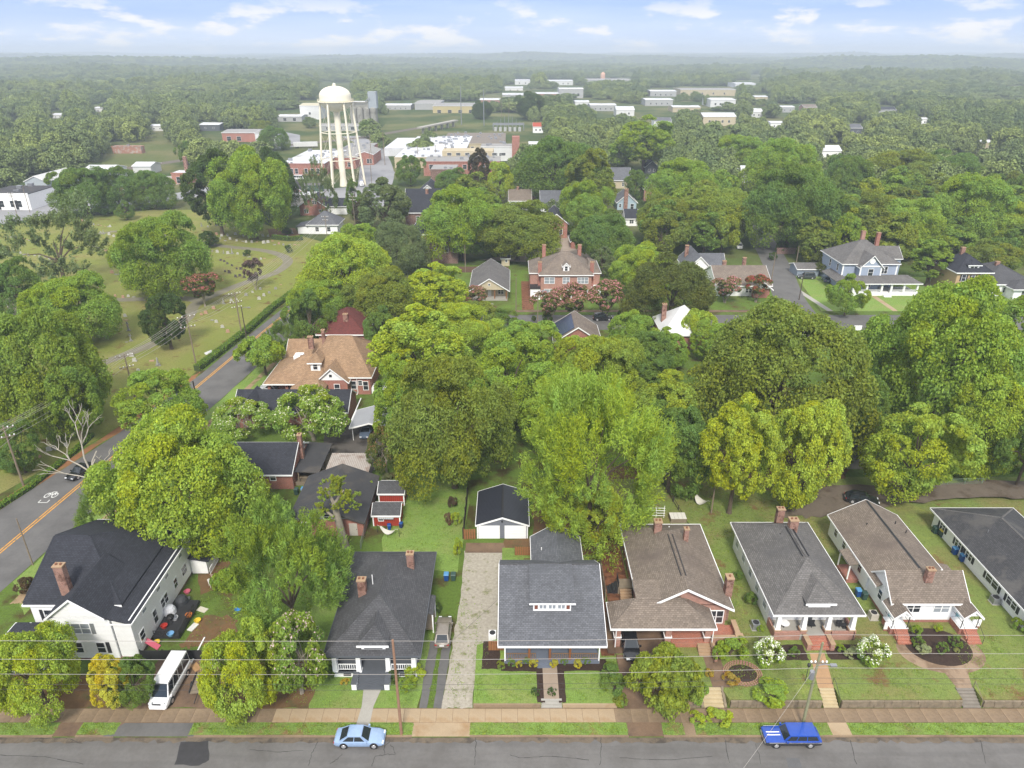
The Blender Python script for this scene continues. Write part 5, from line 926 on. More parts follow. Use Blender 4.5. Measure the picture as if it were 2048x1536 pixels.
for i, (a, b_, yb, zz, dd, lab, mm) in enumerate(((1005, 1060, 202, 8, 40, 'white-roofed factory behind the big dark tree', M_IND), (1072, 1118, 200, 8, 40, 'brick-based factory with white roof right of the big dark tree', M_BRICK2), (1118, 1166, 200, 14, 40, 'pale factory block with stair tower', M_IND), (1030, 1060, 171, 9, 60, 'far white-roofed shed, left of the row on the wooded ridge', M_METW), (1096, 1146, 172, 9, 60, 'far white-roofed shed in the middle of the row on the wooded ridge', M_METW), (1174, 1260, 172, 11, 70, 'far long plant below the small orange-legged tank', M_IND), (1300, 1352, 196, 9, 40, 'low grey plant with curved roof on the far ridge', M_IND), (1360, 1470, 194, 10, 50, 'long far plant with rows of windows', M_INDT), (1420, 1470, 216, 9, 40, 'bright white warehouse among the far trees', M_METW), (1470, 1510, 178, 9, 50, 'far pale roof beyond the long plant', M_FLATW), (1508, 1534, 205, 7, 24, 'small tan building right of the bright white warehouse', M_INDT), (1560, 1588, 226, 6, 20, 'pale shed among trees right of the tan building', M_IND), (1500, 1524, 236, 6, 16, 'white house in the trees below the tan building', M_METW), (1405, 1470, 252, 8, 20, 'cream church hall with dormered roof', M_CREAM), (1232, 1268, 234, 7, 20, 'white mill office beside the pond-blue roof', M_METW), (1308, 1342, 254, 5, 14, 'white cottage in front of the mill yard', M_WHITE), (1606, 1632, 226, 6, 14, 'far brown-roofed house among the right-hand trees', M_BRICK2), (1755, 1790, 232, 6, 14, 'far dark-roofed house on the right ridge', M_IND), (1895, 1930, 345, 5, 14, 'house with rust-red roof among the right-hand trees', M_WHITE), (1642, 1680, 318, 5, 12, 'white gabled house in the right-hand canopy', M_WHITE), (1696, 1722, 272, 6, 14, 'dark slate-roofed house deep in the right-hand canopy', M_DKG), (1475, 1505, 365, 5, 12, 'white-trimmed house behind the central trees', M_WHITE), (244, 275, 140, 10, 60, 'far white plant on the left skyline, left of two', M_METW), (292, 312, 138, 10, 60, 'far white plant on the left skyline, right of two', M_METW), (1058, 1090, 300, 4, 12, 'small white building beside the substation', M_METW), (1066, 1086, 266, 5, 12, 'house with bright red roof near the substation', M_WHITE), (1180, 1232, 224, 7, 30, 'long grey-roofed shed right of the stair-tower factory', M_IND), (1290, 1345, 214, 8, 36, 'grey workshop roofs below the curved-roof plant', M_IND), (1345, 1400, 226, 6, 26, 'low tan depot left of the bright white warehouse', M_INDT), (1150, 1178, 214, 6, 24, 'small pale depot left of the long grey-roofed shed', M_METW), (960, 1000, 212, 7, 34, 'pale brick works behind the dark round tree', M_BRICK2), (770, 822, 222, 6, 30, 'grey shed between the silos and the long warehouse', M_IND), (640, 700, 214, 7, 30, 'pale mill shed behind the tower tank', M_IND), (1010, 1046, 186, 8, 40, 'far white works left of the big dark tree', M_METW), (400, 440, 262, 5, 20, 'dark-roofed shed behind the red warehouse', M_DKG), (300, 330, 262, 4, 12, 'far white shed beyond the left meadow', M_METW), (105, 128, 238, 4, 14, 'white roof in the left woods, lower', M_METW), (190, 214, 226, 5, 16, 'white roof in the left woods, upper', M_METW), (1540, 1566, 258, 5, 14, 'white house left of the far brown roof', M_WHITE), (1830, 1856, 250, 5, 14, 'white-gabled house on the right ridge', M_WHITE), (1960, 1985, 300, 5, 14, 'pale house at the far right of the canopy', M_CREAM))):
    rm = {18: mat('rust_red_roof', c(190, 96, 66, .75), .8, .1), 25: mat('bright_red_roof', c(186, 84, 60, .75), .8, .1), 16: M_SHBR, 17: M_SHBLK, 20: M_SHGR, 15: M_SHGR, 5: M_FLATG, 7: M_FLATG}.get(i, M_FLATW)
    wh(lab, a, b_, yb, zz, dd, 2.5 if i in (13, 14, 15, 16, 17, 18, 19, 20, 21, 25, 12) else .9, mm, rm, [(u, zz*.35, max(1.2, zz*.22), zz*.25, 1) for u in ((.2, .4, .6, .8) if b_-a > 40 else (.3, .7))])
t = T('water_tank', 'small far water tank with orange base on the wooded ridge', 'water tank', P(1205, 168)); q = P(1205, 168); k = 1/PXM(q[1]); t.add('tank', MB().lathe([(4*k, 9*k), (4.6*k, 10*k), (4.6*k, 18*k), (3*k, 21*k), (.3*k, 22*k)], *q, 16), mat('peach_steel', c(226, 178, 150, .8), .6, .05)); t.add('pedestal', MB().lathe([(3*k, 0), (2.6*k, 9*k)], *q, 12), mat('orange_steel', c(204, 120, 90, .8), .6, .05))
# roadside buildings at the far left
h, xa, xb, y = bld('shop_building', 'white two-part commercial building with dark windows at the far left road', 'building', -30, 64, 420, 6.4, 20, 0, 'x', M_WHITE, M_TAR, [(u, 1.2, 1.6, 2.6, 1) for u in (.4, .62, .78)]); h.box('shopfront', xa+(xb-xa)*.28, xa+(xb-xa)*.36, y-.1, y, .2, 3.6, M_BLK); h.box('doorway', xa+(xb-xa)*.68, xa+(xb-xa)*.74, y-.1, y, .2, 4, M_BLK)
bld('shop_building', 'low tan building with grey shutter door beside the white shop', 'building', 66, 90, 409, 4.4, 16, 0, 'x', M_INDT, M_TAR, [(.5, .6, 3.4, 2.6, 1)]); bld('brick_wall', 'roofless brick shell behind the white shop', 'ruin', 40, 96, 393, 4.2, .6, 0, 'x', M_BRICK, M_BRICK)
h, xa, xb, y = bld('shed', 'pale blue-grey metal shed with white gable roof', 'shed', 55, 98, 385, 5.2, 26, 2.4, 'y', mat('pale_blue_metal', c(196, 206, 212, .8), .6, .06, .4, pat='rib'), mat('white_ribbed_roof', c(222, 222, 216, .82), .5, .08, .4, pat='rib'), ((.3, .5, 2.4, 2.8, 1),))
bld('shed', 'white-roofed shed behind the roadside oaks, left of two', 'shed', 168, 222, 363, 5.0, 18, 2.0, 'x', M_METW, M_FLATW); bld('shed', 'white-roofed shed behind the roadside oaks, right of two', 'shed', 268, 304, 348, 4.2, 12, 1.4, 'x', M_METW, M_FLATW); bld('brick_wall', 'low brick shop row half hidden behind the roadside oaks', 'building', 150, 270, 392, 3.6, 10, 0, 'x', M_BRICK, M_FLATW, [(u, .6, 1.8, 2.2, 1) for u in (.15, .4, .6, .85)])
bld('brick_ruin', 'isolated weathered brick wall in the far meadow', 'ruin', 226, 284, 307, 4.2, 5, 0, 'x', mat('weathered_brick', c(190, 140, 120, .7), .9, .16, .3, col2=c(200, 190, 180, .7), thr=(.48, .6)), M_BRICK2)
h, xa, xb, y = bld('brick_building', 'red brick canopy building with tall square chimney beside the road', 'building', 346, 380, 368, 5.0, 10, 0, 'x', mat('vivid_brick', c(186, 104, 78, .75), .85, .12, .4, pat='brick'), M_FLATW, ((.5, .4, 4, 3, 1),)); h.chimney(xa+6, y+5, 4.5, 12.5, 1.6, 1.4)
bld('church', 'white cottage glimpsed on the far left above the dark woods', 'house', 34, 44, 262, 4, 9, 2, 'x', M_WHITE, M_METW)
# ---------------------------------------------------------------- trees
M_LEAF = leafmat('leaves'); M_FLOW = leafmat('petals', True)
M_BARK = mat('bark', c(112, 98, 82, .7), .95, .25, 2.5, bump=.05); M_BARKL = mat('pale_bark', c(170, 160, 144, .7), .9, .2, 2.5, bump=.03)
def unit(a): return a/np.maximum(1e-6, np.linalg.norm(a, axis=-1, keepdims=True))
def cards(name, p, n, t, ln, wd, tint, m, fold=.18):
    k = len(p); t = unit(t-n*np.sum(t*n, 1, keepdims=True)); b = np.cross(n, t); v = np.empty((k, 4, 3)); L, Wd = ln[:, None], wd[:, None]
    v[:, 0] = p-t*L*.5; v[:, 1] = p+b*Wd*.5+n*Wd*fold; v[:, 2] = p+t*L*.5; v[:, 3] = p-b*Wd*.5+n*Wd*fold
    me = bpy.data.meshes.new(name); me.vertices.add(k*4); me.vertices.foreach_set('co', v.reshape(-1).astype(np.float32)); me.loops.add(k*4); me.loops.foreach_set('vertex_index', np.arange(k*4, dtype=np.int32))
    me.polygons.add(k); me.polygons.foreach_set('loop_start', np.arange(0, k*4, 4, dtype=np.int32))
    me.update(); at = me.attributes.new('tint', 'FLOAT_COLOR', 'POINT'); tc = np.ones((k, 4, 4), np.float32); tc[:, :, :2] = tint[:, None, :]; at.data.foreach_set('color', tc.reshape(-1))
    me.validate(); me.materials.append(m); return me
def crown(seed, R, z0, H, nlobe=15, nsub=26, nleaf=16000, leaf=(.3, .19), kind='round', flower=0, cs=1.0):
    """leaf cards gathered in clumps, clumps on the outside of lobes, lobes round the crown; returns leaf mesh, blossom mesh, lobe centres"""
    g = np.random.default_rng(seed); zc = z0+H/2; i = np.arange(nlobe)+.5
    ph = np.arccos(1-1.9*i/nlobe); th = i*2.39996+g.uniform(0, 6); d = np.stack([np.cos(th)*np.sin(ph), np.sin(th)*np.sin(ph), np.cos(ph)], 1); d = unit(d+g.normal(0, .16, d.shape))
    tz = (d[:, 2]+1)/2
    wide = {'cone': 1.12-.95*tz, 'vase': .55+.6*tz, 'dome': 1.05-.35*tz, 'feather': 1.0+0*tz}.get(kind, 1.2-.38*tz)
    k = .6 if kind != 'airy' else .68
    lc = np.stack([d[:, 0]*R*k*wide, d[:, 1]*R*k*wide, zc+d[:, 2]*H/2*k], 1)*1.0; lr = R*g.uniform(.26, .5, nlobe)*np.clip(wide, .35, 1.1); lc = (lc-[0, 0, zc])*(g.uniform(.78, 1.24, (nlobe, 1)) if kind != 'dome' else 1.0)+[0, 0, zc]; lc[:, :2] += g.normal(0, .09*R, (nlobe, 2))
    lc = np.vstack([lc, [[0, 0, zc+.1*H]]]); lr = np.append(lr, R*.45); nl = nlobe+1; hz = H/2/R
    e = unit(g.normal(size=(nl, nsub*3, 3))+np.array([0, 0, .35])); out = unit((lc-[0, 0, zc])*[1, 1, 1/hz]); sc = np.sum(e*out[:, None], 2)+.25*e[:, :, 2]+g.uniform(0, .5, e.shape[:2])
    o = np.argsort(-sc, 1)[:, :nsub]; e = np.take_along_axis(e, o[:, :, None], 1)
    sq = np.array([1, 1, max(.55, min(1.3, hz))]); s = lc[:, None]+e*lr[:, None, None]*.82*sq; sr = cs*lr[:, None]*g.uniform(.2, .34, (nl, nsub))
    if kind == 'feather': s = s+out[:, None]*g.uniform(0, .5, (nl, nsub, 1))*lr[:, None, None]
    n = nleaf; li = g.integers(0, nl, n); si = g.integers(0, nsub, n); cen = s[li, si]; rr = sr[li, si]; eo = e[li, si]
    q = unit(g.normal(size=(n, 3))+eo*.55+np.array([0, 0, .25])); rad = g.uniform(.25, 1, n)**.5
    p = cen+q*(rr*rad)[:, None]*np.array([1.1, 1.1, .85])
    if kind in ('feather',):
        ax = unit(eo+np.array([0, 0, .75])+g.normal(0, .28, (n, 3))); p = cen+q*(rr*rad)[:, None]*.55+ax*(g.uniform(-.5, 1.5, n)*rr)[:, None]
    nrm = unit(q*.75+np.array([0, 0, .55])+g.normal(0, .6, (n, 3)))
    t = unit(g.normal(size=(n, 3))+q*.5+np.array([0, 0, -.25])) if kind != 'feather' else unit(ax+g.normal(0, .3, (n, 3)))
    if kind == 'weep': t = unit(np.array([0, 0, -1.])+g.normal(0, .35, (n, 3))); nrm = unit(q+g.normal(0, .3, (n, 3)))
    ln = leaf[0]*g.uniform(.65, 1.35, n); wd = leaf[1]*g.uniform(.7, 1.3, n)
    sb = g.uniform(0, 1, (nl, nsub)); lb = g.uniform(0, 1, nl); tint = np.stack([np.clip(.5+(sb[li, si]-.5)*.45+(g.uniform(0, 1, n)-.5)*.8, 0, 1), np.clip(.5+(lb[li]-.5)*.6+(sb[li, si]-.5)*.4+g.normal(0, .1, n), 0, 1)], 1)
    me = cards('leaves', p, nrm, t, ln, wd, tint, M_LEAF); fm = None
    if flower:
        w = (q[:, 2] > -.2) & (eo[:, 2] > -.25); ids = np.nonzero(w)[0]; sel = g.random((nl, nsub)) < .75; ids = ids[sel[li[ids], si[ids]]][:flower]; m = len(ids)
        fp = cen[ids]+q[ids]*(rr[ids]*g.uniform(.85, 1.12, m))[:, None]
        fm = cards('petals', fp, unit(q[ids]+np.array([0, 0, .5])+g.normal(0, .4, (m, 3))), g.normal(size=(m, 3)), np.full(m, leaf[0]*.75)*g.uniform(.6, 1.2, m), np.full(m, leaf[0]*.6)*g.uniform(.6, 1.2, m), np.stack([g.uniform(.2, .9, m), g.uniform(.3, .7, m)], 1), M_FLOW)
    return me, fm, lc
def trunk(seed, r, z1, lobes, m, multi=1):
    g = random.Random(seed); mb = MB()
    for k in range(multi):
        a = g.uniform(0, 6.28); o = .12*(multi > 1); x, y = math.cos(a)*o, math.sin(a)*o; dx, dy = (math.cos(a)*.9, math.sin(a)*.9) if multi > 1 else (g.uniform(-.2, .2), g.uniform(-.2, .2))
        pts = [(x, y, -.15), (x*1.2, y*1.2, .5), (x+dx*.35, y+dy*.35, z1*.55), (x+dx, y+dy, z1)]; mb.tube(pts, [r*1.5, r, r*.85, r*.7], 8)
        for c0 in g.sample(list(lobes), min(len(lobes), 9 if multi == 1 else 4)):
            e = Vector(c0); s = Vector(pts[3]); md = (s+e)/2+Vector((0, 0, .12*(e-s).length)); mb.tube([tuple(s), tuple(md), tuple(e)], [r*.5, r*.3, r*.1], 5)
    me = mb.mesh('trunk'); me.materials.append(m); return me
VAR = {}
def var(key, R, z0, H, m=M_BARK, tr=.32, multi=1, **kw):
    me, fm, lc = crown(kw.pop('seed'), R, z0, H, **kw); VAR[key] = (me, fm, trunk(kw.get('nleaf', 5), tr, z0+H*.25, lc, m, multi), R, z0+H)
for k in range(4): var('round%d' % k, 6, .7, 11.4, seed=20+k, nleaf=40000, nlobe=21)
for k in range(3): var('broad%d' % k, 7, .6, 9.4, seed=40+k, nleaf=46000, nlobe=24)
for k in range(2): var('tall%d' % k, 5, .6, 13.8, seed=50+k, nleaf=38000, nlobe=24)
for k in range(2): var('feather%d' % k, 6, .5, 11.2, seed=60+k, nleaf=46000, nlobe=22, leaf=(.42, .09), kind='feather')
for k in range(3): var('huge%d' % k, 10, .6, 15, seed=30+k, nleaf=78000, nlobe=34, nsub=30, leaf=(.36, .23), tr=.5)
var('featherbig', 9, .5, 16, seed=64, nleaf=76000, nlobe=32, nsub=28, leaf=(.5, .1), kind='feather', tr=.45)
var('cone', 3.6, .3, 11, seed=70, nleaf=20000, nlobe=24, leaf=(.3, .14), kind='cone'); var('dense', 4.5, .3, 9, seed=71, nleaf=26000, nlobe=24, leaf=(.32, .18), kind='dome')
var('column', 2.6, .8, 11, seed=72, nleaf=12000, nlobe=20, leaf=(.45, .22)); var('airy', 7, 1.5, 9, seed=73, nleaf=8500, nlobe=16, nsub=9, leaf=(.55, .2), kind='feather')
for k in range(2): var('myrtle%d' % k, 2.8, 1.2, 4.4, M_BARKL, .1, 4, seed=80+k, nleaf=6500, nlobe=13, leaf=(.3, .18), kind='vase', flower=1900)
var('myrtlep', 2.8, 1.2, 4.4, M_BARKL, .1, 4, seed=86, nleaf=11000, nlobe=15, leaf=(.24, .15), flower=620)
var('blossom', 4.2, .8, 5.4, M_BARKL, .14, 4, seed=84, nleaf=13000, nlobe=16, leaf=(.3, .17), flower=750)
for k in range(2): var('bush%d' % k, 1.5, .02, 1.7, seed=90+k, nleaf=4200, nlobe=10, leaf=(.2, .11), tr=.05, kind='dome')
var('ball', .55, .02, .95, seed=94, nleaf=1500, nlobe=8, nsub=9, leaf=(.1, .06), tr=.03); var('hydrangea', 1.2, .05, 2.2, seed=95, nleaf=2600, nlobe=10, leaf=(.2, .13), tr=.05, flower=900); var('domebush', 3.4, .0, 4.4, seed=96, nleaf=17000, nlobe=20, nsub=16, leaf=(.26, .15), tr=.12, kind='dome')
var('umbrella', 4.5, 2.6, 2.8, seed=97, nleaf=9000, nlobe=14, leaf=(.4, .22), tr=.22); var('sparse', 3.4, 4.0, 5.5, seed=98, nleaf=3600, nlobe=9, nsub=8, leaf=(.4, .2), tr=.3, kind='feather')
for k in range(3): var('mid%d' % k, 6, .6, 11.4, seed=110+k, nleaf=12000, nlobe=17, leaf=(.55, .38), cs=1.25)
for k in range(2): var('midt%d' % k, 4.6, .6, 13.6, seed=115+k, nleaf=11000, nlobe=19, leaf=(.55, .38), cs=1.25)
TREES = []
def plant(x, y, R0, h, kind, col, label, cat='tree', group=None, z=0, fcol=None, name=None, rot=None, squash=None):
    if R0 > 7.6 and kind[:5] in ('round', 'broad'): kind = 'huge%d' % (len(TREES) % 3)
    if R0 > 7 and kind[:7] == 'feather': kind = 'featherbig'
    me, fm, tm, Rn, Hn = VAR[kind]; s = (R0/Rn, R0/Rn, h/Hn); rot = random.uniform(0, 6.28) if rot is None else rot
    e = bpy.data.objects.new(name or 'tree', None); COL.objects.link(e); e.location = (x, y, z); e.rotation_euler = (0, 0, rot); tag(e, label, cat, group)
    t = bpy.data.objects.new('trunk' if cat == 'tree' else 'stem', tm); COL.objects.link(t); t.parent = e; ts = min(s[0], s[2]) if s[0]/s[2] > 2 else None; t.scale = s
    cr = bpy.data.objects.new('crown' if cat == 'tree' else 'foliage', me); COL.objects.link(cr); cr.parent = e; cr.scale = s; cr.color = (*col, 1)
    if fm: f = bpy.data.objects.new('blossoms', fm); COL.objects.link(f); f.parent = cr; f.color = (*(fcol or (.7, .68, .6)), 1)
    if cat == 'tree': TREES.append((x, y, R0))
    return e
# foliage reflectances
YG, BR, MG, OL, DG, BG, GY, YE, OD = (.37, .46, .045), (.27, .38, .045), (.17, .26, .05), (.235, .285, .04), (.09, .14, .034), (.15, .22, .06), (.18, .23, .09), (.58, .52, .04), (.15, .175, .036)
def mx(a, b, t): return tuple(p+(q-p)*t for p, q in zip(a, b))
def tr(px, pb, pt, w, kind, col, label, group=None, **kw):
    x, y = P(px, pb); h = ZT(y, pt); R0 = .92*w/2/PXM(y, h*.55); x = (px-1024)/PXM(y, h*.5)
    return plant(x, y, R0, max(1.5, h), kind, col, label, group=group, z=kw.pop('z', gz(x, y)-.02), **kw)
# front street and yards
tr(66, 1412, 1262, 190, 'broad0', YG, 'bushy light green tree at the far left corner of the street'); tr(215, 1412, 1306, 78, 'tall0', YE, 'small golden-leaved tree left of the white van'); tr(262, 1402, 1312, 90, 'round0', MG, 'dark green small tree between the golden tree and the white van')
tr(488, 1430, 1262, 165, 'broad1', mx(YG, YE, .08), 'low yellow-green tree by the sidewalk right of the white van'); tr(590, 1385, 1228, 145, 'myrtlep', mx(MG, BR, .5), 'tall crape myrtle with pale pink blossoms beside the white porch', fcol=(.56, .42, .40))
tr(578, 1272, 1050, 236, 'feather0', mx(MG, BR, .6), 'large feathery green tree between the white farmhouse and the charcoal bungalow'); tr(358, 1100, 838, 306, 'round1', mx(YG, BR, .25), 'huge bright green tree behind the white farmhouse'); tr(225, 1080, 958, 115, 'feather1', MG, 'drooping darker tree at the side road behind the farmhouse')
tr(515, 1082, 985, 130, 'round2', MG, 'leafy green tree beside the brick workshop'); tr(690, 1092, 918, 135, 'sparse', OL, 'tall thick-trunked tree with sparse foliage in front of the workshop', m=None) if 0 else None
tr(318, 868, 738, 165, 'round3', BR, 'light green tree covering the bend of the side road'); tr(622, 880, 780, 158, 'blossom', BR, 'rounded tree full of white blossoms beside the tan-roofed house', fcol=(.62, .62, .42)); tr(488, 872, 802, 130, 'blossom', BR, 'smaller white-blossomed tree left of the rounded one', fcol=(.6, .6, .4))
tr(770, 950, 856, 78, 'blossom', OD, 'reddish crape myrtle beside the corrugated carport', fcol=(.36, .13, .09)); tr(527, 750, 682, 104, 'umbrella', BR, 'flat-topped tree with short trunk at the roadside lawn'); tr(618, 690, 575, 92, 'round0', MG, 'green tree leaning over the side road'); tr(560, 722, 650, 70, 'feather0', MG, 'slim feathery tree beside the side road')
# central mass
for q in ((690, 622, 462, 185, 'round1', YG, 'tall bright tree above the end of the side road'), (640, 650, 550, 140, 'round2', BR, 'lower bright tree at the roadside below the tall one'), (770, 655, 540, 165, 'round3', OL, 'olive tree left of the middle street houses'), (765, 705, 610, 80, 'round0', MG, 'dark tree beside the maroon roof'),
          (838, 805, 598, 215, 'tall1', YG, 'tall yellow-green tree right of the tan roof'), (905, 975, 716, 250, 'round3', OL, 'big olive-green tree above the back lawn'), (1015, 850, 668, 190, 'round2', BR, 'silvery green tree in the middle of the wooded block'), (800, 905, 700, 120, 'tall0', BR, 'slender green tree at the carport edge of the wood'),
          (925, 720, 610, 160, 'broad1', YG, 'bright crown below the cream cottage'), (1060, 745, 640, 150, 'round1', BR, 'bright crown left of the solar roof'), (1205, 850, 655, 200, 'round0', mx(OL, YG, .5), 'golden-olive crown right of the solar roof'), (1100, 900, 720, 150, 'round3', BR, 'pale green crown behind the feathery tree'),
          (1182, 1080, 768, 285, 'feather1', mx(YG, BR, .6), 'large feathery light green tree behind the slate-grey bungalow'), (1197, 1092, 985, 105, 'round2', mx(YG, YE, .25), 'small yellow-leaved tree at the foot of the feathery tree'), (1340, 905, 738, 140, 'tall0', mx(OL, YG, .6), 'yellow-green tree right of the feathery tree'), (1345, 985, 800, 165, 'round1', MG, 'dark green tree behind the brown bungalow yard'),
          (1300, 760, 655, 120, 'round2', MG, 'mid-green tree in front of the white hip roof'), (1265, 700, 622, 110, 'broad2', BR, 'leafy tree between solar roof and white roof'), (1560, 890, 598, 335, 'broad2', OL, 'huge spreading oak in the middle of the right half'), (1475, 1035, 786, 150, 'tall1', mx(YG, YE, .12), 'left of the two yellow-green oaks behind the grey-roofed house'), (1618, 1022, 798, 170, 'round3', mx(YG, YE, .12), 'right of the two yellow-green oaks behind the grey-roofed house'),
          (1835, 1005, 812, 205, 'round1', mx(OL, YG, .8), 'broad olive tree behind the white cottage'), (1975, 948, 735, 175, 'round2', mx(BR, YG, .6), 'bright green tree at the right edge above the lane'), (1890, 870, 568, 300, 'broad1', BR, 'enormous bright tree at the right with bare limbs inside'), (1790, 800, 680, 110, 'airy', mx(YG, YE, .3), 'yellowish open tree between the two big right-hand oaks'), (2040, 760, 575, 150, 'tall0', BR, 'tall bright tree at the right edge of the photo'), (2060, 980, 800, 130, 'round0', MG, 'green tree at the right edge beside the lane'), (1720, 900, 740, 130, 'round3', MG, 'green tree between the great oak and the broad olive tree'), (1430, 720, 640, 110, 'round2', BR, 'green tree at the left foot of the great oak'),
          (950, 668, 600, 120, 'round0', OL, 'olive tree in front of the cream cottage lawn'), (870, 650, 520, 140, 'tall1', YG, 'yellow-green tree left of the cream cottage'), (1000, 672, 622, 90, 'broad0', MG, 'low tree along the middle street below the cottage'), (720, 545, 440, 110, 'round2', BR, 'bright tree in front of the dark brick building'), (790, 545, 440, 120, 'round3', GY, 'grey-green tree beside the dark brick building'), (1335, 735, 655, 88, 'round1', BR, 'small bright tree before the white hip roof'), (1150, 735, 668, 84, 'round0', YG, 'small yellow-green tree before the solar roof'), (1290, 800, 700, 100, 'tall1', MG, 'green tree below the white hip roof')): tr(*q)
# around the middle street
for q in ((1207, 552, 480, 72, 'cone', GY, 'pointed grey-green conifer right of the brick two-storey house'), (1285, 590, 490, 130, 'round1', mx(BR, YG, .5), 'yellow-green tree right of the conifer'), (1345, 648, 512, 180, 'broad2', OD, 'dark olive magnolia-like tree at the middle street'), (1395, 690, 625, 70, 'umbrella', YG, 'low layered bright tree beside the white hip roof'), (1697, 632, 546, 78, 'round0', BR, 'bright young tree in front of the blue house'), (1866, 572, 474, 80, 'column', mx(BR, MG, .4), 'upright bright tree right of the blue house'), (1658, 548, 497, 84, 'dense', OD, 'rounded dark tree beside the hill street garage'),
          (925, 520, 372, 170, 'round1', BR, 'large bright tree above the cream cottage'), (1035, 520, 402, 190, 'round2', OL, 'large olive tree left of the back court'), (1000, 410, 318, 62, 'round3', YG, 'vivid green tree in front of the brick mill'), (958, 405, 290, 56, 'tall0', (.10, .085, .045), 'tall brown-tinged tree in front of the brick mill'), (905, 400, 335, 80, 'round0', MG, 'green tree left of the tall brown tree'), (820, 372, 305, 60, 'round1', MG, 'dark tree left of the white gabled house'), (770, 470, 350, 110, 'tall1', GY, 'pale feathery-barked tree left of the black roof'),
          (1110, 405, 268, 175, 'round3', MG, 'broad dark green tree right of the brick end tower'), (1180, 430, 290, 110, 'tall0', OL, 'tall olive tree behind the brick gable house'), (1170, 470, 362, 105, 'round1', BR, 'rounded tree left of the pale blue house'), (1205, 520, 425, 130, 'broad0', MG, 'spreading grey-green tree right of the brick garage'), (1105, 428, 398, 38, 'blossom', BG, 'small white-flowering tree before the blue-grey roof'), (1060, 415, 388, 36, 'dense', (.09, .06, .04), 'small russet tree beside the brown-roofed house'), (1270, 398, 336, 50, 'round2', MG, 'green tree right of the slate roof'),
          (1290, 345, 225, 130, 'tall1', BR, 'tall bright tree left of the church hall'), (1370, 420, 318, 150, 'round0', BR, 'bright tree behind the rosy brick house'), (1440, 480, 372, 170, 'broad1', mx(OL, YG, .35), 'golden-green oak over the hill street'), (1330, 480, 385, 120, 'round2', OL, 'olive tree left of the golden-green oak'), (1585, 500, 330, 185, 'round3', MG, 'big dark green tree beyond the hill street'), (1560, 400, 272, 150, 'broad2', BR, 'bright dome-shaped tree behind the big dark green tree'), (1665, 500, 380, 120, 'tall0', MG, 'dark tree behind the blue house, left of its chimneys'), (1745, 490, 385, 130, 'round1', OL, 'tree directly behind the blue house roof'), (1815, 500, 392, 150, 'broad0', mx(BR, YG, .3), 'bright layered tree behind and right of the blue house'), (1945, 490, 335, 170, 'round2', BR, 'tall pale green tree at the right behind the tan house'), (2030, 500, 405, 120, 'round3', YG, 'yellow-green tree at the far right edge'), (1990, 545, 482, 110, 'broad1', OL, 'spreading low tree behind the low white house'), (1690, 420, 300, 110, 'round0', MG, 'mid-green tree in the canopy above the blue house'), (1800, 395, 300, 160, 'broad2', OL, 'wide crown in the canopy right of centre'), (1900, 385, 300, 130, 'round1', MG, 'rounded crown left of the rust-red roof'), (1480, 350, 262, 120, 'round2', BR, 'rounded bright crown below the church hall')): tr(*q)
for q in ((948, 622, 576, 62, 'pink crape myrtle in front of the cream cottage', (.42, .16, .15)), (1100, 645, 580, 74, 'pink crape myrtle at the left of the row before the brick house', (.5, .2, .2)), (1150, 640, 572, 80, 'pink crape myrtle in the middle of the row before the brick house', (.5, .2, .2)), (1212, 638, 566, 84, 'pink crape myrtle at the right of the row before the brick house', (.52, .2, .22)), (1452, 605, 556, 70, 'pink crape myrtle before the low brown-roofed house', (.5, .2, .2)), (1515, 604, 554, 58, 'deep red crape myrtle before the low brown-roofed house', (.4, .04, .05)), (404, 612, 548, 82, 'rose-red crape myrtle beside the cemetery path', (.42, .13, .12)), (507, 580, 520, 46, 'dusky purple crape myrtle on the cemetery lawn', (.2, .13, .12))):
    tr(*q[:4], 'myrtle%d' % (q[0] % 2), OD if q[0] != 507 else (.11, .085, .06), q[4], fcol=q[5])
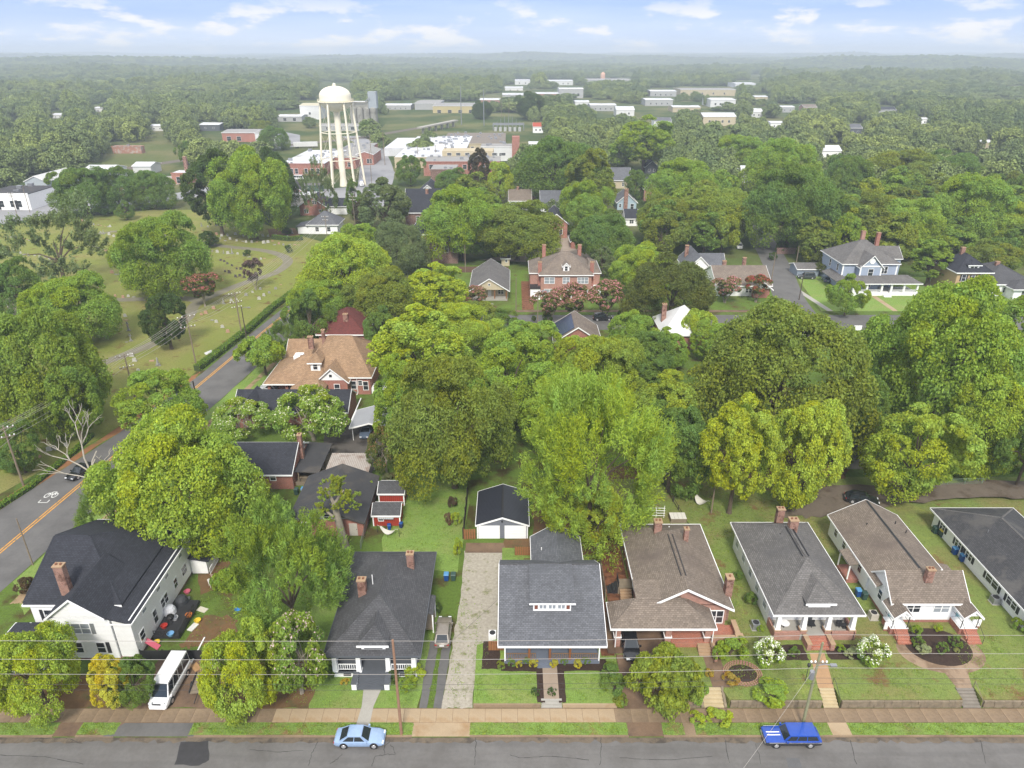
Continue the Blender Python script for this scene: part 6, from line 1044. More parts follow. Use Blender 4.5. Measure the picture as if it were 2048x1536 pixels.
# cemetery and left side
for q in ((322, 592, 415, 195, 'round2', mx(BR, MG, .4), 'large rounded tree in the cemetery'), (112, 572, 428, 200, 'airy', GY, 'open grey-green spreading tree in the cemetery'), (330, 698, 574, 95, 'dense', DG, 'dense dark evergreen beside the cemetery path'), (140, 690, 540, 190, 'round3', BR, 'bright green tree at the left of the cemetery'), (30, 640, 510, 110, 'round1', MG, 'green tree at the left edge of the cemetery'), (75, 860, 610, 235, 'broad0', mx(BR, OL, .5), 'big dark olive tree at the left edge by the power lines'), (-20, 840, 640, 150, 'round0', OL, 'olive tree cut by the left edge of the photo'), (140, 885, 700, 120, 'tall1', mx(MG, BR, .5), 'tall green tree with bare trunk beside the clay shoulder'), (35, 945, 845, 100, 'round2', MG, 'small green tree behind the roadside pole'),
          (430, 470, 290, 130, 'tall0', DG, 'dark tree at the left of the great cemetery pair'), (500, 478, 300, 165, 'round3', BR, 'bright drooping tree of the great cemetery pair'), (545, 440, 295, 100, 'round1', DG, 'dark tree behind the bright drooping tree'), (165, 432, 325, 125, 'round0', MG, 'roadside oak left of three along the far street'), (232, 420, 335, 95, 'round1', MG, 'roadside oak in the middle of three along the far street'), (302, 416, 338, 92, 'round2', MG, 'roadside oak right of three along the far street'), (250, 440, 392, 46, 'cone', MG, 'small conical evergreen at the cemetery edge'), (-10, 610, 540, 60, 'dense', (.1, .06, .05), 'russet tree at the left edge'), (415, 495, 458, 46, 'dense', DG, 'small round evergreen beside the large rounded cemetery tree'), (640, 440, 340, 70, 'airy', GY, 'open tree in front of the water tower legs'), (706, 440, 340, 50, 'cone', MG, 'dark pointed tree at the foot of the water tower'), (728, 450, 400, 50, 'round2', (.10, .085, .05), 'brownish vine-hung tree below the water tower'), (573, 470, 452, 26, 'dense', DG, 'small round evergreen beside the white pyramid-roofed house'), (372, 330, 280, 40, 'round0', MG, 'lone dark tree at the far meadow'), (545, 300, 250, 60, 'round3', MG, 'tree right of the white metal shed'), (735, 270, 242, 36, 'round2', MG, 'dark tree below the silos'), (1060, 240, 184, 62, 'round1', DG, 'big dark round tree before the far factory'), (965, 238, 200, 46, 'round0', DG, 'dark round tree right of the yellow warehouse'), (520, 268, 238, 46, 'round1', OL, 'olive tree behind the red warehouse')): tr(*q)
# shrubs and beds of the front row
def shrub(px, pb, w, hpx, kind, col, label, group=None, name='shrub', fcol=None):
    x, y = P(px, pb, .9 if px > 1300 else .45 if px > 975 else 0); z = gz(x, y); x, y = P(px, pb, z); k = 1/PXM(y, z); plant(x, y, w/2*k, hpx*k*1.25, kind, col, label, 'shrub', group, z-.02, fcol, name)
for a, b_, w, lab in ((1037, 1334, 16, 'yellow-leaved shrub nearest the left end of the mulch bed'), (1066, 1332, 22, 'yellow-leaved shrub just left of the entry walk'), (1109, 1332, 22, 'yellow-leaved shrub just right of the entry walk'), (1156, 1332, 24, 'yellow-leaved shrub right of the middle of the mulch bed')): shrub(a, b_, w, 14, 'bush0', (.5, .46, .05), lab, 'yellow shrubs at the porch')
for a, b_, w, lab in ((1023, 1330, 20, 'green shrub at the left of the porch bed'), (1053, 1326, 16, 'green shrub behind the yellow shrubs left of the walk'), (1128, 1328, 16, 'green shrub between the yellow shrubs right of the walk'), (1172, 1326, 18, 'green shrub at the right of the porch bed'), (1002, 1335, 20, 'olive shrub at the left corner of the porch bed')): shrub(a, b_, w, 12, 'bush1', MG if a != 1002 else OL, lab)
for a, lab in ((1071, 'round clipped boxwood left of the entry steps'), (1104, 'round clipped boxwood right of the entry steps')): shrub(a, 1390, 18, 16, 'ball', (.07, .13, .03), lab, 'boxwoods at the entry steps')
shrub(1323, 1412, 150, 122, 'domebush', mx(OL, YG, .3), 'huge domed evergreen shrub in front of the brick bungalow'); shrub(1385, 1400, 60, 40, 'bush1', BR, 'low bright shrub below the domed evergreen')
shrub(1534, 1326, 60, 52, 'hydrangea', BR, 'white-flowered hydrangea left of the brick porch steps', fcol=(.8, .8, .7)); shrub(1738, 1324, 62, 54, 'hydrangea', BR, 'white-flowered hydrangea right of the brick porch steps', fcol=(.8, .8, .7))
for a, b_, w, hh, k, col, lab in ((1585, 1310, 26, 16, 'bush0', MG, 'green shrub in the mulch left of the brick steps'), (1678, 1300, 22, 12, 'bush1', BR, 'green shrub in the mulch right of the brick steps'), (1700, 1312, 34, 16, 'bush0', (.36, .4, .2), 'pale variegated shrub beside the right hydrangea'), (1830, 1268, 26, 18, 'bush1', BR, 'round green shrub at the back left of the oval bed'), (1876, 1262, 20, 14, 'bush0', YG, 'yellow-green shrub at the back of the oval bed'), (1835, 1290, 26, 18, 'ball', MG, 'round green shrub at the front left of the oval bed'), (1882, 1304, 26, 20, 'ball', MG, 'round clipped shrub at the front of the oval bed'), (1908, 1290, 28, 20, 'ball', MG, 'round clipped shrub at the right of the oval bed'), (1848, 1304, 34, 14, 'bush0', (.36, .4, .2), 'pale variegated shrub in the oval bed'), (1912, 1304, 14, 8, 'bush1', (.34, .36, .12), 'small pale shrub at the right end of the oval bed'), (1500, 1208, 30, 24, 'bush1', MG, 'dark shrub along the west wall, front one'), (1476, 1160, 24, 20, 'bush0', MG, 'dark shrub along the west wall, rear one'), (1460, 1310, 70, 34, 'bush0', BR, 'leafy flower bed shrub below the brick terrace'), (1520, 1262, 20, 14, 'bush1', BR, 'bright shrub beside the terrace corner'), (1436, 1318, 34, 26, 'bush1', BR, 'bright shrub beside the stair wall'), (1460, 1362, 40, 16, 'bush0', (.42, .3, .05), 'golden flowers inside the brick-edged bed'), (1418, 1352, 22, 14, 'bush1', (.45, .34, .05), 'golden flowers at the path beside the brick-edged bed'), (2035, 1258, 30, 20, 'bush1', BR, 'shrub at the right edge beside the ranch house'), (1228, 1380, 60, 30, 'bush1', MG, 'green border shrub along the brown driveway, nearer one'), (1222, 1350, 50, 24, 'bush0', MG, 'green border shrub along the brown driveway, farther one'), (1240, 1408, 36, 18, 'bush1', OL, 'olive border shrub at the foot of the brown driveway'), (1545, 1390, 90, 20, 'bush0', BR, 'ragged flowering ground shrub on the raised lawn'), (1395, 1442, 40, 12, 'bush1', YG, 'bright weedy clump on the verge by the driveway'), (1435, 1436, 60, 14, 'bush0', YG, 'bright weedy clump on the verge'), (912, 1050, 22, 26, 'bush1', YG, 'bright shrub on the fence line of the gravel drive'), (915, 1110, 24, 34, 'bush0', YG, 'yellowish shrub on the fence line lower down'), (905, 1015, 24, 22, 'bush1', (.12, .09, .05), 'dried brown shrub on the back lawn, farther one'), (898, 1050, 20, 24, 'bush0', (.2, .13, .07), 'dried brown shrub on the back lawn, nearer one'), (830, 1355, 46, 24, 'bush1', YG, 'strappy bright plants right of the white porch'), (790, 1362, 30, 20, 'bush0', DG, 'dark shrub right of the porch steps'), (815, 1374, 44, 16, 'bush1', BR, 'low bright plants behind the utility pole'), (655, 1350, 40, 22, 'bush0', MG, 'shrub left of the white porch'), (690, 1366, 20, 8, 'bush1', (.5, .4, .05), 'yellow flowers left of the porch steps'), (878, 1225, 16, 20, 'bush1', DG, 'round dark shrub at the east wall of the charcoal bungalow'), (55, 1180, 44, 26, 'bush0', (.14, .1, .05), 'reddish shrub on the verge of the side road'), (448, 1180, 46, 40, 'bush1', BR, 'shrub under the large feathery tree'), (745, 998, 16, 36, 'bush0', YG, 'bright banana-leaved plant beside the red sheds'), (775, 962, 26, 14, 'bush1', (.2, .22, .1), 'pale shrub behind the red sheds')): shrub(a, b_, w, hh, k, col, lab)
for a, b_, w in ((495, 512, 16), (20, 578, 26), (28, 600, 18), (578, 505, 18), (1096, 645, 24), (1068, 642, 14), (1240, 640, 26), (1560, 505, 30), (1545, 520, 20)): shrub(a, b_, w, w*.7, 'bush%d' % (a % 2), DG, 'clipped dark shrub %s' % {495: 'alone beside the cemetery path', 20: 'at the left edge of the cemetery', 28: 'below the left-edge cemetery shrub', 578: 'among the far gravestones', 1096: 'on the middle street verge', 1068: 'beside the middle street pole', 1240: 'under the crape myrtles', 1560: 'along the hill street, upper', 1545: 'along the hill street, lower'}[a])
# thick-trunked pruned tree by the workshop
x, y = P(690, 1092); t = T('tree', 'tall thick-trunked pruned tree standing before the brick workshop', 'tree', (x, y, 0)); H0 = ZT(y, 925)
t.add('trunk', MB().tube([(x, y, -.1), (x-.15, y, 1.5), (x-.5, y+.1, 4.2), (x-.8, y+.2, 6.6)], [.62, .52, .46, .36], 10).tube([(x-.5, y, 4.2), (x-1.9, y+.2, 5.4)], [.3, .12], 6).tube([(x-.8, y+.2, 6.6), (x+.6, y+.4, 8.6)], [.25, .1], 6).tube([(x-.8, y+.2, 6.6), (x-1.6, y+.4, 9)], [.25, .1], 6), M_BARKL)
for k, (dx, dz, r) in enumerate(((-.4, 7.6, 2.2), (-2.2, 4.6, 1.7), (1.2, 7.0, 1.7), (-.9, 9.0, 1.7))):
    me = VAR['sparse'][0]; o = bpy.data.objects.new('crown', me); COL.objects.link(o); o.parent = t.o; s = r/3.0; o.scale = (s, s, s*.8); o.location = (dx, .3, dz-6.6*s*.8); o.rotation_euler = (0, 0, k*1.7); o.color = (*mx(OL, YG, .3), 1)
# dead tree by the side road
x, y = P(195, 990); t = T('tree', 'bare dead tree with pale branches beside the side road', 'tree', (x, y, 0)); mb = MB(); g = random.Random(5)
def limb(p, d, ln, r, lv):
    e = p+d*ln; mb.tube([tuple(p), tuple((p+e)/2+Vector((g.uniform(-.2, .2), g.uniform(-.2, .2), .1))), tuple(e)], [r, r*.8, r*.6], 5)
    if lv: [limb(e, (d+Vector((g.uniform(-.8, .8), g.uniform(-.5, .5), g.uniform(-.1, .6)))).normalized(), ln*g.uniform(.5, .8), r*.6, lv-1) for _ in range(3 if lv > 1 else 2)]
limb(Vector((x, y, -.1)), Vector((.02, 0, 1)), 4.2, .22, 1); limb(Vector((x, y, 4)), Vector((-.75, 0, .6)).normalized(), 3.2, .13, 3); limb(Vector((x, y, 4)), Vector((-.1, .1, 1)).normalized(), 4.5, .16, 3); limb(Vector((x, y, 3.6)), Vector((.7, 0, .6)).normalized(), 2.6, .12, 2); limb(Vector((x, y, 2.8)), Vector((-1, 0, .25)).normalized(), 4.0, .1, 2)
t.add('trunk', mb, mat('dead_wood', c(196, 188, 172, .75), .9, .15, 3))
# ---------------------------------------------------------------- vehicles
M_TYRE = mat('tyre_rubber', (.02, .02, .02), .9, .1); M_RIM = mat('alloy_rim', (.62, .62, .63), .35, .08, 3, metal=.6); M_CARG = glass('car_glass', (.02, .026, .03)); M_CHROME = mat('chrome', (.75, .75, .76), .2, .05, 3, metal=.8); M_RED = mat('red_lens', (.4, .02, .02), .3, .1); M_LAMP = mat('lamp_lens', (.75, .77, .78), .2, .05); M_PLATE = mat('number_plate', (.8, .8, .78), .5, .05)
def panel(q, m0, m1, m2, m3, off):
    """quad a b c d (bottom left, bottom right, top right, top left) shrunk by margins and lifted along its normal"""
    a, b, c0, d = [Vector(p) for p in q]; n = (b-a).cross(d-a).normalized()*off; L0 = lambda p, r, t: p+(r-p)*t
    bl, br = L0(a, b, m0), L0(a, b, 1-m1); tl, tr_ = L0(d, c0, m0), L0(d, c0, 1-m1)
    return [tuple(L0(bl, tl, m2)+n), tuple(L0(br, tr_, m2)+n), tuple(L0(br, tr_, 1-m3)+n), tuple(L0(bl, tl, 1-m3)+n)]
def car(label, x, y, rot, kind, pm, L, Wd, Ht, z=0, roofm=None, lowm=None, cat='car', group=None, name='car'):
    """local +x is forward"""
    t = T(name, label, cat, (x, y, z), rot, group, False); w = Wd/2; l = L/2; gc = .2; belt = {'van': .46, 'suv': .58, 'wagon': .6}.get(kind, .6)*Ht
    hood = {'van': .52, 'suv': .56}.get(kind, .57)*Ht
    st = [(-l, .32, belt*.86, .86), (-l+.1, .25, belt*.97, .93), (-l*.75, gc, belt, .99), (-l*.3, gc, belt, 1), (l*.2, gc, belt, 1), (l*.4, gc, hood+.04, .99), (l*.75, gc, hood-.04, .97), (l-.18, .24, hood-.16, .9), (l, .32, hood-.3, .78)]
    if kind == 'van': st = [(-l, .35, belt, .95), (-l+.1, .3, belt, .99), (-l*.6, .28, belt, 1), (0, .28, belt, 1), (l*.5, .28, belt, 1), (l*.72, .28, belt, .99), (l-.35, .28, belt-.22, .95), (l-.06, .3, belt-.42, .88), (l, .4, belt-.6, .8)]
    if kind == 'wagon': st = [(-l, .36, belt*.92, .93), (-l+.12, .3, belt, .97), (-l*.7, .26, belt, 1), (0, .26, belt, 1), (l*.3, .26, belt, 1), (l*.42, .26, belt, .99), (l*.9, .26, belt-.05, .97), (l-.06, .28, belt-.08, .95), (l, .36, belt-.12, .92)]
    rings = []
    for sx, zl, zh, k in st:
        ww = w*k; m0 = zl+(zh-zl)*.35; half = [(ww*.9, zl), (ww, m0), (ww*.99, zl+(zh-zl)*.7), (ww*.95, zh-.05), (ww*.84, zh)]
        rings.append([(sx, a, b) for a, b in half]+[(sx, -a, b) for a, b in half[::-1]])
    bo = t.add('body', MB().loft(rings), pm, smooth=True)
    if lowm: t.add('lower_body', MB().loft([[(sx*1.002, a*1.006, b) for a, b in ((w*k*.9, zl-.005), (w*k*1.012, zl+.1), (w*k*1.012, zl+(zh-zl)*.78), (-w*k*1.012, zl+(zh-zl)*.78), (-w*k*1.012, zl+.1), (-w*k*.9, zl-.005))] for sx, zl, zh, k in st]), lowm, smooth=True)
    xa, xb, xc, xd = {'sedan': (.42, .12, -.42, -.78), 'suv': (.46, .2, -.86, -.96), 'van': (.74, .5, -.97, -.985), 'wagon': (.36, .16, -.82, -.95), 'hatch': (.46, .14, -.6, -.93)}[kind]
    zb, zt, wb, wt = belt-.03, Ht-.05, w*.9, w*(.72 if kind not in ('van', 'wagon') else .8)
    B = [(xd*l, -wb, zb), (xa*l, -wb, zb), (xa*l, wb, zb), (xd*l, wb, zb)]; U = [(xc*l, -wt, zt), (xb*l, -wt, zt), (xb*l, wt, zt), (xc*l, wt, zt)]
    cab = MB(); cab.v = B+U; cab.f = [(0, 1, 5, 4), (1, 2, 6, 5), (2, 3, 7, 6), (3, 0, 4, 7), (4, 5, 6, 7), (3, 2, 1, 0)]; rm = roofm or pm
    t.add('cabin', cab, rm)
    rf = MB().loft([[(xc*l-.03, -wt-.01, zt-.02), (xb*l+.03, -wt-.01, zt-.02), (xb*l+.03, wt+.01, zt-.02), (xc*l-.03, wt+.01, zt-.02)], [(xc*l-.01, -wt, zt+.02), (xb*l+.01, -wt, zt+.02), (xb*l+.01, wt, zt+.02), (xc*l-.01, wt, zt+.02)], [(xc*l+.1, -wt+.12, zt+.065), (xb*l-.1, -wt+.12, zt+.065), (xb*l-.1, wt-.12, zt+.065), (xc*l+.1, wt-.12, zt+.065)], [(xc*l+.35, -wt+.36, zt+.1), (xb*l-.35, -wt+.36, zt+.1), (xb*l-.35, wt-.36, zt+.1), (xc*l+.35, wt-.36, zt+.1)]]); t.add('roof', rf, rm, smooth=True)
    pan = lambda nm, q, mg, m=M_CARG: t.add(nm, MB().extr(panel(q, *mg, .012), (0, 0, -.004)), m)
    pan('windscreen', (B[1], B[2], U[2], U[1]), (.06, .06, .03, .06)); pan('rear_window', (B[3], B[0], U[0], U[3]), (.09, .09, .1 if kind in ('suv', 'van', 'wagon') else .04, .1))
    for a, b_, c0, d in ((B[0], B[1], U[1], U[0]), (B[2], B[3], U[3], U[2])):
        n = {'van': ((.02, .3), (.33, .52), (.55, .74), (.78, .97)), 'sedan': ((.1, .48), (.51, .88)), 'wagon': ((.05, .36), (.39, .66), (.69, .95)), 'suv': ((.06, .3), (.33, .6), (.63, .9))}.get(kind, ((.1, .45), (.49, .88)))
        for p, q in n: pan('side_window', (a, b_, c0, d), ((p, 1-q) if a is B[0] else (1-q, p))+(.1 if kind != 'van' else .12, .12))
    wr = {'van': .36, 'suv': .36}.get(kind, .33)
    for sx in (-l*.6, l*.62):
        for sy in (-1, 1):
            wo = t.add('wheel', MB().cyl((sx, sy*(w-.2), wr), (sx, sy*(w+.015), wr), wr, wr, 18), M_TYRE, smooth=True); t.add('rim', MB().cyl((sx, sy*(w+.01), wr), (sx, sy*(w+.03), wr), wr*.66, wr*.6, 14), M_RIM, wo)
            t.add('wheel_arch', MB().cyl((sx, sy*(w-.3), wr+.02), (sx, sy*(w+.004), wr+.02), wr+.07, wr+.07, 18), M_BLK)
    for sy in (-1, 1):
        t.add('headlight', MB().box(l-.22, l+.0, sy*w*.62-.17, sy*w*.62+.17, hood-.34, hood-.2), M_LAMP); t.add('tail_light', MB().box(-l-.02, -l+.12, sy*w*.74-.12, sy*w*.74+.12, belt*.7, belt*.86), M_RED)
        t.add('mirror', MB().box(xa*l-.32, xa*l-.14, sy*(w+.08)-.09, sy*(w+.08)+.09, belt-.02, belt+.14), pm)
        if kind != 'van': [t.add('door_handle', MB().box(hx, hx+.18, sy*(w+.005)-.015, sy*(w+.005)+.015, belt-.16, belt-.12), M_CHROME if lowm else pm) for hx in (-l*.28, l*.12)]
    t.add('number_plate', MB().box(-l-.02, -l+.02, -.26, .26, .55, .7), M_PLATE); t.add('grille', MB().box(l-.05, l+.012, -w*.4, w*.4, hood-.42, hood-.28), M_BLK); t.add('bumper', MB().box(l-.08, l+.05, -w*.78, w*.78, .36, .5), M_CHROME if lowm else pm)
    if lowm: t.add('chrome_strip', MB().box(-l*.97, l*.9, w*1.0, w*1.035, belt*.82, belt*.86), M_CHROME); t.add('chrome_strip', MB().box(-l*.97, l*.9, -w*1.035, -w*1.0, belt*.82, belt*.86), M_CHROME); [t.add('hood_stripe', MB().box(l*.42, l*.9, sy*.16-.05, sy*.16+.05, belt-.02, belt+.012), M_PLATE) for sy in (-1, 1)]; t.add('rear_bumper', MB().box(-l-.06, -l+.06, -w*.8, w*.8, .38, .52), M_CHROME)
    if kind == 'sedan': t.add('boot_line', MB().box(-l*.99, -l*.98, -w*.7, w*.7, belt*.8, belt*.83), M_BLK)
    return t
PB = {k: paint('car_'+k, v) for k, v in {'ice_blue': c(168, 196, 232, .7), 'royal': c(30, 84, 190, .7), 'black': (.014, .015, .017), 'white': (.8, .8, .8), 'taupe': c(158, 148, 134, .6), 'silver': (.45, .46, .47), 'steel': c(112, 128, 150, .6), 'charcoal': (.05, .055, .06)}.items()}
x, y = P(717, 1500, -.12); car('light blue sedan parked on the front street', x, y+1.0, 0, 'sedan', PB['ice_blue'], 4.7, 1.82, 1.45, -.12)
x, y = P(1587, 1498, -.12); car('vintage two-tone blue and black station wagon parked on the street', x, y+1.0, math.pi, 'wagon', PB['royal'], 5.3, 1.9, 1.5, -.12, lowm=paint('car_satin_black', (.03, .03, .032), .4))
car('white passenger van parked nose-out in the earth driveway', -35.4, 53.4, -math.pi/2-.03, 'van', PB['white'], 5.7, 2.05, 2.5, .02, cat='van', name='van'); car('taupe hatchback parked on the twin-track drive', -7.75, 60.9, math.pi/2, 'hatch', PB['taupe'], 4.5, 1.78, 1.55, .02)
car('black car driving down the side road past the dead tree', *P(163, 948), R(-105), 'sedan', PB['black'], 4.7, 1.84, 1.45, .02); o = car('black car half hidden under the brick bungalow carport', 12.9, 58.2, -math.pi/2, 'sedan', PB['black'], 4.6, 1.8, 1.45, .91)
car('black car behind the white cottage', *P(1722, 1004, .9), R(-15), 'hatch', PB['black'], 4.5, 1.8, 1.5, .94); car('white estate car on the hill street', *P(1478, 496), R(-100), 'suv', PB['white'], 4.8, 1.9, 1.75, .03); car('dark SUV beside the hill street garage', *P(1612, 557), R(175), 'suv', PB['charcoal'], 4.9, 1.95, 1.8, .03); car('blue-grey car beside the rounded dark tree', *P(1652, 562), R(80), 'sedan', PB['steel'], 4.6, 1.8, 1.45, .03)
car('silver-nosed car under the gabled carport', -25.2, 107.8, -math.pi/2, 'sedan', PB['steel'], 4.6, 1.8, 1.45, .03); car('dark car beside the gabled carport', -19.6, 107.0, -math.pi/2, 'hatch', PB['charcoal'], 4.5, 1.8, 1.5, .03); car('silver car parked beside the tan-roofed house', *P(541, 782), R(165), 'sedan', PB['silver'], 4.7, 1.8, 1.45, .03); car('black car behind the roadside flat-topped tree', *P(572, 745), R(95), 'suv', PB['black'], 4.6, 1.85, 1.7, .03)
car('dark SUV parked under the crape myrtles', *P(1205, 640), R(2), 'suv', PB['black'], 4.8, 1.9, 1.75, .03); car('white car glimpsed on the middle street beneath trees', *P(938, 640), R(0), 'sedan', PB['white'], 4.7, 1.8, 1.45, .03); car('white pickup-like car parked before the roadside oaks', *P(193, 412), R(12), 'suv', PB['white'], 5.2, 1.95, 1.8, .05); car('grey van parked right of the water tower', *P(724, 372), R(-80), 'van', PB['silver'], 5.6, 2.0, 2.4, .05, cat='van', name='van'); car('white truck parked before the brick commercial building', *P(600, 360), R(-5), 'van', PB['white'], 6.0, 2.1, 2.5, .05, cat='van', name='van'); car('white car parked below the white truck', *P(598, 374), R(-5), 'suv', PB['white'], 4.6, 1.9, 1.7, .05)
# ---------------------------------------------------------------- poles and wires
M_POLE = mat('weathered_pole', c(150, 134, 114, .7), .9, .18, 2); M_POLED = mat('dark_pole', c(96, 84, 72, .7), .9, .18, 2); M_WIRE = mat('bare_wire', c(196, 190, 182, .75), .5, .05, 1); M_WIRED = mat('dark_cable', c(90, 90, 92, .7), .6, .05)
def pole(px_, pb, pt, label, arms=(), r=.16, m=None, lamp=None, can=0, z=0):
    x, y = P(px_, pb); h = ZT(y, pt); t = T('utility_pole', label, 'utility pole', (x, y, z)); t.add('pole', MB().cyl((x, y, -.3), (x, y, h), r, r*.7, 10), m or M_POLE)
    for dz, w, a in arms:
        d = Vector((math.cos(a), math.sin(a), 0))*w/2; zz = h-dz; p = Vector((x, y-.14, zz)); ar = t.add('crossarm', MB().extr([tuple(p-d+Vector((0, -.06, -.06))), tuple(p-d+Vector((0, .06, -.06))), tuple(p-d+Vector((0, .06, .06))), tuple(p-d+Vector((0, -.06, .06)))], tuple(d*2)), M_WOODG)
        for k in (-.95, -.45, .45, .95): q = p+d*k; t.add('insulator', MB().lathe([(.05, zz+.06), (.1, zz+.12), (.1, zz+.22), (.04, zz+.3)], q.x, q.y, 8), M_PLATE, ar)
    if can: t.add('transformer', MB().cyl((x-.35, y-.1, h-can), (x-.35, y-.1, h-can+.9), .24, .24, 12), M_STEEL)
    if lamp: t.add('lamp_arm', MB().tube([(x, y, h-lamp[0]), (x+lamp[1]*.5, y-.1, h-lamp[0]+.3), (x+lamp[1], y-.2, h-lamp[0]+.3)], .05), M_STEEL); t.add('lamp_head', MB().box(x+lamp[1]-.1, x+lamp[1]+.5, y-.35, y-.05, h-lamp[0]+.2, h-lamp[0]+.36), M_STEEL)
    return x, y, h
p1 = pole(803, 1468, 1280, 'leaning-topped wooden utility pole beside the entry walk', (), .15, mat('reddish_pole', c(172, 134, 108, .7), .9, .15, 2)); p2 = pole(1605, 1450, 1285, 'greenish wooden utility pole behind the blue wagon', ((2.4, 1.5, 0),), .15, mat('greenish_pole', c(160, 160, 124, .7), .9, .15, 2), (2.9, 1.2), 4.4)
def wire(a, b, sag, label, r=.022, m=None, n=14, group='wires along the front street'):
    a, b = Vector(a), Vector(b); pts = []
    for k in range(n+1): t = k/n; p = a+(b-a)*t; pts.append((p.x, p.y, p.z-sag*4*t*(1-t)))
    one('power_line', MB().tube(pts, r, 4), m or M_WIRE, label, 'wire', group)
ZW = (12.0, 9.75, 7.9, 6.6, 5.9); nm = ('topmost bare wire over the front street', 'second wire from the top over the front street', 'third wire from the top over the front street', 'fourth, dark cable over the front street', 'lowest dark cable over the front street')
for i, zz in enumerate(ZW):
    pts = [(-95, 48.3, zz+.3), (p1[0], p1[1], zz), (p2[0], p2[1]-.2, zz-.05), (100, 48.9, zz+.2)]; mb = MB()
    for a, b_ in zip(pts, pts[1:]):
        a, b_ = Vector(a), Vector(b_); mb.tube([tuple(a+(b_-a)*k/12+Vector((0, 0, -.22*4*(k/12)*(1-k/12)))) for k in range(13)], .017 if i < 3 else .012, 4)
    one('power_line', mb, M_WIRE if i < 3 else M_WIRED, nm[i], 'wire', 'wires along the front street')
wire((p1[0], p1[1], 6.4), (-1.1, 63.4, 3.6), .3, 'thin service wire from the front pole to the slate-grey bungalow', .014, M_WIRED); wire((p1[0], p1[1], 6.6), (-10.0, 57, 3.7), .2, 'thin service wire from the front pole to the charcoal bungalow', .012, M_WIRED); wire((p2[0], p2[1], 8.2), (16, 36, 7.6), .3, 'thin wire crossing the street from the greenish pole', .014, M_WIRE); wire((p2[0], p2[1], 7.5), (36, 59.5, 4.2), .3, 'thin service wire from the greenish pole to the porch house', .012, M_WIRED)
L1 = R(35); LP = [pole(-70, 1060, 930, 'roadside power pole outside the left edge', ((.4, 2.6, L1), (1.6, 2.2, L1))), pole(47, 971, 852, 'double-armed power pole at the left edge of the clay shoulder', ((.4, 2.6, L1), (1.8, 2.2, L1))), pole(270, 796, 708, 'double-armed power pole behind the light green roadside tree', ((.4, 3.0, L1), (2.6, 2.4, L1))), pole(393, 733, 630, 'power pole with two white crossarms at the cemetery hedge', ((.4, 3.4, L1), (2.6, 2.8, L1))), pole(484, 672, 584, 'double-armed power pole with tall top at the hedge', ((.4, 2.6, L1), (2.4, 2.6, L1), (3.6, 2.2, L1)))]
LP.append(pole(625, 545, 462, 'power pole behind the bright trees at the road bend', ((.4, 2.8, L1), (2.2, 2.4, L1))) if 0 else (-58.5, 222, 12.5))
for i in range(len(LP)-1):
    a, b_ = LP[i], LP[i+1]; d = Vector((math.cos(L1), math.sin(L1), 0))
    for k, dz, q in ((-1.25, .1, 'upper left'), (-.5, .1, 'upper inner left'), (.5, .1, 'upper inner right'), (1.25, .1, 'upper right'), (-.9, 1.9, 'lower left'), (.9, 1.9, 'lower right')):
        wire((a[0]+d.x*k, a[1]+d.y*k, a[2]-dz), (b_[0]+d.x*k, b_[1]+d.y*k, b_[2]-dz), .5, '%s wire of the cemetery line, %s span from the left' % (q, ('first', 'second', 'third', 'fourth', 'fifth')[i]), .022, M_WIRE, 8, 'wires along the cemetery')
pole(493, 676, 614, 'short pole carrying the cemetery street lamp', (), .14, M_POLED, (.3, 1.6)); pole(400, 830, 762, 'dark pole on the house side of the side road', (), .16, M_POLED); pole(217, 985, 925, 'dark pole behind the dead tree', (), .15, M_POLED); pole(66, 1130, 1037, 'slim pole on the verge of the side road', (), .1, M_POLE)
for a in ((1075, 655, 582, 'yellowish pole with street lamp on the middle street'), (1032, 640, 555, 'thin pole right of the cream cottage'), (931, 545, 490, 'wooden pole on the lawn left of the cream cottage'), (1120, 520, 458, 'pole with transformer behind the brick two-storey house'), (1543, 560, 505, 'pale pole at the left side of the hill street'), (1590, 540, 492, 'pale pole at the upper side of the hill street'), (1598, 600, 548, 'dark pole at the lower side of the hill street'), (1050, 400, 348, 'pole with white transformer between the far houses'), (748, 420, 300, 'tall pole right of the water tower legs'), (712, 470, 392, 'double-armed pole below the water tower'), (655, 480, 432, 'pole before the white pyramid-roofed house'), (1403, 978, 906, 'bare yard pole left of the yellow-green oaks'), (1421, 1035, 948, 'leaning bare yard pole beside the hammock'), (60, 425, 372, 'pole before the white shop building'), (34, 430, 385, 'leftmost pole before the white shop building')):
    pole(*a, arms=((.3, 2.2, 0), (1.4, 1.8, 0)) if a[0] in (712, 655, 34, 1075) else (), r=.13, m=M_POLED if a[0] == 1598 else M_POLE, lamp=(.2, 1.0) if a[0] == 1075 else None, can=2.0 if a[0] in (1120, 1050) else 0)
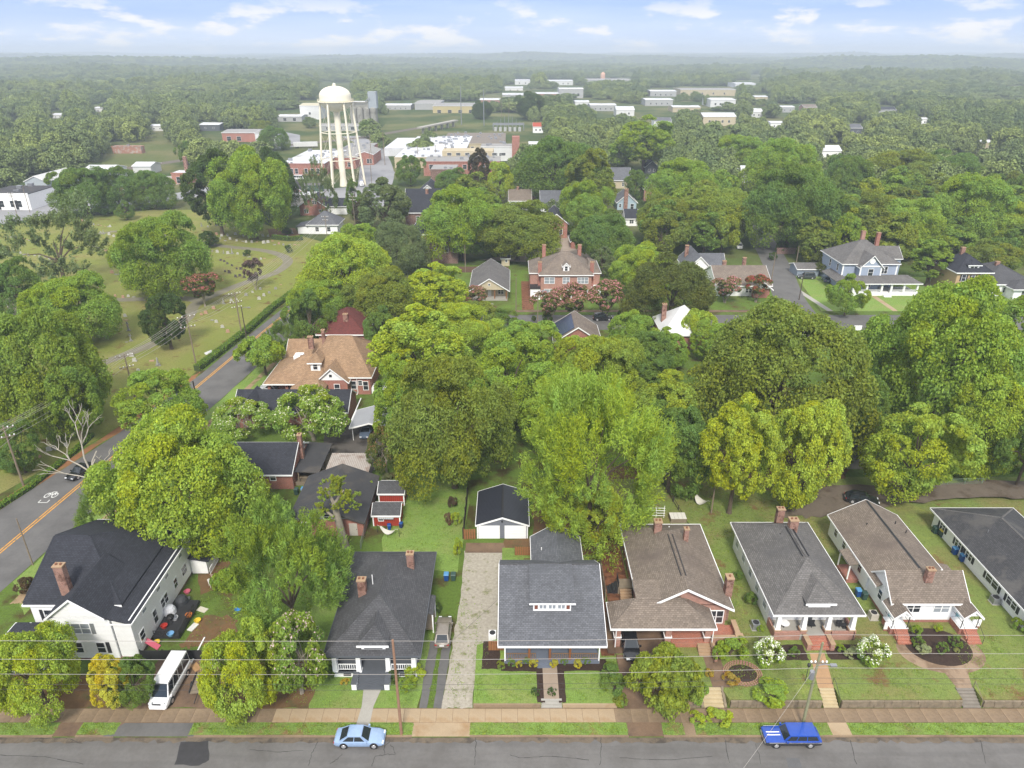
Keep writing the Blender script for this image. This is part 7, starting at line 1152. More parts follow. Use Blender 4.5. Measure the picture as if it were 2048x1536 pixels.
for i, (a, b0, t0) in enumerate(((923, 250, 172), (968, 252, 178), (905, 330, 292), (872, 325, 290), (837, 330, 290), (471, 215, 172), (181, 150, 116), (1003, 235, 190), (1018, 230, 188), (892, 335, 288), (744, 330, 268), (770, 330, 262))):
    x, y = P(a, b0); h = ZT(y, t0); one('transmission_mast', MB().cyl((x, y, -.5), (x, y, h), .45 if i < 2 else .2, .25 if i < 2 else .12, 8), M_STEEL if i < 2 else M_POLE, ('tall twin mast left beside the railway', 'tall pale steel mast before the dark round tree', 'thin mast in the warehouse yard, right', 'thin mast in the warehouse yard, middle', 'thin mast in the warehouse yard, left', 'thin pale mast in the left woods', 'far lattice mast on the left horizon', 'thin mast left behind the substation', 'thin mast right behind the substation', 'thin mast over the white warehouse roof', 'slim pole behind the town street', 'slim pole beside the curved white roof')[i], 'mast', 'masts and far poles', loc=(x, y, 0))
x, y = P(1015, 262); t = T('substation', 'grey lattice substation beside the railway', 'substation', (x, y, 0)); g = random.Random(3)
for i in range(9):
    for j in range(3): px_, py_ = x-12+i*3.2, y+j*7; hh = 5+8*max(0, 1-abs(i-4)/4)*(j == 1); t.add('gantry_leg', MB().cyl((px_, py_, 0), (px_, py_, hh), .22, .18, 5), M_STEEL)
for j in range(3): t.add('gantry_beam', MB().box(x-12.4, x+14, y+j*7-.2, y+j*7+.2, 4.6, 5.2), M_STEEL)
for i in range(6): t.add('transformer', MB().box(x-11+i*4, x-8.8+i*4, y-3, y-1, 0, 3.2), mat('transformer_grey', c(190, 192, 190, .75), .7, .08))
# rail viaduct and trailer
t = T('rail_viaduct', 'grey railway viaduct deck on piers beyond the warehouses', 'bridge', P(890, 262)); a, b_ = Vector((*P(840, 268), 0)), Vector((*P(912, 252), 0)); n = Vector((-(b_-a).y, (b_-a).x, 0)).normalized()*2.5
t.add('deck', MB().extr([tuple(a-n+Vector((0, 0, 4.2))), tuple(a+n+Vector((0, 0, 4.2))), tuple(a+n+Vector((0, 0, 5.2))), tuple(a-n+Vector((0, 0, 5.2)))], tuple(b_-a)), M_CONC)
for k in range(6): q = a+(b_-a)*(k+.5)/6; t.add('pier', MB().box(q.x-.9, q.x+.9, q.y-2, q.y+2, 0, 4.2), M_CONC)
x, y = P(612, 296); t = T('freight_trailer', 'white box trailer parked behind the brick commercial building', 'trailer', (x, y, 0), R(12), None, False); t.add('box', MB().box(-8, 8, -1.3, 1.3, 1.1, 4.0), M_METW); t.add('chassis', MB().box(-7.8, 7.8, -.5, .5, .85, 1.1), M_BLK)
for sx in (-6.5, -5.2):
    for sy in (-1, 1): t.add('wheel', MB().cyl((sx, sy*.7, .5), (sx, sy*1.2, .5), .5, .5, 12), M_TYRE)
t.add('landing_leg', MB().box(5.2, 5.5, -.9, .9, 0, 1.0), M_BLK)
# ---------------------------------------------------------------- garden walls, steps, bins and small things
def wall(name, label, pts, z0, z1, m, th=.22, n=.62, rows=2):
    """low wall of separately laid stones along x, one stone per part"""
    x0, x1, y = pts; t = T(name, label, 'wall', ((x0+x1)/2, y, 0)); t.add('core', MB().box(x0+.02, x1-.02, y+.04, y+th, z0, z1-.03), M_BROWN); g = random.Random(int(x0*10)); hh = (z1-z0)/rows
    for r in range(rows):
        x = x0
        while x < x1-.1:
            w = min(x1-x, n*g.uniform(.7, 1.4)); o = g.uniform(0, .04); t.add('stone', MB().box(x+.015, x+w-.015, y-o, y+th*.9, z0+hh*r+.012, z0+hh*(r+1)-.008+g.uniform(-.02, .02)), m); x += w
M_FLD = mat('field_stone', c(150, 136, 114, .68), .9, .25, 2, bump=.03)
wall('retaining_wall', 'low stone retaining wall between the curved planter and the brown steps', (16.2, 19.0, 51.05), 0, .5, M_FLD); wall('retaining_wall', 'stone retaining wall between the brown steps and the tan steps', (22.0, 31.2, 51.05), 0, .86, M_FLD); wall('retaining_wall', 'stone retaining wall between the tan steps and the grey steps', (33.2, 45.3, 51.05), 0, .86, M_FLD, n=.8); wall('retaining_wall', 'stone retaining wall right of the grey steps', (47.5, 60, 51.05), 0, .86, M_FLD, n=.8)
one('lawn_curb', MB().box(-3.9, 2.9, 51.02, 51.19, 0, .47), M_TAN2, 'low concrete curb wall left of the entry steps', 'wall', loc=(0, 51.1, 0)); one('lawn_curb', MB().box(5.1, 10.6, 51.02, 51.19, 0, .47), M_TAN, 'low concrete curb wall right of the entry steps', 'wall', loc=(8, 51.1, 0))
def stairs(label, x0, x1, y0, y1, z1, n, m, cheeks=None):
    t = T('garden_steps', label, 'steps', ((x0+x1)/2, y0, 0))
    for k in range(n): t.add('step', MB().box(x0, x1, y0+(y1-y0)*k/n, y0+(y1-y0)*(k+1)/n, -.05, z1*(k+1)/n), m)
    if cheeks:
        for x in (x0-.16, x1+.16): t.add('cheek_wall', MB().extr([(x-.13, y0, 0), (x-.13, y1, 0), (x-.13, y1, z1+.12), (x-.13, y0, .2)], (.26, 0, 0)), cheeks)
    return t
M_LS = mat('limestone_step', c(206, 188, 150, .72), .85, .12, 1.5)
stairs('two pale concrete steps up to the slate-grey bungalow walk', 2.95, 5.05, 51.0, 51.78, .47, 3, M_CONC); stairs('stone steps up to the brick bungalow path', 19.4, 21.4, 51.0, 52.8, .9, 5, M_LS, M_FLD); t = stairs('stone steps with handrail up to the porch house path', 31.45, 32.95, 51.0, 52.7, .9, 6, M_LS); t.add('handrail', MB().tube([(33.05, 51.1, .9), (33.05, 52.7, 1.75), (33.05, 53.2, 1.75)], .025).cyl((33.05, 51.1, 0), (33.05, 51.1, .9), .025).cyl((33.05, 53.2, .9), (33.05, 53.2, 1.75), .025), M_BLK); t = stairs('grey steps with rail up to the white cottage path', 45.5, 47.3, 51.0, 52.8, .9, 6, mat('grey_step', c(150, 142, 130, .7), .85, .15, 1.5)); t.add('handrail', MB().tube([(47.35, 51.1, .9), (47.35, 52.8, 1.75)], .03).cyl((47.35, 51.1, 0), (47.35, 51.1, .9), .03).cyl((47.35, 52.8, .8), (47.35, 52.8, 1.75), .03), M_WOODG)
t = T('planter_wall', 'curved block planter wall beside the brown driveway', 'wall', (15.5, 51.6, 0)); pts = [(14.65, 55.5), (14.65, 53.6), (14.8, 52.3), (15.4, 51.5), (16.4, 51.15), (17.6, 51.1), (18.7, 51.3)]; pts = spl(pts, 4)
for r in range(3):
    for k in range(len(pts)-1): a, b_ = Vector(pts[k]), Vector(pts[k+1]); d = (b_-a); nn = Vector((-d.y, d.x)).normalized()*.12; t.add('block', MB().prism([tuple(a+d*.03-nn), tuple(b_-d*.03-nn), tuple(b_-d*.03+nn), tuple(a+d*.03+nn)], .3*r+.005, .3*(r+1)-.012), mat('planter_block', c(178, 152, 126, .7), .9, .15, 2))
t = T('flower_bed_edging', 'ring of laid bricks round the golden flowers', 'edging', (24.2, 54.6, .9)); mbk = MB().box(-.11, .11, -.055, .055, 0, .09).mesh('brick'); mbk.materials.append(M_BRICK2)
for rr in range(3):
    n = int(30+rr*5)
    for k in range(n):
        a = 2*math.pi*k/n; o = bpy.data.objects.new('brick', mbk); COL.objects.link(o); o.parent = t.o; rx, ry = 1.55+rr*.2, 1.25+rr*.2; o.location = (rx*math.cos(a), ry*math.sin(a), .002*rr); o.rotation_euler = (0, 0, a+math.pi/2+random.uniform(-.1, .1))
sheet('mulch_bed', ring(24.2, 54.6, 1.45, 1.15), .918, M_MULCH)
# utility bins
def bin_(x, y, z, bm, lm, label, rot=0, s=1.0):
    t = T('wheelie_bin', label, 'bin', (x, y, z), rot, 'wheeled bins', False); t.add('tub', MB().loft([[(-.24*s, -.26*s, .06), (.24*s, -.26*s, .06), (.24*s, .26*s, .06), (-.24*s, .26*s, .06)], [(-.3*s, -.34*s, .98*s), (.3*s, -.34*s, .98*s), (.3*s, .34*s, .98*s), (-.3*s, .34*s, .98*s)]]), bm)
    t.add('lid', MB().loft([[(-.32*s, -.37*s, .985*s), (.32*s, -.37*s, .985*s), (.32*s, .36*s, .985*s), (-.32*s, .36*s, .985*s)], [(-.26*s, -.3*s, 1.06*s), (.26*s, -.3*s, 1.06*s), (.26*s, .3*s, 1.09*s), (-.26*s, .3*s, 1.09*s)]]), lm); t.add('handle', MB().cyl((-.26*s, .4*s, .95*s), (.26*s, .4*s, .95*s), .025, .025, 6), M_BLK)
    for sx in (-1, 1): t.add('wheel', MB().cyl((sx*.2*s, .3*s, .12), (sx*.27*s, .3*s, .12), .12, .12, 10), M_TYRE)
BB, BGn, BT, BY = mat('blue_plastic', c(28, 84, 160, .7), .5, .06), mat('green_plastic', c(64, 92, 84, .7), .5, .06), mat('light_blue_lid', c(96, 160, 210, .75), .5, .06), mat('yellow_lid', c(226, 204, 60, .8), .5, .06)
bin_(*P(893, 1160), 0, BB, BT, 'blue bin beside the gravel drive'); bin_(*P(907, 1160), 0, BGn, BGn, 'dark green bin next to the blue one by the gravel drive')
for a, b_, m1, m2, lab in ((1715, 1192, BB, BT, 'blue bin beside the white cottage entry'), (1727, 1198, BGn, BGn, 'dark bin beside the white cottage entry'), (1869, 1066, BGn, BGn, 'green bin at the far end of the ranch wall'), (1882, 1073, BGn, BY, 'green bin with yellow lid by the ranch wall'), (1908, 1108, BB, BT, 'upper of two blue bins along the ranch wall'), (1923, 1122, BB, BT, 'lower of two blue bins along the ranch wall')):
    x, y = P(a, b_, .9); bin_(x, y, .9, m1, m2, lab)
bin_(-32.2, 89.2, 0, BGn, BGn, 'dark bin beside the brick house porch'); bin_(-31.2, 89.4, 0, mat('pale_blue_plastic', c(170, 206, 220, .75), .5, .05), BT, 'pale blue bin beside the brick house porch'); bin_(*P(667, 1005+70), 0, BB, BB, 'spare') if 0 else None
bin_(-17.0, 80.6, 0, BB, BB, 'small blue bin before the nearer red shed', .2, .8); bin_(-15.4, 81.0, 0, mat('navy_plastic', c(40, 60, 110, .7), .5, .06), BB, 'navy bin at the corner of the nearer red shed', -.2, .8)
def ac(x, y, z, label, m=None):
    t = T('air_conditioner', label, 'air conditioner', (x, y, z)); t.add('cabinet', MB().box(x-.42, x+.42, y-.42, y+.42, .05, .85), m or M_STEEL); t.add('fan_grille', MB().cyl((x, y, .85), (x, y, .89), .34, .34, 16), M_BLK); t.add('pad', MB().box(x-.5, x+.5, y-.5, y+.5, 0, .05), M_CONC)
ac(*P(1510, 1256, .9), .9, 'air conditioner behind a wooden screen left of the brick porch'); ac(*P(1745, 1236, .9), .9, 'tan air conditioner left of the white cottage', mat('beige_metal', c(206, 200, 186, .75), .6, .06)); ac(*P(1988, 1205, .9), .9, 'grey air conditioner beside the ranch house'); ac(-2.2, 60.4, 0.02, 'small white unit at the west wall of the slate-grey bungalow', M_TRIM)
for x in (29.0-.45, 29.0-1.0): pass
t = T('wood_screen', 'weathered wooden screen beside the porch air conditioner', 'screen', (27.6, 58.6, .9))
for k in range(5): t.add('board', MB().box(27.0+k*.27, 27.24+k*.27, 58.5, 58.54, .02, 1.15), M_WOODG)
def fence(label, a, b_, h, m, z=0, bw=.28, name='board_fence', gap=.02, posts=2.4, rail=True):
    a, b_ = Vector(a), Vector(b_); L0 = (b_-a).length; d = (b_-a)/L0; ang = math.atan2(d.y, d.x); t = T(name, label, 'fence', (a.x, a.y, z), ang, None, False); n = max(1, int(L0/bw)); me = MB().box(gap/2, bw-gap/2, -.015, .015, .05, h).mesh('board'); me.materials.append(m)
    for k in range(min(n, 120)): o = bpy.data.objects.new('board', me); COL.objects.link(o); o.parent = t.o; o.location = (k*L0/n, 0, random.uniform(-.02, .02))
    if rail: t.add('rail', MB().box(0, L0, .016, .06, h*.75, h*.75+.08), m); t.add('rail', MB().box(0, L0, .016, .06, h*.25, h*.25+.08), m)
    for k in range(int(L0/posts)+1): t.add('post', MB().box(k*posts-.05, k*posts+.05, .02, .12, 0, h+.06), m)
fence('short cedar fence left of the grey garage', (-6.5, 78.3), (-4.9, 78.4), 1.7, M_WOOD); fence('dark tall fence between the back lawn and the garage', (-6.6, 78.5), (-6.6, 90), 1.8, mat('dark_fence_wood', c(74, 66, 58, .7), .9, .15, 2), bw=.4); fence('cedar gate between the gravel drive and the rear wing', (.4, 74.6), (2.4, 74.6), 1.5, M_WOOD, .2); fence('weathered fence behind the cream cottage', (-20, 207), (-1, 207), 1.8, mat('red_fence', c(120, 92, 78, .7), .9, .15, 2), bw=.6); fence('grey fence between the pine straw yard and the brick bungalow', (11.2, 66), (11.2, 79.5), 1.5, M_WOODG, .5, .4)
fence('black privacy screen fence behind the white van', (-40.3, 57.3), (-30.4, 57.4), 1.35, M_BLK, bw=1.1, name='screen_fence', gap=.0); fence('wire garden fence with dark posts between the two back yards', (24.6, 77), (22.5, 96), 1.1, mat('dark_post', c(80, 72, 62, .7), .9, .1), .4, 2.0, 'post_fence', 1.86)
def mesh_fence(label, a, b_, h, m, z):
    a, b_ = Vector(a), Vector(b_); t = T('chain_link_fence', label, 'fence', (a.x, a.y, z)); d = b_-a; n = int(d.length/2.2)
    for k in range(n+1): q = a+d*k/n; t.add('post', MB().cyl((q.x, q.y, 0), (q.x, q.y, h+.05), .035, .035, 6), m)
    w = MB(); w.tube([(a.x, a.y, h), (b_.x, b_.y, h)], .02, 4); t.add('top_rail', w, m); wm = MB()
    for k in range(int(d.length/.18)):
        q = a+d*(k*.18/d.length)
        for s in (-1, 1): q2 = q+d.normalized()*(s*h*.6); wm.cyl((q.x, q.y, .05), (q2.x, q2.y, h), .008, .008, 3)
    o = t.add('wire_mesh', wm, m); o['kind'] = 'stuff'
mesh_fence('green chain-link fence beside the lane at the right', P(1858, 975, .5), P(1962, 972, .5), 1.5, mat('green_wire', c(150, 176, 150, .7), .6, .05), .4); mesh_fence('thin wire fence between the charcoal bungalow and the workshop', P(722, 1098), P(735, 1050), 1.2, M_STEEL, 0)
# hammocks, cold frame, racks and clutter
def hammock(label, a, b_, w, z, m):
    a, b_ = Vector((*a, 1.1)), Vector((*b_, 1.1)); t = T('hammock', label, 'hammock', ((a.x+b_.x)/2, (a.y+b_.y)/2, z)); d = (b_-a); n = Vector((-d.y, d.x, 0)).normalized()*w; R0 = []
    for k in range(9): u = k/8; p = a+d*u-Vector((0, 0, .75*4*u*(1-u))); s = .35+.65*math.sin(math.pi*u); R0.append([tuple(p-n*s), tuple(p+n*s), tuple(p+n*s-Vector((0, 0, .03))), tuple(p-n*s-Vector((0, 0, .03)))])
    t.add('cloth', MB().loft(R0), m)
    for e, s in ((a, -1), (b_, 1)): q = e+d.normalized()*s*.5; t.add('stand_post', MB().cyl((q.x, q.y, 0), (q.x, q.y, 1.3), .04, .04, 6), M_BLK); t.add('rope', MB().cyl(tuple(e-Vector((0, 0, .0))), (q.x, q.y, 1.25), .012, .012, 4), M_TRIM)
CAN = mat('canvas', c(226, 222, 210, .8), .9, .06, 3); hammock('white hammock beside the leaning yard pole', P(1390, 1000, .7), P(1414, 1012, .7), .75, .5, CAN); hammock('small white hammock in front of the nearer red shed', P(762, 1066), P(792, 1072), .45, 0, CAN)
x, y = P(1357, 1046, .9); t = T('cold_frame', 'white-topped garden cold frame behind the brick bungalow', 'cold frame', (x, y, .85)); t.add('frame', MB().box(x-1.1, x+1.1, y, y+1.5, 0, .7), M_WOODG)
for k in range(4): t.add('lid_panel', MB().box(x-1.08+k*.55, x-.56+k*.55, y, y+1.5, .71, .75), CAN)
x, y = P(1312, 1036, .9); t = T('drying_rack', 'white pole rack on the bare earth behind the brick bungalow', 'rack', (x, y, .85))
for k in range(4): t.add('rail', MB().cyl((x-1.2, y+.1*k, .5+.35*k), (x+1.2, y+.1*k-.1, .5+.35*k), .035, .035, 6), M_TRIM)
for sx in (-1.1, 0, 1.1): t.add('upright', MB().cyl((x+sx, y+.1, 0), (x+sx, y+.25, 1.9), .04, .04, 6), M_TRIM)
def toy(name, label, px_, pb, col, shape, cat='toy', s=1.0):
    x, y = P(px_, pb); m = mat(name+'_%d' % px_, col, .5, .08, 4); t = T(name, label, cat, (x, y, .0 if y > 66 or x > -37.5 else .55 if -40.3 < x < -37.4 and 60.2 < y < 66 else 0), random.uniform(0, 3), 'yard clutter by the farmhouse', False)
    if shape == 'tub': t.add('tub', MB().lathe([(.28*s, 0), (.4*s, .35*s), (.36*s, .35*s), (.25*s, .08*s)], 0, 0, 14), m)
    if shape == 'chair':
        t.add('seat', MB().box(-.28*s, .28*s, -.28*s, .28*s, .38*s, .43*s), m); t.add('backrest', MB().slab([(-.28*s, .26*s, .42*s), (.28*s, .26*s, .42*s), (.3*s, .42*s, .95*s), (-.3*s, .42*s, .95*s)], .04), m)
        for a in (-1, 1):
            for b_ in (-1, 1): t.add('leg', MB().box(a*.24*s-.03, a*.24*s+.03, b_*.24*s-.03, b_*.24*s+.03, 0, .38*s), m)
    if shape == 'slide': t.add('chute', MB().slab([(-.35, -1.0, .15), (.35, -1.0, .15), (.3, .6, 1.2), (-.3, .6, 1.2)], .08), m); t.add('ladder', MB().box(-.3, .3, .6, .95, 0, 1.2), mat('toy_blue', c(50, 110, 190, .75), .5, .06))
    if shape == 'board': t.add('board', MB().box(-.6*s, .6*s, -.35*s, .35*s, .02, .1), m); t.add('batten', MB().box(-.5*s, .5*s, -.04, .04, .1, .14), m)
    if shape == 'grill': t.add('bowl', MB().lathe([(.1, .5), (.4, .65), (.45, .85), (.3, 1.05), (.05, 1.12)], 0, 0, 14), m); [t.add('leg', MB().cyl((.1*math.cos(a), .1*math.sin(a), .55), (.4*math.cos(a), .4*math.sin(a), 0), .03, .03, 5), M_BLK) for a in (0, 2.1, 4.2)]
    if shape == 'sheet': t.add('cover', MB().lathe([(.75, 0), (.7, .5), (.5, .85), (.1, 1.0)], 0, 0, 12), m)
for q in (('plastic_slide', 'pink and blue plastic slide at the farmhouse corner', 302, 1295, c(226, 110, 130, .75), 'slide'), ('bucket', 'yellow tub near the farmhouse corner', 314, 1288, c(232, 196, 50, .8), 'tub'), ('garden_chair', 'white plastic chair in the farmhouse yard, nearer of two', 424, 1172, c(232, 228, 220, .8), 'chair'), ('garden_chair', 'white and red chair in the farmhouse yard, farther of two', 430, 1156, c(220, 196, 180, .8), 'chair'), ('covered_grill', 'dark covered grill on the farmhouse deck end', 366, 1212, c(70, 72, 76, .7), 'sheet'), ('grill', 'black kettle grill on the dark deck', 345, 1252, c(30, 30, 32, .8), 'grill'), ('tarp_bundle', 'white covered bundle on the dark deck', 342, 1232, c(228, 230, 236, .8), 'sheet'), ('bucket', 'yellow ring-shaped tub beyond the deck', 396, 1244, c(230, 200, 60, .8), 'tub'), ('bucket', 'orange tub beyond the deck', 380, 1240, c(210, 130, 70, .8), 'tub'), ('foam_board', 'white board lying on the grass beyond the deck', 386, 1255, c(232, 230, 226, .8), 'board'), ('bucket', 'pink tub beside the rear porch', 375, 1186, c(220, 120, 140, .8), 'tub'), ('garden_chair', 'grey folding chair at the deck end', 376, 1202, c(170, 172, 170, .75), 'chair'), ('foam_board', 'pale broken board in the farmhouse grass', 405, 1220, c(220, 214, 196, .8), 'board'), ('bucket', 'blue tub under the feathery tree', 477, 1222, c(70, 140, 200, .8), 'tub'), ('bucket', 'yellow toy tub under the feathery tree', 505, 1215, c(230, 200, 60, .8), 'tub'), ('bucket', 'red tub on the dark deck', 331, 1262, c(190, 60, 50, .8), 'tub'), ('bucket', 'white tub on the dark deck', 352, 1246, c(220, 222, 226, .8), 'tub'), ('bucket', 'blue tub on the dark deck edge', 344, 1278, c(120, 170, 210, .8), 'tub'), ('storage_box', 'dark box at the back of the farmhouse yard', 454, 1140, c(86, 76, 70, .7), 'board'), ('cardboard_box', 'cardboard pieces on the screen fence', 392, 1335, c(190, 150, 104, .75), 'board')): toy(*q)
x, y = P(405, 1372); t = T('utility_trailer', 'small dark utility trailer right of the white van', 'trailer', (x, y, 0), .1, None, False); t.add('bed', MB().box(-.8, .8, -1.4, 1.2, .5, .58), M_WOODG); t.add('frame', MB().box(-.85, -.78, -1.4, 1.2, .5, .85).box(.78, .85, -1.4, 1.2, .5, .85), M_BLK); t.add('drawbar', MB().cyl((0, -1.4, .5), (0, -2.6, .45), .05), M_BLK)
for sx in (-1, 1): t.add('wheel', MB().cyl((sx*.88, 0, .33), (sx*1.08, 0, .33), .33, .33, 14), M_TYRE)
one('timber_beam', MB().box(-.07, .07, -2.2, 2.2, 0, .14), M_TRIM, 'long white board lying in the grass behind the screen fence', 'board', loc=None).location = (*P(394, 1306), .01)
one('canvas_sheet', MB().prism(ring(0, 0, .8, 1.2, 10), 0, .12), CAN, 'white sheet lying behind the screen fence beside the bushy tree', 'sheet').location = (*P(434, 1316), .012)
for a, b_, lab in ((1775, 1262, 'white yard sign board left of the cottage entry'), (1950, 1256, 'white yard sign board right of the cottage entry')):
    x, y = P(a, b_, .9); t = T('step_panel', lab, 'panel', (x, y, .9)); t.add('panel', MB().box(x-.5, x+.5, y, y+.12, .25, 1.15), M_WHITE); t.add('foot', MB().box(x-.45, x+.45, y+.02, y+.1, 0, .25), M_BRICK)
for k, (a, b_, lab) in enumerate(((1590, 1250, 'round patio table on the brick porch'), (1668, 1252, 'dark bench on the brick porch'), (1690, 1250, 'metal chair on the brick porch'))):
    x, y = (30.4+k*3.1, 60.4); t = T('patio_table' if k == 0 else 'patio_chair', lab, 'table' if k == 0 else 'chair', (x, y, 1.62)); t.add('top' if k == 0 else 'seat', MB().lathe([(.05, .68), (.55, .68), (.55, .72), (.05, .72)], x, y, 16) if k == 0 else MB().box(x-.35, x+.35, y-.25, y+.25, .4, .45), M_WHITE if k == 0 else M_BLK); t.add('leg', MB().cyl((x, y, 0), (x, y, .68 if k == 0 else .4), .05, .05, 6), M_BLK)
    if k: t.add('backrest', MB().box(x-.35, x+.35, y+.22, y+.27, .45, .9), M_BLK)
t = T('lamp_post', 'small black lamp post on the raised lawn by the tan walk', 'lamp post', (30.4, 53.6, .9)); t.add('post', MB().cyl((30.4, 53.6, 0), (30.4, 53.6, 2.0), .04, .03, 6), M_BLK); t.add('lantern', MB().lathe([(.08, 2.0), (.16, 2.1), (.18, 2.35), (.02, 2.5)], 30.4, 53.6, 8), M_BLK)
x, y = P(1110, 682) ; t = T('street_sign', 'white sign board at the foot of the hill street', 'sign', (*P(1713, 668), 0)); x, y = P(1713, 668); t.add('post', MB().cyl((x, y, 0), (x, y, 1.2), .05), M_POLE); t.add('board', MB().box(x-.9, x+.9, y-.05, y+.05, .9, 2.1), M_WHITE)
# ---------------------------------------------------------------- cemetery: hedge, stones
def hedge(label, pts, w, h):
    t = T('hedge', label, 'hedge', (*pts[0], 0)); g = np.random.default_rng(3); Q = []
    for a, b_ in zip(pts, pts[1:]):
        L0 = math.hypot(b_[0]-a[0], b_[1]-a[1]); n = int(L0*170); u = g.random(n); sx = g.uniform(-w/2, w/2, n); zz = h*g.random(n)**.5; d = ((b_[0]-a[0])/L0, (b_[1]-a[1])/L0); Q.append(np.column_stack([a[0]+d[0]*L0*u-d[1]*sx, a[1]+d[1]*L0*u+d[0]*sx, zz]))
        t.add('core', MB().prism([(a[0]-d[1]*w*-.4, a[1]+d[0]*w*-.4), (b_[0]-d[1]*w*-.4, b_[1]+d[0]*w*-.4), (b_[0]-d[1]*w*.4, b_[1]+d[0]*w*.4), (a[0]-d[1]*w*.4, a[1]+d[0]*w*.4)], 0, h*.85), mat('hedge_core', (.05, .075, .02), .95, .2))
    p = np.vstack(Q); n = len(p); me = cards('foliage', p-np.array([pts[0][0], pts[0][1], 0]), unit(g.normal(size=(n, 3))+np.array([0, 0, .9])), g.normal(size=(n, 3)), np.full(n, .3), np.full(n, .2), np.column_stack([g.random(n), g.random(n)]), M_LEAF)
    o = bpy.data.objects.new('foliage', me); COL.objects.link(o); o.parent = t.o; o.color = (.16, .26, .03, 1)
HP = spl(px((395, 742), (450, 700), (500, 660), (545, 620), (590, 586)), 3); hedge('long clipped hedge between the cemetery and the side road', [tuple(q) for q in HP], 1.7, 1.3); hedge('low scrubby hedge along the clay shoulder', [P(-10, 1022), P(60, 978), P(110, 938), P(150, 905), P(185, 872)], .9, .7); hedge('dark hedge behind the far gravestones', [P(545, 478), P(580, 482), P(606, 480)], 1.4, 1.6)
M_GR = [mat('grey_granite', c(172, 170, 162, .66), .8, .1, 2), mat('white_marble', c(206, 204, 194, .7), .7, .08, 2), mat('dark_granite', c(104, 96, 94, .7), .6, .1, 2), mat('pink_granite', c(196, 158, 134, .72), .8, .1, 2)]
def gprot(kind, m):
    mb = MB()
    if kind == 'slab': pr = [(-.5, .2), (.5, .2), (.5, .85), (.3, .98), (0, 1.02), (-.3, .98), (-.5, .85)]; mb.extr([(a, -.11, b_) for a, b_ in pr], (0, .22, 0))
    elif kind == 'obelisk': mb.loft([[(s*a, s*b_, z) for a, b_ in ((-1, -1), (1, -1), (1, 1), (-1, 1))] for s, z in ((.32, .2), (.3, .6), (.2, .65), (.12, 1.9), (.01, 2.1))])
    elif kind == 'low': mb.box(-.55, .55, -.25, .25, .0, .22)
    a = mb.mesh('headstone'); a.materials.append(m); b0 = MB().box(-.62, .62, -.2, .2, -.05, .2) if kind != 'low' else MB().box(-.6, .6, -.3, .3, -.05, .02); b1 = b0.mesh('base'); b1.materials.append(m); return a, b1
GP = [gprot('slab', M_GR[0]), gprot('slab', M_GR[1]), gprot('slab', M_GR[2]), gprot('obelisk', M_GR[0]), gprot('low', M_GR[0]), gprot('low', M_GR[3]), gprot('slab', M_GR[3])]
GN = ['grey upright', 'white upright', 'dark upright', 'pale obelisk', 'low flat grey', 'low pinkish', 'pink upright']
g = random.Random(21); ROWS = [((405, 452), (520, 458), 13, 'row below the great tree pair'), ((430, 478), (600, 492), 17, 'row along the far cemetery path'), ((420, 470), (600, 476), 15, 'row nearest the far cemetery hedge'), ((425, 503), (530, 518), 11, 'row beside the clipped round shrub'), ((450, 545), (500, 562), 6, 'dark row near the purple crape myrtle'), ((150, 440), (222, 455), 12, 'pale row below the roadside oaks'), ((15, 472), (60, 480), 7, 'row at the far left of the cemetery'), ((180, 492), (218, 505), 7, 'row beside the open spreading tree'), ((200, 465), (240, 478), 5, 'short row left of the large rounded tree'), ((10, 500), (100, 520), 10, 'row behind the open spreading tree'), ((225, 545), (242, 552), 4, 'short row below the large rounded tree'), ((520, 600), (560, 570), 5, 'row along the hedge lawn'), ((400, 630), (520, 580), 9, 'scattered row between path and hedge'), ((255, 690), (285, 760), 5, 'row below the dense evergreen'), ((300, 720), (330, 745), 3, 'row beside the hedge end'), ((250, 630), (262, 680), 7, 'row left of the dense evergreen'), ((15, 600), (30, 690), 9, 'row along the left path'), ((60, 920), (130, 890), 5, 'row behind the clay shoulder'), ((230, 595), (270, 592), 4, 'row above the cross path'), ((425, 640), (455, 665), 4, 'pale markers on the hedge lawn'), ((530, 485), (585, 470), 8, 'white cluster by the far hedge'), ((440, 520), (480, 540), 6, 'dark cluster in the path loop')]
for (a, b0), (a1, b1), n, lab in ROWS:
    for k in range(n):
        u = (k+g.uniform(-.25, .25))/max(1, n-1); px_, py_ = a+(a1-a)*u, b0+(b1-b0)*u+g.uniform(-2.5, 2.5); x, y = P(px_, py_); i = 2 if 'dark' in lab else g.choice([0, 0, 1, 1, 3, 4, 5, 6, 1]); s = g.uniform(.5, .95)
        e = bpy.data.objects.new('gravestone', None); COL.objects.link(e); e.location = (x, y, .01); e.rotation_euler = (0, 0, g.uniform(-.4, .4)); e.scale = (s, s, s); tag(e, '%s gravestone in the %s' % (GN[i], lab), 'gravestone', 'gravestones of the '+lab)
        for nm_, me in zip(('headstone', 'base'), GP[i]): o = bpy.data.objects.new(nm_, me); COL.objects.link(o); o.parent = e
one('flag', MB().box(0, .05, 0, 1.6, 0, 0.05), M_RED, 'spare') if 0 else None

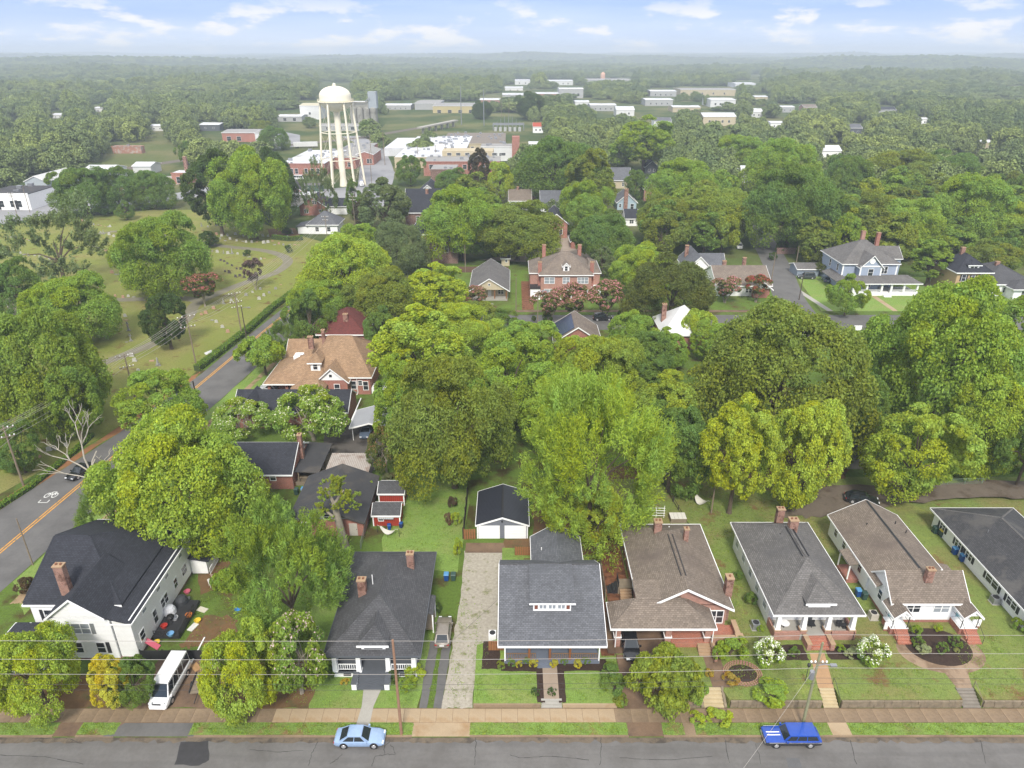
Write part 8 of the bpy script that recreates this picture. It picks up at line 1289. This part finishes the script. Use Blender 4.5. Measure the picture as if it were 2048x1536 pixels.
def tufts(name, label, areas, n, size, col, seed):
    """weeds and longer grass over lawn areas: uncountable, one object"""
    g = np.random.default_rng(seed); A = np.array([(b-a)*(d-c0) for a, b, c0, d in areas]); k = g.choice(len(areas), n, p=A/A.sum()); ar = np.array(areas)[k]; x = ar[:, 0]+(ar[:, 1]-ar[:, 0])*g.random(n); y = ar[:, 2]+(ar[:, 3]-ar[:, 2])*g.random(n)
    cl = np.sin(x*1.7+np.sin(y*1.3)*2)*np.sin(y*1.9+np.sin(x*.9)*2)+g.normal(0, .5, n); q = cl > .25; x, y = x[q], y[q]; n = len(x); z = np.array([gz(a, b) for a, b in zip(x, y)])+size*.22
    me = cards(name, np.column_stack([x, y, z]), unit(g.normal(size=(n, 3))+np.array([0, -.3, .5])), unit(g.normal(0, .6, (n, 3))+np.array([0, 0, .8])), size*g.uniform(.5, 1.5, n), size*.45*g.uniform(.6, 1.4, n), np.column_stack([g.random(n), g.random(n)]), M_LEAF)
    o = bpy.data.objects.new(name, me); COL.objects.link(o); o.color = (*col, 1); tag(o, label, 'grass', None, 'stuff')
tufts('verge_grass', 'longer tufted grass on the kerb verges', [(a+.1, b-.1, 47.95, 49.25) for a, b in spans(-60, 60, APR+[(16.8, 17.9), (31.1, 33.0)])], 26000, .16, (.24, .34, .05), 1)
tufts('lawn_weeds', 'clover and weeds scattered through the front lawns', [(-3.7, 2.4, 51.4, 55.2), (5.6, 11, 51.4, 55.2), (-23, -16.5, 51.2, 54), (-12.8, -10, 51.2, 54), (23, 31, 51.5, 57), (33.5, 44, 51.6, 56), (48, 62, 51.6, 60), (25.2, 28.4, 57, 76)], 30000, .13, (.22, .32, .05), 2)
tufts('drive_weeds', 'weeds sprouting along the gravel drive', [(-6.6, -3.6, 52, 66), (-6.2, -5.6, 55, 76), (-4.2, -2.6, 52, 60), (-8.6, -7.9, 51, 60)], 2600, .16, (.2, .3, .05), 3)
tufts('back_weeds', 'rough grass and weeds in the back yards', [(-17, -7, 73, 95), (-38, -24, 58, 76), (24.5, 42, 77, 92), (-60, -56.5, 66, 110)], 26000, .2, (.2, .28, .045), 4)
# ---------------------------------------------------------------- wooded neighbourhoods beyond, far woods and haze
CLEAR += [(1190, 222, 1230, 240), (1270, 214, 1310, 236), (1340, 206, 1400, 216), (640, 165, 706, 345), (-60, 405, 90, 470), (225, 285, 350, 345), (560, 260, 620, 300), (700, 300, 800, 420), (755, 232, 860, 262), (860, 232, 1000, 262), (985, 228, 1045, 265), (600, 380, 760, 470), (1500, 455, 1560, 600), (300, 345, 375, 372), (780, 300, 800, 330), (1500, 145, 1520, 168)]
HAND = np.array([(a, b) for a, b, r in TREES]); HR = np.array([r for *_, r in TREES])
g = np.random.default_rng(11)
CA = np.array(CLEAR)
def stand(x, y): return math.sin(x/83+1.1)*math.sin(y/97+.3)+.6*math.sin(x/41-y/57)
def blocked(x, y, h, R0):
    a, b0 = PROJ(x, y, 0); _, b1 = PROJ(x, y, h); w = R0*PXM(y, 5)*.8
    return bool(np.any((CA[:, 0] < a+w) & (CA[:, 2] > a-w) & (CA[:, 1] < b0) & (CA[:, 3] > b1)))
def spots(y0, y1, sp, prob=1.0):
    out = []; y = y0
    while y < y1:
        s = sp(y); hw = .76*y+30
        for x in np.arange(-hw, hw, s):
            if g.random() < prob: out.append((x+g.uniform(-.42, .42)*s, y+g.uniform(-.42, .42)*s))
        y += s*.9
    return out
LAND = [((a+b)/2, c0, n) for a, b, c0, n in ((446, 552, 284, 'red warehouse'), (602, 640, 240, 'tall white mill block'), (702, 756, 258, 'grain silos'), (866, 950, 228, 'yellow-walled warehouse'), (850, 1000, 352, 'brick mill'), (1018, 1062, 420, 'brown-roofed house'), (1082, 1132, 428, 'blue-grey roof'), (1220, 1260, 377, 'slate-roofed cream house'), (1234, 1272, 420, 'pale blue house'), (1287, 1312, 402, 'rosy brick house'), (1405, 1470, 252, 'cream church hall'), (1308, 1342, 254, 'white mill-yard cottage'), (1642, 1680, 318, 'white gabled house'), (1895, 1930, 345, 'rust-red roof'), (1475, 1505, 365, 'white-trimmed house'), (1665, 1815, 585, 'blue Victorian house'), (1903, 1968, 592, 'tan two-storey house'), (226, 284, 307, 'brick wall in the meadow'), (55, 98, 385, 'pale metal shed'), (1696, 1722, 272, 'dark slate roof'), (1290, 1316, 347, 'hooded porch house'), (1755, 1790, 300, 'right-hand ridge'))]
def where(x, y):
    a, b = PROJ(x, y, 6); q = min(LAND, key=lambda t: math.hypot(t[0]-a, (t[1]-b)*1.6)); dx, dy = a-q[0], b-q[1]; d = math.hypot(dx, dy)
    near = 'close' if d < 45 else ('a little way' if d < 110 else 'well'); side = ('to the left of' if dx < 0 else 'to the right of') if abs(dx) > abs(dy) else ('behind' if dy < 0 else 'in front of')
    return '%s %s the %s' % (near, side, q[2])
ZONES = (('dark green tree in the wood left of the water tower', 'mid-green tree in the wood left of the water tower'), ('tree in the belt behind the warehouses and silos', 'lighter tree in the belt behind the warehouses and silos'), ('tree in the leafy quarter behind the brick houses', 'lighter tree in the leafy quarter behind the brick houses'), ('dark tree in the canopy at the right of the photo', 'light tree in the canopy at the right of the photo'))
far = []; nobj = 0; NMAX = 300-len(TREES)
for x, y in spots(215, 760, lambda y: 9.5):
    h = g.uniform(9, 17); R0 = g.uniform(4.8, 8)
    if len(HAND) and np.min(np.hypot(HAND[:, 0]-x, HAND[:, 1]-y)-HR*.75) < R0*.5: continue
    if y < 330 and (-215 < x < -58): continue                      # cemetery and far street
    if abs(x-(75+(y-185)*.2)) < 6 and y < 320: continue
    if -205 < x < -60 and y < 400: continue
    if x < -60 and y < 520 and g.random() < .55 and x > -230: continue
    if blocked(x, y, h, R0): continue
    if nobj < NMAX and y < 420:
        z = 0 if x < -40 and y < 420 and x < -90 else (1 if abs(x) < 60 and y > 380 else (3 if x > 95 else 2)); d = g.random()
        col = mx(mx(DG, MG, .6), BR, d) if g.random() < .6 else mx(mx(OD, OL, .6), YG, d*.7)
        plant(x, y, R0, h, g.choice(['mid0', 'mid1', 'mid2', 'midt0', 'midt1']), col, '%s %s tree %s' % ('dark' if d < .33 else 'mid-green' if d < .66 else 'bright', 'tall' if h > 14 else 'broad' if R0 > 6 else 'small', where(x, y)), group='trees of the leafy quarters beyond'); nobj += 1
    else: far.append((x, y, h, R0))
for x, y in spots(760, 2300, lambda y: 11+(y-760)*.004):
    sd = stand(x, y); h = g.uniform(6, 15)*(1+.4*sd); R0 = g.choice([4, 5.5, 7, 8.5, 11])*g.uniform(.85, 1.15)
    if sd < -.95: continue
    if blocked(x, y, h, R0): continue
    far.append((x, y, h, R0))
for x, y in spots(2300, 7000, lambda y: 18+(y-2300)*.0055): far.append((x, y, g.uniform(8, 16)*(1+.4*stand(x*.4, y*.4)), g.uniform(8, 14)*(1+(y-2300)/7000)))
def forest(pts):
    m, nt, b, out = newmat('far_leaves'); L = nt.links.new; oi = nt.nodes.new('ShaderNodeObjectInfo'); at = nt.nodes.new('ShaderNodeAttribute'); at.attribute_name = 'tint'
    sp = nt.nodes.new('ShaderNodeSeparateColor'); L(at.outputs['Color'], sp.inputs[0]); gp = nt.nodes.new('ShaderNodeNewGeometry'); stand = _rng(nt, _noise(nt, gp.outputs['Position'], .006, 3), .35, .65)
    base = _mix(nt, stand, _mix(nt, oi.outputs['Random'], (.10, .15, .06), (.19, .25, .085)), _mix(nt, oi.outputs['Random'], (.14, .185, .07), (.29, .34, .09))); vm = nt.nodes.new('ShaderNodeVectorMath'); vm.operation = 'SCALE'; L(base, vm.inputs[0]); L(_rng(nt, sp.outputs[0], 0, 1, .65, 1.4), vm.inputs[3])
    L(vm.outputs[0], b.inputs['Base Color']); b.inputs['Roughness'].default_value = .7; b.inputs['Specular IOR Level'].default_value = .1
    cl = bpy.data.collections.new('far_tree_kinds')
    for k in range(6):
        me, _, _ = crown(200+k, 6, .5, 10.5 if k < 4 else 12.5, nlobe=14, nsub=14, nleaf=5600, leaf=(.72, .6), cs=2.1); me.materials.clear(); me.materials.append(m); o = bpy.data.objects.new('far_tree_%d' % k, me); cl.objects.link(o)
    me = bpy.data.meshes.new('woodland'); n = len(pts); A = np.array(pts); zz = np.array([hills(a, b_) for a, b_ in A[:, :2]]); co = np.column_stack([A[:, 0], A[:, 1], zz-.3])
    me.vertices.add(n); me.vertices.foreach_set('co', co.reshape(-1).astype(np.float32))
    for nm, ty, dt in (('idx', 'INT', g.integers(0, 6, n).astype(np.int32)), ('rot', 'FLOAT_VECTOR', np.column_stack([np.zeros(n), np.zeros(n), g.uniform(0, 6.28, n)]).astype(np.float32)), ('scl', 'FLOAT_VECTOR', np.column_stack([A[:, 3]/6, A[:, 3]/6, A[:, 2]/11]).astype(np.float32))):
        a = me.attributes.new(nm, ty, 'POINT'); a.data.foreach_set('value' if ty == 'INT' else 'vector', dt.reshape(-1))
    o = bpy.data.objects.new('woodland', me); COL.objects.link(o); tag(o, 'hazy unbroken woods reaching to the horizon', 'woods', None, 'stuff')
    ng = bpy.data.node_groups.new('scatter', 'GeometryNodeTree'); ng.interface.new_socket('Geometry', in_out='INPUT', socket_type='NodeSocketGeometry'); ng.interface.new_socket('Geometry', in_out='OUTPUT', socket_type='NodeSocketGeometry')
    gi = ng.nodes.new('NodeGroupInput'); go = ng.nodes.new('NodeGroupOutput'); ip = ng.nodes.new('GeometryNodeInstanceOnPoints'); ci = ng.nodes.new('GeometryNodeCollectionInfo'); ci.inputs[0].default_value = cl; ci.inputs[1].default_value = True; ci.inputs[2].default_value = True
    def na(nm, ty): q = ng.nodes.new('GeometryNodeInputNamedAttribute'); q.data_type = ty; q.inputs[0].default_value = nm; return q.outputs[0]
    K = ng.links.new; K(gi.outputs[0], ip.inputs['Points']); K(ci.outputs[0], ip.inputs['Instance']); ip.inputs['Pick Instance'].default_value = True; K(na('idx', 'INT'), ip.inputs['Instance Index']); K(na('scl', 'FLOAT_VECTOR'), ip.inputs['Scale'])
    er = ng.nodes.new('FunctionNodeEulerToRotation'); K(na('rot', 'FLOAT_VECTOR'), er.inputs[0]); K(er.outputs[0], ip.inputs['Rotation']); K(ip.outputs[0], go.inputs[0])
    md = o.modifiers.new('scatter', 'NODES'); md.node_group = ng
forest(far)
m = bpy.data.materials.new('haze_air'); m.use_nodes = True; nt = m.node_tree; nt.nodes.clear(); out = nt.nodes.new('ShaderNodeOutputMaterial'); pv = nt.nodes.new('ShaderNodeVolumePrincipled'); nt.links.new(pv.outputs[0], out.inputs['Volume'])
pv.inputs['Color'].default_value = (.79, .89, .97, 1); pv.inputs['Density'].default_value = .00027; pv.inputs['Anisotropy'].default_value = 0
one('haze', MB().box(-9600, 9600, -90, 8200, -8, 96), m, 'pale blue summer haze over the far woods', 'haze', kind='stuff')
